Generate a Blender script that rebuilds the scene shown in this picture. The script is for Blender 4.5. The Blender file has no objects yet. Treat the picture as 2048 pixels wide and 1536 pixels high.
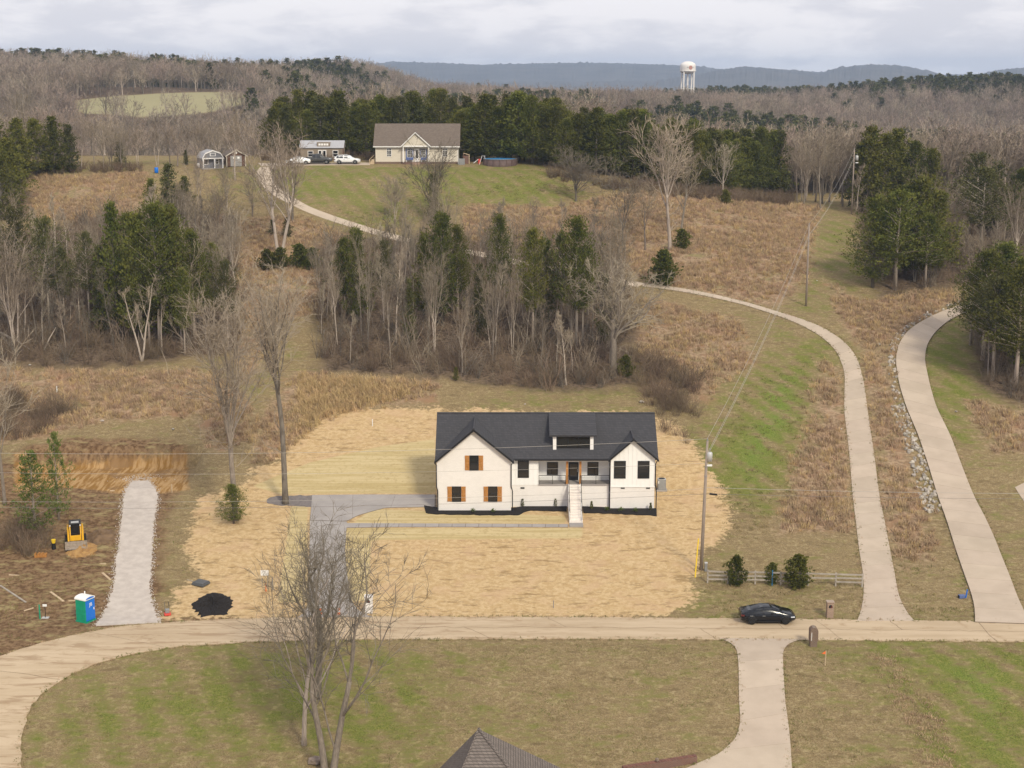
import bpy, bmesh, math, random
import numpy as np
from mathutils import Vector, Matrix, Euler

# ------------------------------------------------------------------ camera, sky, sun, exposure
SC = bpy.context.scene
COL = SC.collection
R = math.radians
CAM_Z = 46.0
F = 3000.0                       # focal length in photo pixels (2048 wide)
PITCH = math.atan(618.0 / F)
cam = bpy.data.cameras.new('camera')
cam.sensor_width = 36.0
cam.lens = F / 2048.0 * 36.0
cam.clip_start = 1.0
cam.clip_end = 30000.0
camo = bpy.data.objects.new('camera', cam)
COL.objects.link(camo)
camo.location = (0, 0, CAM_Z)
camo.rotation_euler = (math.pi / 2 - PITCH, 0, 0)
SC.camera = camo

SUN_DIR = Vector((0.36, -0.72, 0.64)).normalized()      # towards the sun (right and behind the drone)
SUN_EL = math.asin(SUN_DIR.z)
SUN_AZ = math.atan2(SUN_DIR.x, SUN_DIR.y)
world = bpy.data.worlds.new('World')
SC.world = world
world.use_nodes = True
wt = world.node_tree
wt.nodes.clear()

def nd(nt, typ, **kw):
    n = nt.nodes.new(typ)
    for k, v in kw.items():
        setattr(n, k, v)
    return n

def setin(nt, sock, v):
    if hasattr(v, 'is_output') or isinstance(v, bpy.types.NodeSocket):
        nt.links.new(v, sock)
    else:
        if isinstance(v, (tuple, list)) and len(v) == 3 and sock.type == 'RGBA':
            v = (*v, 1.0)
        sock.default_value = v

def math_n(nt, op, a, b=0.0, c=None, clamp=False):
    n = nd(nt, 'ShaderNodeMath', operation=op, use_clamp=clamp)
    setin(nt, n.inputs[0], a)
    setin(nt, n.inputs[1], b)
    if c is not None:
        setin(nt, n.inputs[2], c)
    return n.outputs[0]

def mixc(nt, f, a, b):
    n = nd(nt, 'ShaderNodeMix', data_type='RGBA')
    setin(nt, n.inputs[0], f)
    setin(nt, n.inputs[6], a)
    setin(nt, n.inputs[7], b)
    return n.outputs[2]

def smooth(nt, v, lo, hi):
    n = nd(nt, 'ShaderNodeMapRange', interpolation_type='SMOOTHSTEP')
    setin(nt, n.inputs[0], v)
    n.inputs[1].default_value = lo
    n.inputs[2].default_value = hi
    return n.outputs[0]

def noise(nt, vec, scale, detail=3.0, rough=0.55, dist=0.0):
    n = nd(nt, 'ShaderNodeTexNoise')
    if vec is not None:
        nt.links.new(vec, n.inputs['Vector'])
    n.inputs['Scale'].default_value = scale
    n.inputs['Detail'].default_value = detail
    n.inputs['Roughness'].default_value = rough
    n.inputs['Distortion'].default_value = dist
    return n.outputs[0]

def vscale(nt, vec, s):
    n = nd(nt, 'ShaderNodeVectorMath', operation='MULTIPLY')
    nt.links.new(vec, n.inputs[0])
    n.inputs[1].default_value = s
    return n.outputs[0]

def build_world():
    sky = nd(wt, 'ShaderNodeTexSky', sky_type='NISHITA')
    sky.sun_disc = False
    sky.sun_elevation = SUN_EL
    sky.sun_rotation = SUN_AZ
    sky.air_density = 1.0
    sky.dust_density = 1.5
    co = nd(wt, 'ShaderNodeTexCoord').outputs['Generated']
    v1 = vscale(wt, co, (9.0, 9.0, 38.0))
    n1 = noise(wt, v1, 1.0, 6.0, 0.55, 0.4)
    v2 = vscale(wt, co, (24.0, 24.0, 90.0))
    n2 = noise(wt, v2, 1.0, 5.0, 0.6, 0.2)
    cl = math_n(wt, 'ADD', math_n(wt, 'MULTIPLY', n1, 0.7), math_n(wt, 'MULTIPLY', n2, 0.3))
    shade = smooth(wt, cl, 0.42, 0.58)
    # broken overcast: pale and slightly lilac, greyer in the thicker clouds
    cloud = mixc(wt, shade, (6.7, 6.6, 7.1), (8.3, 8.05, 8.3))
    col = mixc(wt, 0.06, cloud, sky.outputs[0])
    bg = nd(wt, 'ShaderNodeBackground')
    wt.links.new(col, bg.inputs[0])
    bg.inputs[1].default_value = 0.092
    out = nd(wt, 'ShaderNodeOutputWorld')
    wt.links.new(bg.outputs[0], out.inputs[0])
build_world()

sun = bpy.data.lights.new('sun', 'SUN')
sun.energy = 2.2
sun.angle = R(10)
sun.color = (1.0, 0.92, 0.74)
suno = bpy.data.objects.new('sun', sun)
COL.objects.link(suno)
suno.rotation_euler = (-SUN_DIR).to_track_quat('-Z', 'Y').to_euler()
suno.location = (60, -60, 200)

SC.view_settings.view_transform = 'Standard'
SC.view_settings.look = 'None'
SC.view_settings.gamma = 1.0
SC.view_settings.exposure = 0.38
SC.view_settings.use_curve_mapping = False
SC.render.engine = 'CYCLES'
SC.cycles.max_bounces = 5
SC.cycles.diffuse_bounces = 2
SC.cycles.glossy_bounces = 2
SC.cycles.transmission_bounces = 2
SC.cycles.volume_bounces = 0
SC.cycles.transparent_max_bounces = 4
SC.cycles.use_denoising = True
SC.cycles.use_adaptive_sampling = False

# ------------------------------------------------------------------ helpers
def tag(o, label=None, cat=None, group=None, kind=None):
    if label: o['label'] = label
    if cat: o['category'] = cat
    if group: o['group'] = group
    if kind: o['kind'] = kind
    return o

def empty(name, loc=(0, 0, 0), rz=0.0, label=None, cat=None, group=None, sc=1.0):
    o = bpy.data.objects.new(name, None)
    o.empty_display_size = 0.2
    COL.objects.link(o)
    o.location = loc
    o.rotation_euler = (0, 0, rz)
    o.scale = (sc, sc, sc)
    return tag(o, label, cat, group)

class MB:
    """collects vertices and faces for ONE mesh object"""
    def __init__(s):
        s.v = []; s.f = []
    def add(s, vs, fs):
        b = len(s.v)
        s.v.extend([tuple(p) for p in vs])
        s.f.extend([tuple(b + i for i in f) for f in fs])
    def quad(s, a, b, c, d):
        s.add([a, b, c, d], [(0, 1, 2, 3)])
    def box(s, x0, x1, y0, y1, z0, z1):
        s.add([(x0, y0, z0), (x1, y0, z0), (x1, y1, z0), (x0, y1, z0), (x0, y0, z1), (x1, y0, z1), (x1, y1, z1), (x0, y1, z1)],
              [(3, 2, 1, 0), (4, 5, 6, 7), (0, 1, 5, 4), (1, 2, 6, 5), (2, 3, 7, 6), (3, 0, 4, 7)])
        return s
    def prism(s, poly, y0, y1):
        """polygon of (x, z) extruded from y0 to y1"""
        n = len(poly)
        vs = [(x, y0, z) for x, z in poly] + [(x, y1, z) for x, z in poly]
        fs = [tuple(range(n)), tuple(range(2 * n - 1, n - 1, -1))]
        for i in range(n):
            j = (i + 1) % n
            fs.append((i, n + i, n + j, j))
        s.add(vs, fs)
        return s
    def prismx(s, poly, x0, x1):
        """polygon of (y, z) extruded from x0 to x1"""
        n = len(poly)
        vs = [(x0, y, z) for y, z in poly] + [(x1, y, z) for y, z in poly]
        fs = [tuple(range(n - 1, -1, -1)), tuple(range(n, 2 * n))]
        for i in range(n):
            j = (i + 1) % n
            fs.append((i, j, n + j, n + i))
        s.add(vs, fs)
        return s
    def prismz(s, poly, z0, z1):
        n = len(poly)
        vs = [(x, y, z0) for x, y in poly] + [(x, y, z1) for x, y in poly]
        fs = [tuple(range(n - 1, -1, -1)), tuple(range(n, 2 * n))]
        for i in range(n):
            j = (i + 1) % n
            fs.append((i, j, n + j, n + i))
        s.add(vs, fs)
        return s
    def slab(s, a, b, c, d, t):
        """four corners of a sloping sheet, thickened by t downwards along its normal"""
        a, b, c, d = map(Vector, (a, b, c, d))
        nrm = (b - a).cross(d - a).normalized()
        if nrm.z < 0: nrm = -nrm
        lo = [p - nrm * t for p in (a, b, c, d)]
        s.add([*(a, b, c, d), *lo], [(0, 1, 2, 3), (7, 6, 5, 4), (0, 4, 5, 1), (1, 5, 6, 2), (2, 6, 7, 3), (3, 7, 4, 0)])
        return s
    def tube(s, pts, rad, n=6, cap=True):
        pts = [Vector(p) for p in pts]
        m = len(pts)
        if not hasattr(rad, '__len__'): rad = [rad] * m
        b = len(s.v)
        for i in range(m):
            if i == 0: t = pts[1] - pts[0]
            elif i == m - 1: t = pts[-1] - pts[-2]
            else: t = pts[i + 1] - pts[i - 1]
            if t.length < 1e-9: t = Vector((0, 0, 1))
            t.normalize()
            ref = Vector((1, 0, 0)) if abs(t.x) < 0.8 else Vector((0, 1, 0))
            u = t.cross(ref).normalized(); w = t.cross(u)
            for k in range(n):
                a = 2 * math.pi * k / n
                p = pts[i] + (u * math.cos(a) + w * math.sin(a)) * rad[i]
                s.v.append((p.x, p.y, p.z))
        for i in range(m - 1):
            for k in range(n):
                k2 = (k + 1) % n
                s.f.append((b + i * n + k, b + i * n + k2, b + (i + 1) * n + k2, b + (i + 1) * n + k))
        if cap:
            s.f.append(tuple(b + k for k in range(n - 1, -1, -1)))
            s.f.append(tuple(b + (m - 1) * n + k for k in range(n)))
        return s
    def lathe(s, prof, n=16, c=(0, 0, 0), cap=True):
        """profile of (r, z) turned about the z axis"""
        b = len(s.v); m = len(prof)
        for r, z in prof:
            for k in range(n):
                a = 2 * math.pi * k / n
                s.v.append((c[0] + r * math.cos(a), c[1] + r * math.sin(a), c[2] + z))
        for i in range(m - 1):
            for k in range(n):
                k2 = (k + 1) % n
                s.f.append((b + i * n + k, b + i * n + k2, b + (i + 1) * n + k2, b + (i + 1) * n + k))
        if cap:
            s.f.append(tuple(b + k for k in range(n - 1, -1, -1)))
            s.f.append(tuple(b + (m - 1) * n + k for k in range(n)))
        return s
    def mesh(s, name, mat, smooth_sh=False):
        me = bpy.data.meshes.new(name)
        me.from_pydata(s.v, [], s.f)
        me.materials.append(mat)
        if smooth_sh:
            me.polygons.foreach_set('use_smooth', [True] * len(me.polygons))
        me.update()
        return me
    def build(s, name, mat, parent=None, smooth_sh=False, bevel=0.0, label=None):
        o = bpy.data.objects.new(name, s.mesh(name, mat, smooth_sh))
        COL.objects.link(o)
        if parent is not None: o.parent = parent
        if bevel > 0:
            b = o.modifiers.new('bevel', 'BEVEL'); b.width = bevel; b.segments = 2; b.limit_method = 'ANGLE'
        if label: o['label'] = label
        return o

def box(name, mat, parent, x0, x1, y0, y1, z0, z1, bevel=0.0, label=None):
    return MB().box(x0, x1, y0, y1, z0, z1).build(name, mat, parent, bevel=bevel, label=label)

def obj_from(me, name, parent=None, loc=(0, 0, 0), rz=0.0, sc=None):
    o = bpy.data.objects.new(name, me)
    COL.objects.link(o)
    o.location = loc
    o.rotation_euler = (0, 0, rz) if not hasattr(rz, '__len__') else rz
    if sc is not None: o.scale = sc if hasattr(sc, '__len__') else (sc, sc, sc)
    if parent is not None: o.parent = parent
    return o

# ------------------------------------------------------------------ materials
MATS = {}
def new_mat(name):
    m = bpy.data.materials.new(name)
    m.use_nodes = True
    nt = m.node_tree
    nt.nodes.clear()
    out = nd(nt, 'ShaderNodeOutputMaterial')
    bs = nd(nt, 'ShaderNodeBsdfPrincipled')
    nt.links.new(bs.outputs[0], out.inputs[0])
    MATS[name] = m
    return m, nt, bs

def mat(name, c1, c2=None, scale=3.0, rough=0.8, bump=0.0, metal=0.0, rnd=0.0, stretch=None, spec=0.3, bscale=None, detail=4.0, coat=0.0, world_co=False):
    """colour varies between c1 and c2 by noise; rnd shifts the brightness per object"""
    m, nt, bs = new_mat(name)
    co = nd(nt, 'ShaderNodeTexCoord').outputs['Object']
    if world_co:
        co = nd(nt, 'ShaderNodeNewGeometry').outputs['Position']
    if stretch: co = vscale(nt, co, stretch)
    col = c1
    if c2 is not None:
        n1 = noise(nt, co, scale, detail, 0.6)
        col = mixc(nt, smooth(nt, n1, 0.3, 0.7), c1, c2)
    if rnd > 0:
        oi = nd(nt, 'ShaderNodeObjectInfo')
        hsv = nd(nt, 'ShaderNodeHueSaturation')
        val = math_n(nt, 'ADD', math_n(nt, 'MULTIPLY', oi.outputs['Random'], 2 * rnd), 1 - rnd)
        nt.links.new(val, hsv.inputs['Value'])
        sepr = math_n(nt, 'FRACT', math_n(nt, 'MULTIPLY', oi.outputs['Random'], 37.7))
        nt.links.new(math_n(nt, 'ADD', math_n(nt, 'MULTIPLY', sepr, rnd * 0.10), 0.5 - rnd * 0.05), hsv.inputs['Hue'])
        setin(nt, hsv.inputs['Color'], col)
        col = hsv.outputs[0]
    setin(nt, bs.inputs['Base Color'], col)
    bs.inputs['Roughness'].default_value = rough
    bs.inputs['Metallic'].default_value = metal
    bs.inputs['Specular IOR Level'].default_value = spec
    if coat: 
        bs.inputs['Coat Weight'].default_value = coat
        bs.inputs['Coat Roughness'].default_value = 0.08
    if bump > 0:
        nb = noise(nt, co, bscale or scale * 2.5, 4.0, 0.65)
        b = nd(nt, 'ShaderNodeBump')
        b.inputs['Strength'].default_value = bump
        b.inputs['Distance'].default_value = 0.05
        nt.links.new(nb, b.inputs['Height'])
        nt.links.new(b.outputs[0], bs.inputs['Normal'])
    return m

def brick_mat(name, c1, c2, mortar, bw, bh, bump=0.4, rough=0.85, msize=0.02, axis='xz', rot=None):
    m, nt, bs = new_mat(name)
    co = nd(nt, 'ShaderNodeNewGeometry').outputs['Position']
    sp = nd(nt, 'ShaderNodeSeparateXYZ'); nt.links.new(co, sp.inputs[0])
    cb = nd(nt, 'ShaderNodeCombineXYZ')
    if axis == 'xz':
        nt.links.new(math_n(nt, 'ADD', sp.outputs[0], sp.outputs[1]), cb.inputs[0]); nt.links.new(sp.outputs[2], cb.inputs[1])
    else:
        nt.links.new(sp.outputs[0], cb.inputs[0]); nt.links.new(sp.outputs[1], cb.inputs[1])
    br = nd(nt, 'ShaderNodeTexBrick')
    nt.links.new(cb.outputs[0], br.inputs[0])
    br.inputs['Color1'].default_value = (*c1, 1); br.inputs['Color2'].default_value = (*c2, 1); br.inputs['Mortar'].default_value = (*mortar, 1)
    br.inputs['Scale'].default_value = 1.0
    br.inputs['Mortar Size'].default_value = msize
    br.inputs['Brick Width'].default_value = bw
    br.inputs['Row Height'].default_value = bh
    nz = noise(nt, co, 1.3, 5.0, 0.6)
    col = mixc(nt, math_n(nt, 'MULTIPLY', smooth(nt, nz, 0.35, 0.75), 0.25), br.outputs[0], tuple(x * 0.75 for x in c1))
    nt.links.new(col, bs.inputs['Base Color'])
    bs.inputs['Roughness'].default_value = rough
    bs.inputs['Specular IOR Level'].default_value = 0.25
    b = nd(nt, 'ShaderNodeBump'); b.inputs['Strength'].default_value = bump; b.inputs['Distance'].default_value = 0.02; b.invert = True
    nt.links.new(br.outputs['Fac'], b.inputs['Height']); nt.links.new(b.outputs[0], bs.inputs['Normal'])
    return m

# house paints and building stuffs
M_brick_white = brick_mat('painted_white_brick', (0.84, 0.80, 0.765), (0.78, 0.735, 0.70), (0.76, 0.725, 0.69), 0.22, 0.08)
M_siding = mat('white_siding', (0.84, 0.83, 0.81), (0.81, 0.80, 0.78), 1.5, 0.6)
M_siding_white2 = mat('white_trim', (0.82, 0.80, 0.78), None, rough=0.5)
M_cream = mat('cream_siding', (0.66, 0.60, 0.50), (0.60, 0.54, 0.45), 0.8, 0.7, stretch=(1, 1, 12))
M_shingle = brick_mat('charcoal_shingles', (0.072, 0.070, 0.076), (0.056, 0.055, 0.060), (0.042, 0.041, 0.045), 0.30, 0.14, 0.5, 0.95, 0.012)
M_shingle_tan = brick_mat('weathered_tan_shingles', (0.20, 0.16, 0.13), (0.145, 0.115, 0.095), (0.11, 0.09, 0.075), 0.34, 0.11, 0.4, 0.95, 0.012)
M_shingle_brown = brick_mat('brown_grey_shingles', (0.22, 0.185, 0.16), (0.165, 0.138, 0.12), (0.075, 0.062, 0.056), 0.30, 0.105, 0.6, 0.95, 0.014)
M_black = mat('black_metal', (0.012, 0.012, 0.013), None, rough=0.45, spec=0.4)
M_glass = mat('dark_window_glass', (0.012, 0.013, 0.015), None, rough=0.06, spec=0.8)
M_cedarwood = mat('stained_cedar', (0.50, 0.235, 0.065), (0.36, 0.155, 0.04), 5.0, 0.6, stretch=(6, 6, 0.8))
M_conc = mat('concrete_tan', (0.50, 0.41, 0.32), (0.43, 0.35, 0.27), 0.35, 0.9, bump=0.1, rnd=0.06, bscale=6, world_co=True, detail=7)
M_conc_grey = mat('concrete_new_grey', (0.36, 0.33, 0.31), (0.30, 0.275, 0.26), 0.5, 0.9, bump=0.1, rnd=0.05, bscale=6, world_co=True, detail=7)
M_joint = mat('concrete_joint', (0.20, 0.16, 0.125), (0.15, 0.12, 0.09), 2.0, 0.95, world_co=True)
M_step = mat('pale_brick_steps', (0.82, 0.755, 0.69), (0.76, 0.69, 0.63), 3.0, 0.85)
M_mulch = mat('black_mulch', (0.012, 0.010, 0.009), (0.024, 0.019, 0.017), 14, 0.95, bump=1.0, bscale=22)
M_gravel = mat('pale_gravel', (0.55, 0.49, 0.435), (0.45, 0.395, 0.35), 1.2, 0.95, bump=0.5, bscale=16, world_co=True, detail=9)
M_gravel_dark = mat('dark_gravel', (0.22, 0.19, 0.18), (0.15, 0.135, 0.13), 3, 0.95, bump=0.8, bscale=16, world_co=True)
M_metal_grey = mat('grey_metal', (0.30, 0.30, 0.30), (0.25, 0.25, 0.25), 4, 0.5, metal=0.3)
M_metal_light = mat('light_grey_metal', (0.52, 0.52, 0.51), None, rough=0.45, metal=0.2)
M_pole = mat('weathered_pole_wood', (0.36, 0.30, 0.25), (0.25, 0.20, 0.165), 2.0, 0.9, bump=0.3, stretch=(8, 8, 0.5))
M_oldwood = mat('grey_fence_wood', (0.42, 0.375, 0.32), (0.29, 0.25, 0.21), 3.0, 0.9, bump=0.3)
M_lumber = mat('raw_lumber', (0.58, 0.45, 0.30), (0.48, 0.36, 0.23), 3.0, 0.85)
M_wire = mat('bright_wire', (0.42, 0.39, 0.35), None, rough=0.5)
M_wire_dark = mat('dark_wire', (0.20, 0.18, 0.17), None, rough=0.6)
M_yellow = mat('machine_yellow', (0.75, 0.40, 0.015), (0.66, 0.34, 0.012), 2, 0.45)
M_yellow_plain = mat('bright_yellow_plastic', (0.80, 0.55, 0.03), None, rough=0.5)
M_rubber = mat('black_rubber', (0.018, 0.017, 0.016), None, rough=0.85)
M_steel_mud = mat('muddy_steel', (0.34, 0.28, 0.22), (0.24, 0.19, 0.145), 4, 0.7, bump=0.2)
M_green = mat('green_plastic', (0.012, 0.33, 0.19), (0.011, 0.29, 0.165), 2, 0.45)
M_blue = mat('blue_plastic', (0.012, 0.16, 0.62), None, rough=0.45)
M_white = mat('white_plastic', (0.80, 0.79, 0.77), None, rough=0.5)
M_orange = mat('orange_marker', (0.80, 0.17, 0.04), None, rough=0.6)
M_red = mat('red_plastic', (0.62, 0.07, 0.05), None, rough=0.5)
M_brick_brown = brick_mat('brown_brick', (0.20, 0.115, 0.075), (0.125, 0.072, 0.05), (0.24, 0.19, 0.15), 0.22, 0.08, 0.7)
M_brick_red = brick_mat('red_brown_brick', (0.22, 0.095, 0.065), (0.15, 0.065, 0.05), (0.22, 0.16, 0.13), 0.22, 0.08, 0.7)
M_brick_tan = brick_mat('tan_brick', (0.35, 0.22, 0.15), (0.26, 0.155, 0.105), (0.38, 0.30, 0.24), 0.22, 0.08, 0.7)
M_stone = mat('pale_limestone', (0.50, 0.45, 0.385), (0.30, 0.265, 0.225), 2.5, 0.9, bump=0.5, rnd=0.30)
M_rock = mat('brown_boulder', (0.30, 0.235, 0.19), (0.19, 0.145, 0.115), 2.5, 0.9, bump=0.6)
M_car_black = mat('black_car_paint', (0.005, 0.006, 0.009), None, rough=0.18, spec=0.45, coat=0.1)
M_car_white = mat('white_car_paint', (0.80, 0.80, 0.80), None, rough=0.22, spec=0.5, coat=0.5)
M_car_grey = mat('dark_grey_car_paint', (0.055, 0.055, 0.052), None, rough=0.3, spec=0.5, coat=0.4)
M_rim = mat('grey_wheel_rim', (0.14, 0.125, 0.12), None, rough=0.35, metal=0.5)
M_rim_light = mat('bright_wheel_rim', (0.5, 0.5, 0.5), None, rough=0.3, metal=0.6)
M_lamp = mat('lamp_glass', (0.62, 0.64, 0.68), None, rough=0.1, spec=0.7)
M_tail = mat('tail_lamp_red', (0.10, 0.008, 0.008), None, rough=0.15, spec=0.6)
M_pool_wall = mat('brown_pool_wall', (0.14, 0.095, 0.085), (0.105, 0.07, 0.065), 1.0, 0.6)
M_pool_cover = mat('blue_pool_cover', (0.05, 0.26, 0.55), None, rough=0.4)
M_tank = mat('white_tank_paint', (0.82, 0.80, 0.775), (0.74, 0.70, 0.66), 0.15, 0.5)
M_emblem = mat('faded_red_emblem', (0.45, 0.23, 0.19), None, rough=0.6)
M_emblem_grey = mat('faded_grey_emblem', (0.42, 0.43, 0.43), None, rough=0.6)
M_shed_grey = mat('grey_shed_siding', (0.22, 0.22, 0.24), (0.19, 0.19, 0.21), 2, 0.7)
M_shed_brown = mat('brown_shed_siding', (0.14, 0.075, 0.05), (0.10, 0.055, 0.04), 2, 0.75)
M_shed_roof = mat('pale_grey_metal_roof', (0.42, 0.42, 0.44), (0.36, 0.36, 0.38), 1, 0.5, stretch=(14, 1, 1))
M_taupe = mat('taupe_siding', (0.27, 0.22, 0.17), (0.23, 0.185, 0.14), 1, 0.8)
M_door_grey = mat('grey_door', (0.30, 0.29, 0.28), None, rough=0.6)
M_shutter_blue = mat('blue_shutter_paint', (0.10, 0.14, 0.30), None, rough=0.6)
M_soil = mat('brown_soil', (0.12, 0.075, 0.042), (0.20, 0.13, 0.075), 1.5, 0.95, bump=0.8, bscale=5)

# plants
M_bark = mat('grey_bark', (0.31, 0.26, 0.21), (0.195, 0.16, 0.13), 3.0, 0.95, bump=0.4, rnd=0.22, stretch=(4, 4, 0.8))
M_bark_pale = mat('pale_bark', (0.50, 0.425, 0.355), (0.33, 0.27, 0.22), 2.0, 0.95, bump=0.3, rnd=0.15, stretch=(4, 4, 0.6))
M_bark_dark = mat('dark_bark', (0.105, 0.088, 0.07), (0.19, 0.165, 0.135), 2.0, 0.95, bump=0.4, rnd=0.12, stretch=(3, 3, 0.8))
M_twig = mat('bare_twigs', (0.29, 0.235, 0.17), (0.20, 0.16, 0.118), 0.7, 0.95, rnd=0.20)
M_twig_pale = mat('pale_bare_twigs', (0.39, 0.325, 0.245), (0.29, 0.24, 0.18), 0.7, 0.95, rnd=0.18)
M_twig_dark = mat('dark_bare_twigs', (0.13, 0.108, 0.08), (0.21, 0.178, 0.138), 0.7, 0.95, rnd=0.12)
M_brush = mat('brown_brush_stems', (0.13, 0.092, 0.06), (0.235, 0.172, 0.118), 0.8, 0.95, rnd=0.25)
M_farwood = mat('far_bare_wood', (0.345, 0.278, 0.218), (0.235, 0.185, 0.147), 0.2, 0.95, rnd=0.38)
M_cedar = mat('cedar_foliage', (0.055, 0.068, 0.014), (0.155, 0.152, 0.034), 0.9, 0.9, rnd=0.28, spec=0.1, detail=6)
M_cedar_dull = mat('dull_cedar_foliage', (0.062, 0.068, 0.022), (0.118, 0.114, 0.042), 0.9, 0.9, rnd=0.22, spec=0.1, detail=6)
M_evergreen = mat('bright_evergreen_foliage', (0.075, 0.115, 0.025), (0.155, 0.18, 0.045), 1.2, 0.9, rnd=0.12, spec=0.1)
M_grass_tan = mat('dry_tall_grass', (0.46, 0.335, 0.215), (0.34, 0.232, 0.145), 1.5, 0.95, rnd=0.28, spec=0.1)
M_grass_gold = mat('golden_tall_grass', (0.55, 0.40, 0.21), (0.43, 0.30, 0.155), 1.5, 0.95, rnd=0.18, spec=0.1)
M_grass_lawn = mat('winter_lawn_blades', (0.15, 0.165, 0.045), (0.30, 0.235, 0.118), 0.25, 0.95, rnd=0.30, spec=0.1, world_co=True)

# ------------------------------------------------------------------ terrain height
def ss(a, b, x):
    t = np.clip((np.asarray(x, float) - a) / (b - a), 0, 1)
    return t * t * (3 - 2 * t)

KY = np.array([-600, -100, 60, 90, 104, 115, 118, 123, 126, 135, 145, 149, 158, 168, 178, 216, 243, 262, 275, 284, 312, 340, 400, 480, 600, 800, 1000, 1300, 2000, 4000, 9000], float)
KZ = np.array([-14, -11, -6.2, -3.2, -1.6, -0.15, 0, 0, 0.25, 1.2, 2.55, 2.9, 4.6, 6.5, 8.6, 15.8, 21, 25.8, 28.9, 29.7, 30.0, 28, 21, 14, 16, 21, 23.5, 16, 6, 3, 0], float)
def _pchip(x, y):
    h = np.diff(x); d = np.diff(y) / h
    m = np.zeros_like(y)
    for i in range(1, len(x) - 1):
        if d[i - 1] * d[i] > 0:
            w1 = 2 * h[i] + h[i - 1]; w2 = h[i] + 2 * h[i - 1]
            m[i] = (w1 + w2) / (w1 / d[i - 1] + w2 / d[i])
    m[0] = d[0]; m[-1] = d[-1]
    return m
KM = _pchip(KY, KZ)
def prof(Y):
    Y = np.clip(Y, KY[0], KY[-1])
    i = np.clip(np.searchsorted(KY, Y) - 1, 0, len(KY) - 2)
    h = KY[i + 1] - KY[i]; t = (Y - KY[i]) / h
    return ((2 * t**3 - 3 * t**2 + 1) * KZ[i] + (t**3 - 2 * t**2 + t) * h * KM[i] + (-2 * t**3 + 3 * t**2) * KZ[i + 1] + (t**3 - t**2) * h * KM[i + 1])

def H(X, Y):
    X = np.asarray(X, float); Y = np.asarray(Y, float)
    z = prof(Y)
    z = z - 7.5 * ss(0, 55, X) * ss(225, 295, Y) * (1 - ss(330, 430, Y))
    z = z + 19 * ss(45, 120, -X) * ss(470, 700, Y) * (1 - ss(1250, 1800, Y))
    z = z - 7 * ss(20, 130, X) * ss(300, 420, Y) * (1 - ss(520, 780, Y))
    z = z - 7 * ss(25, 80, -X) * ss(305, 380, Y) * (1 - ss(430, 580, Y))
    z = z + 5 * ss(150, 350, X) * ss(600, 900, Y) * (1 - ss(1250, 1800, Y))
    # excavated pad with its cut bank (left)
    w = ss(-53.5, -52.2, X) * (1 - ss(-35.2, -33.9, X)) * ss(150, 153, Y) * (1 - ss(160.8, 162.6, Y))
    z = z * (1 - w) + np.minimum(z, 3.35) * w
    # far undulation
    a = ss(330, 600, Y)
    z = z + a * (3.0 * np.sin(X / 47 + Y / 120) + 2.2 * np.sin(X / 83 - Y / 61 + 1.3))
    b = ss(165, 185, Y) * (1 - ss(255, 275, Y))
    z = z + 0.25 * b * np.sin(X / 5.1 + 0.6 * np.sin(Y / 7)) * np.sin(Y / 6.3 + 1)
    return z

def pray(px, py):
    u = (px - 1024.0) / F; v = (768.0 - py) / F
    return np.array([u, math.cos(PITCH) + v * math.sin(PITCH), -math.sin(PITCH) + v * math.cos(PITCH)])

_YS = np.concatenate([np.arange(60, 420, 0.4), np.arange(420, 1500, 2.0), np.arange(1500, 7000, 20.0)])
def G(px, py, lift=0.0):
    """the point of the ground that this photo pixel looks at"""
    d = pray(px, py)
    t = _YS / d[1]
    zr = CAM_Z + t * d[2]; xr = t * d[0]
    diff = zr - H(xr, _YS) - lift
    idx = np.where(diff < 0)[0]
    if len(idx) == 0 or idx[0] == 0:
        i = len(_YS) - 1 if len(idx) == 0 else 1
    else:
        i = idx[0]
    f = diff[i - 1] / (diff[i - 1] - diff[i]) if diff[i] != diff[i - 1] else 1.0
    Y = _YS[i - 1] + (_YS[i] - _YS[i - 1]) * f
    tt = Y / d[1]
    x = tt * d[0]
    return Vector((float(x), float(Y), float(H(x, Y)) + lift))

def gz(x, y): return float(H(x, y))

def at(px, py, Y):
    """the point at depth Y (metres ahead) that this photo pixel looks at"""
    d = pray(px, py); t = Y / d[1]
    return Vector((float(t * d[0]), float(Y), float(CAM_Z + t * d[2])))

def gpoly(pts): return np.array([[p.x, p.y] for p in (G(*q) for q in pts)])

def sdist(P, x, y):
    """signed distance to a polygon, positive inside"""
    x = np.asarray(x); y = np.asarray(y)
    d = np.full(x.shape, 1e18); ins = np.zeros(x.shape, bool)
    n = len(P)
    for i in range(n):
        ax, ay = P[i]; bx, by = P[(i + 1) % n]
        ex, ey = bx - ax, by - ay
        t = np.clip(((x - ax) * ex + (y - ay) * ey) / (ex * ex + ey * ey + 1e-12), 0, 1)
        d = np.minimum(d, (x - ax - t * ex) ** 2 + (y - ay - t * ey) ** 2)
        c = (ay > y) != (by > y)
        with np.errstate(divide='ignore', invalid='ignore'):
            xi = ax + (y - ay) * ex / (ey if ey != 0 else 1e-12)
        ins ^= c & (x < xi)
    return np.where(ins, 1, -1) * np.sqrt(d)

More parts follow.
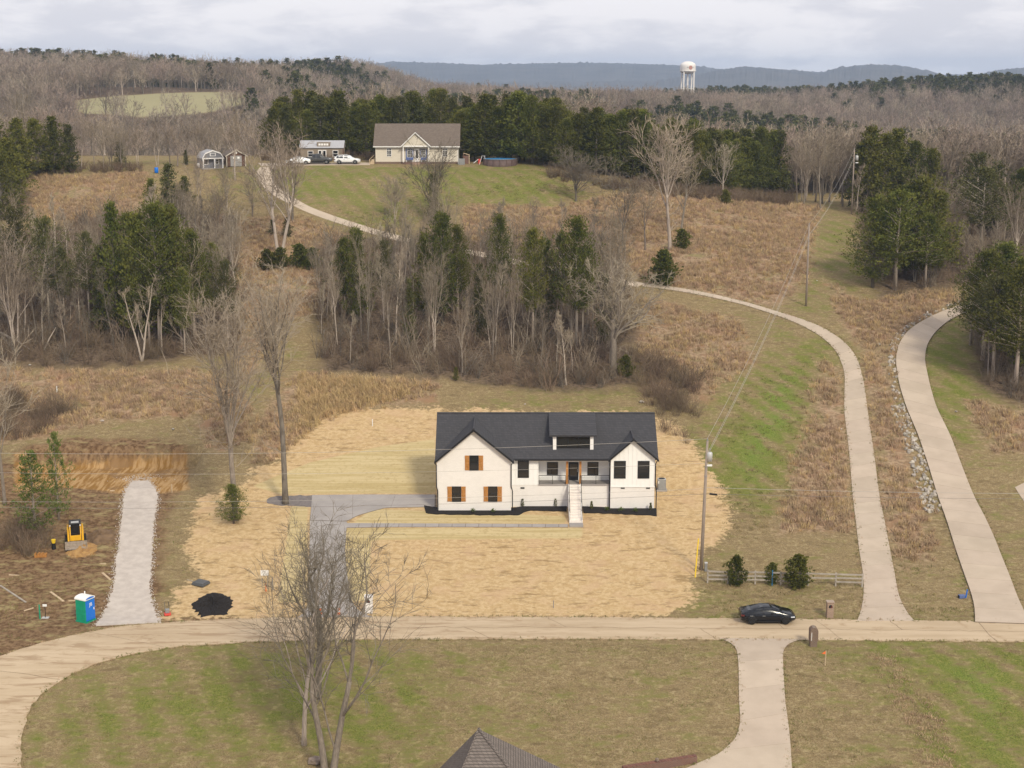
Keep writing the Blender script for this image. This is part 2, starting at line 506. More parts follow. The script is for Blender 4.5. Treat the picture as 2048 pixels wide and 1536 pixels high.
# land cover, outlined on the photo and carried over to the ground in metres
POLY = {
 'straw': [[(325, 1237), (352, 1195), (392, 1150), (374, 1090), (388, 1040), (402, 1000), (470, 975), (505, 940), (556, 920), (585, 880), (640, 842), (690, 820), (870, 818), (1310, 830), (1355, 855), (1392, 900), (1424, 950), (1462, 1010), (1466, 1050), (1430, 1085), (1398, 1110), (1388, 1190), (1340, 1232), (1000, 1238), (760, 1238)]],
 'mat': [[(505, 972), (620, 925), (760, 893), (870, 878), (872, 986), (560, 988)],
         [(690, 1056), (1165, 1056), (1165, 1076), (742, 1080), (736, 1200), (692, 1205)],
         [(582, 1012), (616, 1010), (612, 1205), (556, 1205)],
         [(745, 1018), (1130, 1032), (1132, 1046), (705, 1047)]],
 'mud': [[(-40, 950), (30, 905), (372, 905), (378, 960), (350, 1000), (335, 1050), (322, 1150), (328, 1236), (200, 1256), (60, 1296), (-40, 1335)],
         [(330, 1236), (420, 1226), (560, 1230), (1050, 1232), (1180, 1236), (1180, 1242), (500, 1246), (330, 1262)],
         [(60, 890), (150, 875), (350, 880), (372, 905), (30, 910)]],
 'clay': [[(30, 905), (372, 905), (376, 980), (300, 990), (230, 985), (120, 975), (28, 985)], [(135, 1085), (190, 1085), (190, 1110), (140, 1118)]],
 'tall': [[(930, 412), (1110, 418), (1215, 392), (1330, 385), (1640, 410), (1622, 470), (1608, 560), (1545, 612), (1330, 572), (1200, 520), (930, 480)],
          [(1732, 722), (1788, 690), (1782, 800), (1815, 890), (1838, 1000), (1862, 1100), (1850, 1125), (1790, 1130), (1764, 1000), (1742, 850)],
          [(1640, 722), (1672, 735), (1688, 800), (1702, 920), (1708, 1060), (1560, 1065), (1575, 1000), (1590, 930), (1625, 850)],
          [(60, 352), (290, 346), (305, 440), (60, 440)],
          [(478, 440), (600, 432), (700, 475), (690, 540), (655, 620), (560, 640), (490, 760), (480, 640)],
          [(-20, 735), (250, 745), (390, 745), (470, 770), (520, 860), (440, 900), (390, 830), (200, 840), (100, 870), (-20, 890)],
          [(590, 745), (700, 760), (880, 770), (860, 800), (700, 818), (620, 850), (590, 900), (520, 930), (500, 880)],
          [(1935, 800), (2080, 830), (2080, 905), (1990, 905), (1950, 850)],
          [(1655, 565), (1720, 605), (1905, 580), (1915, 606), (1830, 642), (1795, 680), (1735, 705), (1690, 650)],
          [(1300, 600), (1480, 640), (1500, 720), (1400, 800), (1300, 780), (1270, 680)]],
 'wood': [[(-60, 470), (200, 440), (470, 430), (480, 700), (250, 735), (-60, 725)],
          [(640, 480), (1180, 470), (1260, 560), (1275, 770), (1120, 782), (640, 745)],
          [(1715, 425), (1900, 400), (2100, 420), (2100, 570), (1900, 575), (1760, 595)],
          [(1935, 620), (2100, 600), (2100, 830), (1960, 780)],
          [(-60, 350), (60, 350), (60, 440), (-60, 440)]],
 'green': [[(1490, 765), (1640, 700), (1632, 850), (1590, 900), (1545, 1010), (1440, 960), (1430, 900), (1475, 830)],
           [(1622, 452), (1718, 440), (1702, 600), (1650, 625), (1612, 540)],
           [(450, 345), (520, 335), (1085, 334), (1120, 370), (1215, 400), (1120, 415), (930, 402), (780, 455), (700, 440), (610, 405), (480, 395)],
           [(1750, 1288), (2100, 1288), (2100, 1570), (1920, 1570), (1850, 1430), (1790, 1340)],
           [(1862, 700), (1922, 655), (1945, 800), (1905, 860)],
           [(60, 1480), (140, 1380), (420, 1300), (900, 1290), (900, 1360), (780, 1560), (60, 1560)]],
 'pasture': [[(150, 200), (300, 188), (520, 187), (510, 205), (420, 226), (300, 235), (160, 226)]],
}
GP = {k: [gpoly(p) for p in v] for k, v in POLY.items()}
def cover(name, x, y, soft):
    d = np.full(np.shape(x), -1e9)
    if name == 'green':
        out = np.zeros(np.shape(x))
        for P, w in zip(GP[name], (1.5, 0.8, 0.7, 1.25, 1.4, 0.82)):
            out = np.maximum(out, w * np.clip(0.5 + sdist(P, x, y) / (2 * soft), 0, 1))
        return out
    for P in GP[name]:
        d = np.maximum(d, sdist(P, x, y))
    return np.clip(0.5 + d / (2 * soft), 0, 1)

def build_ground():
    def grow(a, step, lim, k):
        out = []; s = step
        while a < lim:
            s = min(s * k, 160); a += s; out.append(a)
        return out
    xr = np.arange(-88, 88.01, 0.5)
    xl = grow(88, 0.5, 4200, 1.09)
    xs = np.array([-v for v in reversed(xl)] + list(xr) + xl)
    yr = np.arange(96, 300.01, 0.5)
    yn = [-v for v in reversed(grow(-96, 0.5, 600, 1.12))]
    yf = grow(300, 0.5, 6300, 1.035)
    ys = np.array(yn + list(yr) + yf)
    XX, YY = np.meshgrid(xs, ys)
    ZZ = H(XX, YY)
    nx, ny = len(xs), len(ys)
    co = np.stack([XX, YY, ZZ], -1).reshape(-1, 3).astype(np.float32)
    i = np.arange(nx - 1)[None, :] + np.arange(ny - 1)[:, None] * nx
    q = np.stack([i, i + 1, i + nx + 1, i + nx], -1).reshape(-1, 4).astype(np.int32)
    me = bpy.data.meshes.new('ground')
    me.vertices.add(len(co)); me.vertices.foreach_set('co', co.ravel())
    me.loops.add(q.size); me.loops.foreach_set('vertex_index', q.ravel())
    me.polygons.add(len(q))
    me.polygons.foreach_set('loop_start', np.arange(0, q.size, 4, dtype=np.int32))
    me.polygons.foreach_set('use_smooth', np.ones(len(q), bool))
    me.update()
    x = co[:, 0].astype(float); y = co[:, 1].astype(float)
    A = np.stack([cover('straw', x, y, 2.6), cover('mat', x, y, 0.7), cover('mud', x, y, 2.5), cover('clay', x, y, 1.2)], -1)
    wood = cover('wood', x, y, 5.0)
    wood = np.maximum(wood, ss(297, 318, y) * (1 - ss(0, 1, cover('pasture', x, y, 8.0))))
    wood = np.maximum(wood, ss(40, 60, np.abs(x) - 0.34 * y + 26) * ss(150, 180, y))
    tall = cover('tall', x, y, 4.0)
    green = cover('green', x, y, 6.0)
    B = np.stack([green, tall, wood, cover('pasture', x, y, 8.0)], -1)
    for nm, arr in (('cover_a', A), ('cover_b', B)):
        at_ = me.attributes.new(nm, 'FLOAT_COLOR', 'POINT')
        at_.data.foreach_set('color', arr.astype(np.float32).ravel())
    m, nt, bs = new_mat('ground_cover')
    pos = nd(nt, 'ShaderNodeNewGeometry').outputs['Position']
    flat = vscale(nt, pos, (1, 1, 0.3))
    n_big = noise(nt, flat, 0.045, 4, 0.55)
    n_mid = noise(nt, flat, 0.33, 6, 0.62)
    n_fine = noise(nt, flat, 2.1, 6, 0.68)
    n_grit = noise(nt, flat, 9.0, 4, 0.7)
    a = nd(nt, 'ShaderNodeAttribute', attribute_name='cover_a'); b = nd(nt, 'ShaderNodeAttribute', attribute_name='cover_b')
    sa = nd(nt, 'ShaderNodeSeparateColor'); nt.links.new(a.outputs['Color'], sa.inputs[0])
    sb = nd(nt, 'ShaderNodeSeparateColor'); nt.links.new(b.outputs['Color'], sb.inputs[0])
    def edge(v, kmid=0.5, kfine=0.3, w=0.12):
        t = math_n(nt, 'ADD', v, math_n(nt, 'MULTIPLY', math_n(nt, 'SUBTRACT', n_mid, 0.5), kmid))
        t = math_n(nt, 'ADD', t, math_n(nt, 'MULTIPLY', math_n(nt, 'SUBTRACT', n_fine, 0.5), kfine))
        return smooth(nt, t, 0.5 - w, 0.5 + w)
    # short winter lawn: tan thatch with green coming through
    n_str = noise(nt, vscale(nt, pos, (0.5, 1.1, 1)), 1.0, 7, 0.72)
    mow = nd(nt, 'ShaderNodeTexWave', wave_type='BANDS', bands_direction='X', wave_profile='SIN')
    mp = nd(nt, 'ShaderNodeMapping'); mp.inputs['Rotation'].default_value = (0, 0, R(-24)); nt.links.new(pos, mp.inputs[0]); nt.links.new(mp.outputs[0], mow.inputs[0])
    mow.inputs['Scale'].default_value = 0.115; mow.inputs['Distortion'].default_value = 2.2; mow.inputs['Detail'].default_value = 3.0; mow.inputs['Detail Scale'].default_value = 0.5
    gsum = math_n(nt, 'ADD', math_n(nt, 'MULTIPLY', sb.outputs[0], 0.46), math_n(nt, 'MULTIPLY', math_n(nt, 'SUBTRACT', n_big, 0.5), 0.9))
    gsum = math_n(nt, 'ADD', gsum, math_n(nt, 'MULTIPLY', math_n(nt, 'SUBTRACT', n_mid, 0.5), 1.3))
    gsum = math_n(nt, 'ADD', gsum, math_n(nt, 'MULTIPLY', math_n(nt, 'SUBTRACT', n_str, 0.5), 1.6))
    gsum = math_n(nt, 'ADD', gsum, math_n(nt, 'MULTIPLY', math_n(nt, 'SUBTRACT', mow.outputs[1], 0.5), math_n(nt, 'MULTIPLY', sb.outputs[0], 0.36)))
    gmask = smooth(nt, gsum, -0.06, 0.62)
    thatch = mixc(nt, smooth(nt, n_grit, 0.38, 0.62), (0.315, 0.236, 0.125), (0.185, 0.134, 0.070))
    thatch = mixc(nt, math_n(nt, 'MULTIPLY', smooth(nt, n_fine, 0.50, 0.66), 0.8), thatch, (0.37, 0.295, 0.16))
    thatch = mixc(nt, math_n(nt, 'MULTIPLY', smooth(nt, n_str, 0.50, 0.34), 0.7), thatch, (0.150, 0.108, 0.055))
    grn = mixc(nt, smooth(nt, n_grit, 0.38, 0.62), (0.105, 0.128, 0.026), (0.205, 0.208, 0.052))
    grn = mixc(nt, smooth(nt, n_fine, 0.5, 0.7), grn, (0.25, 0.225, 0.075))
    grn = mixc(nt, math_n(nt, 'MULTIPLY', smooth(nt, sb.outputs[0], 0.85, 1.45), 0.75), grn, mixc(nt, smooth(nt, n_grit, 0.38, 0.62), (0.095, 0.165, 0.022), (0.19, 0.26, 0.05)))
    col = mixc(nt, gmask, thatch, grn)
    tallc = mixc(nt, smooth(nt, n_fine, 0.38, 0.62), (0.22, 0.15, 0.09), (0.40, 0.285, 0.185))
    tallc = mixc(nt, smooth(nt, n_mid, 0.5, 0.66), tallc, (0.30, 0.185, 0.108))
    tallc = mixc(nt, math_n(nt, 'MULTIPLY', smooth(nt, n_mid, 0.5, 0.32), 0.6), tallc, (0.215, 0.20, 0.075))
    col = mixc(nt, edge(sb.outputs[1], 0.9, 0.4, 0.2), col, tallc)
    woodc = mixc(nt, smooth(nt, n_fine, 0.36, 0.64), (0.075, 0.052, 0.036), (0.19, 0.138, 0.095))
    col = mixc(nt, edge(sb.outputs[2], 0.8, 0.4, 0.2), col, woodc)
    col = mixc(nt, smooth(nt, b.outputs['Alpha'], 0.4, 0.6), col, mixc(nt, n_big, (0.37, 0.325, 0.195), (0.29, 0.27, 0.15)))
    # bare earth of the building lot, with grass left in patches
    mud = mixc(nt, smooth(nt, n_fine, 0.38, 0.62), (0.115, 0.066, 0.034), (0.25, 0.162, 0.09))
    mud = mixc(nt, smooth(nt, n_str, 0.51, 0.65), mud, mixc(nt, n_grit, (0.36, 0.275, 0.14), (0.26, 0.22, 0.10)))
    col = mixc(nt, edge(sa.outputs[2], 0.9, 0.5, 0.15), col, mud)
    streak = noise(nt, vscale(nt, pos, (2.6, 0.35, 0.35)), 1.0, 4, 0.6)
    clay = mixc(nt, smooth(nt, streak, 0.40, 0.60), (0.27, 0.145, 0.042), (0.44, 0.28, 0.13))
    clay = mixc(nt, math_n(nt, 'MULTIPLY', smooth(nt, n_mid, 0.52, 0.66), 0.8), clay, (0.22, 0.13, 0.06))
    # steep cut faces show raw ochre subsoil under a dark topsoil rim
    col = mixc(nt, edge(a.outputs['Alpha'], 0.5, 0.4, 0.15), col, clay)
    # straw mulch over the new lot
    straw = mixc(nt, smooth(nt, n_fine, 0.40, 0.62), (0.48, 0.335, 0.17), (0.60, 0.445, 0.255))
    straw = mixc(nt, math_n(nt, 'MULTIPLY', smooth(nt, n_grit, 0.50, 0.66), 0.6), straw, (0.42, 0.26, 0.105))
    n_gap = noise(nt, vscale(nt, pos, (0.55, 1.5, 1)), 1.0, 6, 0.72)
    straw = mixc(nt, math_n(nt, 'MULTIPLY', smooth(nt, n_gap, 0.535, 0.63), 0.75), straw, (0.27, 0.18, 0.085))
    straw = mixc(nt, math_n(nt, 'MULTIPLY', smooth(nt, n_mid, 0.5, 0.66), 0.55), straw, (0.53, 0.36, 0.215))
    col = mixc(nt, edge(sa.outputs[0], 1.0, 0.9, 0.10), col, straw)
    wv = noise(nt, vscale(nt, pos, (0.10, 2.4, 0.4)), 1.0, 3, 0.6, 0.3)
    blanket = mixc(nt, smooth(nt, wv, 0.42, 0.62), (0.56, 0.45, 0.25), (0.46, 0.36, 0.175))
    blanket = mixc(nt, math_n(nt, 'MULTIPLY', smooth(nt, n_fine, 0.50, 0.64), 0.6), blanket, (0.40, 0.30, 0.14))
    col = mixc(nt, edge(sa.outputs[1], 0.15, 0.12, 0.1), col, blanket)
    nt.links.new(col, bs.inputs['Base Color'])
    bs.inputs['Roughness'].default_value = 0.97
    bs.inputs['Specular IOR Level'].default_value = 0.08
    hgt = math_n(nt, 'ADD', math_n(nt, 'MULTIPLY', n_fine, 0.7), math_n(nt, 'MULTIPLY', n_grit, 0.35))
    bp = nd(nt, 'ShaderNodeBump'); bp.inputs['Strength'].default_value = 0.9; bp.inputs['Distance'].default_value = 0.16
    nt.links.new(hgt, bp.inputs['Height']); nt.links.new(bp.outputs[0], bs.inputs['Normal'])
    me.materials.append(m)
    o = bpy.data.objects.new('ground', me); COL.objects.link(o)
    tag(o, 'rolling winter ground of lawn, dry grass, straw and bare earth', 'ground', kind='structure')
build_ground()

# ------------------------------------------------------------------ far hills
def build_far_hills():
    rnd = random.Random(4)
    m = mat('far_hill_woods', (0.125, 0.11, 0.095), (0.085, 0.075, 0.066), 0.012, 0.95, world_co=True)
    def ridge(name, label, pts, Y, dep, seed, rough):
        rr = np.random.RandomState(seed)
        P = np.array(pts, float)
        xs = np.arange(P[0, 0], P[-1, 0], 2.0)
        top = np.interp(xs, P[:, 0], P[:, 1])
        k = np.ones(9) / 9
        top = np.convolve(np.pad(top, 4, 'edge'), k, 'valid'); bump_ = np.abs(np.convolve(rr.randn(len(xs) + 2), np.ones(3) / 3, 'valid')) * rough
        mb = MB()
        rows = []
        for j, fr in enumerate((0.0, 0.25, 0.5, 0.75, 0.92, 1.0, 0.9, 0.0)):
            yy = Y + dep * (j / 5.0)
            row = []
            for i, px in enumerate(xs):
                p = at(px, top[i], Y + dep)
                base = 0.0
                z = base + (p.z - base) * fr
                if 0 < j < 5: z += rr.randn() * 2 * fr
                if j == 5: z += bump_[i] * (Y + dep) / F
                row.append((p.x * (yy / (Y + dep)) if j < 6 else p.x * 1.05, yy, z))
            rows.append(row)
        n = len(xs)
        for row in rows: mb.v.extend(row)
        for j in range(len(rows) - 1):
            for i in range(n - 1):
                mb.f.append((j * n + i, j * n + i + 1, (j + 1) * n + i + 1, (j + 1) * n + i))
        o = mb.build(name, m, None, True)
        tag(o, label, 'hills', kind='structure')
    ridge('hills', 'farthest low blue hill on the horizon', [(-300, 150), (500, 150), (720, 132), (780, 124), (860, 126), (960, 130), (1080, 127), (1190, 126), (1300, 129), (1390, 132), (1450, 140), (1520, 137), (1620, 144), (1900, 150), (2048, 146), (2400, 140)], 5000, 700, 1, 2.0)
    ridge('hills', 'rounded wooded blue hills right of the water tower', [(900, 165), (1300, 163), (1380, 152), (1440, 141), (1490, 133), (1540, 138), (1590, 141), (1640, 148), (1670, 137), (1740, 129), (1800, 132), (1850, 141), (1890, 153), (1950, 152), (2000, 140), (2060, 135), (2200, 140), (2500, 150)], 4100, 600, 2, 2.2)
build_far_hills()

# ------------------------------------------------------------------ roads, drives and walks
def resample(P, n):
    P = np.array([[p.x, p.y] for p in P]); d = np.concatenate([[0], np.cumsum(np.linalg.norm(np.diff(P, axis=0), axis=1))])
    t = np.linspace(0, d[-1], n)
    return np.stack([np.interp(t, d, P[:, 0]), np.interp(t, d, P[:, 1])], -1)

def smooth_poly(L, it=2):
    for _ in range(it):
        M = L.copy(); M[1:-1] = 0.25 * L[:-2] + 0.5 * L[1:-1] + 0.25 * L[2:]
        L = M
    return L

def strip_mesh(L, Rr, i0, i1, across, lift, skirt, inset=0.0, f0=0.0, f1=0.0):
    """sheet draped over the ground between two edge lines, rows i0..i1 (may be fractional at the ends)"""
    mb = MB()
    rows = [i0 + f0] + [i for i in range(int(i0) + 1, int(i1))] + [i1 - f1]
    def ev(A, t):
        k = min(int(t), len(A) - 2); return A[k] + (A[k + 1] - A[k]) * (t - k)
    grid = []
    for t in rows:
        a = ev(L, t); b = ev(Rr, t); w = np.linalg.norm(b - a)
        s = inset / max(w, 0.1)
        row = []
        for j in range(across + 1):
            u = s + (1 - 2 * s) * j / across
            p = a + (b - a) * u
            row.append((p[0], p[1], gz(p[0], p[1]) + lift))
        grid.append(row)
    n = across + 1; m = len(grid)
    for r in grid: mb.v.extend(r)
    for i in range(m - 1):
        for j in range(across):
            mb.f.append((i * n + j, i * n + j + 1, (i + 1) * n + j + 1, (i + 1) * n + j))
    ring = [(0, j) for j in range(n)] + [(i, n - 1) for i in range(1, m)] + [(m - 1, j) for j in range(n - 2, -1, -1)] + [(i, 0) for i in range(m - 2, 0, -1)]
    b = len(mb.v)
    for (i, j) in ring:
        x, y, z = grid[i][j]; mb.v.append((x, y, z - skirt))
    k = len(ring)
    for q in range(k):
        q2 = (q + 1) % k
        i, j = ring[q]; i2, j2 = ring[q2]
        mb.f.append((i * n + j, b + q, b + q2, i2 * n + j2))
    return mb

def orient_up(o):
    bm = bmesh.new(); bm.from_mesh(o.data)
    bmesh.ops.recalc_face_normals(bm, faces=bm.faces[:])
    bm.to_mesh(o.data); bm.free()

def road_strip(name, label, cat, left, right, rows, material, lift=0.05, across=4, slabs=None, slab_mat=None, smooth_it=2, jitter=0.0):
    L = smooth_poly(resample([G(*p) for p in left], rows), smooth_it)
    Rr = smooth_poly(resample([G(*p) for p in right], rows), smooth_it)
    if jitter:
        rr = np.random.RandomState(7)
        L = L + rr.randn(*L.shape) * jitter; Rr = Rr + rr.randn(*Rr.shape) * jitter
    o = strip_mesh(L, Rr, 0, rows - 1, across, lift, 0.25).build(name, material)
    orient_up(o)
    tag(o, label, cat, kind='structure')
    if slabs:
        c = (L + Rr) / 2
        d = np.concatenate([[0], np.cumsum(np.linalg.norm(np.diff(c, axis=0), axis=1))])
        length, upto, inset, gap = slabs
        s = 0.0
        while s < min(upto, d[-1]) - 0.4:
            e = min(s + length, d[-1])
            t0 = np.interp(s + gap / 2, d, np.arange(rows)); t1 = np.interp(e - gap / 2, d, np.arange(rows))
            if int(t1) <= int(t0): 
                mb = strip_mesh(np.stack([L[int(t0)] + (L[min(int(t0) + 1, rows - 1)] - L[int(t0)]) * (t - int(t0)) for t in (t0, t1)]), np.stack([Rr[int(t0)] + (Rr[min(int(t0) + 1, rows - 1)] - Rr[int(t0)]) * (t - int(t0)) for t in (t0, t1)]), 0, 1, across, lift + 0.022, 0.1, inset)
            else:
                mb = strip_mesh(L, Rr, int(t0), int(math.ceil(t1)), across, lift + 0.022, 0.1, inset, t0 - int(t0), math.ceil(t1) - t1)
            so = mb.build('slab', slab_mat, o); orient_up(so)
            s = e
    return o, L, Rr

def road_material():
    m, nt, bs = new_mat('worn_tan_road')
    pos = nd(nt, 'ShaderNodeNewGeometry').outputs['Position']
    n1 = noise(nt, vscale(nt, pos, (0.12, 0.9, 1)), 1.0, 6, 0.6)
    n2 = noise(nt, pos, 0.5, 6, 0.65)
    n3 = noise(nt, pos, 14.0, 3, 0.7)
    col = mixc(nt, smooth(nt, n1, 0.35, 0.65), (0.46, 0.355, 0.235), (0.55, 0.435, 0.30))
    col = mixc(nt, math_n(nt, 'MULTIPLY', smooth(nt, n2, 0.56, 0.68), 0.55), col, (0.33, 0.22, 0.125))
    sx = nd(nt, 'ShaderNodeSeparateXYZ'); nt.links.new(pos, sx.inputs[0])
    near = smooth(nt, sx.outputs[0], 16.0, -12.0)
    smear = noise(nt, vscale(nt, pos, (0.22, 1.6, 1)), 1.0, 6, 0.7, 0.5)
    col = mixc(nt, math_n(nt, 'MULTIPLY', math_n(nt, 'MULTIPLY', smooth(nt, smear, 0.5, 0.6), near), 0.6), col, (0.27, 0.175, 0.10))
    col = mixc(nt, math_n(nt, 'MULTIPLY', n3, 0.25), col, (0.36, 0.265, 0.17))
    nt.links.new(col, bs.inputs['Base Color'])
    bs.inputs['Roughness'].default_value = 0.93; bs.inputs['Specular IOR Level'].default_value = 0.2
    bp = nd(nt, 'ShaderNodeBump'); bp.inputs['Strength'].default_value = 0.25; bp.inputs['Distance'].default_value = 0.02
    nt.links.new(n3, bp.inputs['Height']); nt.links.new(bp.outputs[0], bs.inputs['Normal'])
    return m
M_road = road_material()
M_crack = mat('road_crack', (0.28, 0.20, 0.125), (0.17, 0.115, 0.07), 3, 0.95, world_co=True)

ROAD_N = [(2400, 1249), (2048, 1245), (1700, 1240), (1400, 1237), (1024, 1234), (700, 1234), (550, 1236), (375, 1243), (250, 1252), (150, 1270), (75, 1289), (0, 1312), (-80, 1345), (-150, 1400), (-190, 1470), (-200, 1560), (-205, 1640)]
ROAD_S = [(2400, 1288), (2048, 1284), (1700, 1281), (1400, 1279), (1024, 1278), (700, 1280), (500, 1284), (350, 1294), (250, 1311), (175, 1333), (100, 1373), (60, 1413), (42, 1465), (42, 1536), (45, 1580), (48, 1640)]
road, RL, RR_ = road_strip('road', 'narrow tan country road bending round the lower lawn', 'road', ROAD_N, ROAD_S, 150, M_road, 0.06, 6, jitter=0.07)
def road_pt(i, u):
    k = min(int(i), len(RL) - 2); f = i - k
    a = RL[k] + (RL[k + 1] - RL[k]) * f; b = RR_[k] + (RR_[k + 1] - RR_[k]) * f
    p = a + (b - a) * u
    return Vector((p[0], p[1], gz(p[0], p[1]) + 0.066))
def crack(pts, w):
    mb = MB()
    for i in range(len(pts) - 1):
        a, b = pts[i], pts[i + 1]
        d = (b - a); d.z = 0; d.normalize(); n = Vector((-d.y, d.x, 0)) * w / 2
        mb.quad(a - n, b - n, b + n, a + n)
    o = mb.build('crack', M_crack, road); orient_up(o)
rg = random.Random(11)
crack([road_pt(i * 0.5, 0.50 + 0.015 * math.sin(i * 0.7) + rg.uniform(-0.006, 0.006)) for i in range(0, 190)], 0.05)
for i0 in (22, 31, 38.5, 43, 52, 66, 77, 88, 100, 112, 124):
    u0, u1 = rg.choice([(0.0, 0.5), (0.5, 1.0), (0.02, 0.98)])
    p = []; off = 0
    for k in range(9):
        off += rg.uniform(-0.12, 0.12)
        p.append(road_pt(i0 + off, u0 + (u1 - u0) * k / 8))
    crack(p, rg.uniform(0.03, 0.06))

A_L = [(1714, 1243), (1722, 1225), (1728, 1195), (1727, 1150), (1718, 1100), (1706, 1000), (1698, 900), (1688, 820), (1690, 745), (1674, 702), (1642, 672), (1590, 645), (1540, 626), (1480, 607), (1400, 590), (1340, 580), (1285, 573)]
A_R = [(1829, 1243), (1810, 1222), (1797, 1195), (1790, 1150), (1780, 1100), (1760, 1000), (1747, 900), (1735, 820), (1728, 765), (1715, 716), (1690, 683), (1640, 652), (1580, 631), (1510, 609), (1440, 591), (1360, 576), (1285, 567)]
road_strip('driveway', 'long pale concrete drive climbing past the wire poles to the hill', 'driveway', A_L, A_R, 70, M_joint, 0.04, 4, (3.0, 400, 0.0, 0.035), M_conc)
AC = [(1283, 570), (1200, 555), (1120, 540), (1030, 524), (940, 504), (850, 489), (750, 464), (680, 441), (610, 416), (562, 392), (536, 368), (524, 345), (534, 334)]
road_strip('driveway', 'upper gravel stretch of drive curving to the cream hill house', 'driveway', [(x + 6, y - 3) if i < 9 else (x + 16, y - 1) for i, (x, y) in enumerate(AC)], [(x - 8, y + 4) if i < 9 else (x - 14, y + 1) for i, (x, y) in enumerate(AC)], 60, M_conc, 0.05, 3)
hl = [at(px, 330, 279) for px in (520, 740)]
road_strip('parking_apron', 'pale gravel apron where the cars stand on the hill', 'driveway', [(522, 333), (600, 331), (740, 330)], [(516, 326.5), (600, 326), (742, 325.5)], 20, M_conc, 0.045, 3)
B_L = [(1950, 1246), (1951, 1225), (1945, 1195), (1932, 1160), (1905, 1080), (1878, 1000), (1856, 930), (1836, 870), (1812, 815), (1797, 765), (1791, 722), (1797, 690), (1813, 665), (1840, 645), (1880, 625), (1925, 610), (1990, 585)]
B_R = [(2066, 1250), (2048, 1225), (2034, 1195), (2022, 1160), (1990, 1080), (1951, 1000), (1926, 940), (1900, 870), (1872, 815), (1858, 765), (1849, 722), (1853, 692), (1868, 667), (1890, 647), (1912, 633), (1945, 620), (2000, 596)]
_, BL, BR = road_strip('driveway', 'wide concrete drive edged with broken stone, bending into the cedars', 'driveway', B_L, B_R, 70, M_joint, 0.12, 4, (3.1, 400, 0.0, 0.035), M_conc)
C_L = [(1436, 1277), (1462, 1286), (1474, 1300), (1477, 1330), (1478, 1400), (1481, 1445), (1472, 1478), (1440, 1508), (1390, 1530), (1320, 1560), (1290, 1600)]
C_R = [(1602, 1279), (1576, 1288), (1566, 1302), (1566, 1330), (1570, 1400), (1577, 1450), (1581, 1490), (1583, 1525), (1585, 1560), (1587, 1590), (1590, 1620)]
road_strip('driveway', 'concrete drive running from the road down beside the brown-roofed house', 'driveway', C_L, C_R, 60, M_joint, 0.04, 4, (4.2, 400, 0.0, 0.03), M_conc)
D_L = [(596, 1236), (612, 1222), (617, 1200), (618, 1150), (619, 1100), (620, 1042)]
D_R = [(748, 1236), (716, 1222), (704, 1205), (694, 1150), (690, 1100), (694, 1044)]
road_strip('driveway', 'grey concrete drive of the white house, straight up from the road', 'driveway', D_L, D_R, 40, M_joint, 0.04, 4, (3.6, 400, 0.0, 0.03), M_conc_grey)
road_strip('parking_apron', 'grey concrete apron in front of the garage side of the white house', 'driveway', [(624, 991), (720, 990), (800, 990), (873, 990)], [(620, 1041), (694, 1043), (716, 1031), (770, 1016), (873, 1014)], 36, M_joint, 0.04, 5, (4.3, 400, 0.0, 0.03), M_conc_grey, 1)
road_strip('gravel_path', 'dark gravel patch round the foot of the tall lone tree', 'gravel', [(532, 1000), (545, 993), (600, 991), (627, 991)], [(535, 1006), (555, 1011), (590, 1012), (622, 1014)], 16, M_gravel_dark, 0.035, 3, smooth_it=1, jitter=0.05)
road_strip('gravel_drive', 'pale gravel lane running up to the excavated pad', 'gravel', [(190, 1252), (215, 1215), (228, 1170), (233, 1120), (240, 1080), (244, 1030), (249, 985), (266, 962)], [(318, 1245), (308, 1215), (299, 1185), (302, 1140), (305, 1090), (309, 1030), (316, 990), (298, 962)], 170, M_gravel, 0.05, 8, smooth_it=3, jitter=0.075)
road_strip('walkway', 'row of grey paving slabs from the drive to the front stairs', 'walkway', [(692, 1047), (800, 1047.5), (950, 1048), (1136, 1049)], [(690, 1056), (800, 1054.5), (950, 1054.5), (1136, 1055)], 60, M_joint, 0.035, 2, (1.32, 400, 0.02, 0.05), M_conc_grey, 0)
road_strip('pad_path', 'far paved lane showing beyond the stone-edged drive', 'driveway', [(2030, 975), (2036, 985), (2070, 1030), (2100, 1060)], [(2060, 960), (2080, 975), (2100, 1000), (2130, 1030)], 12, M_conc, 0.04, 2)

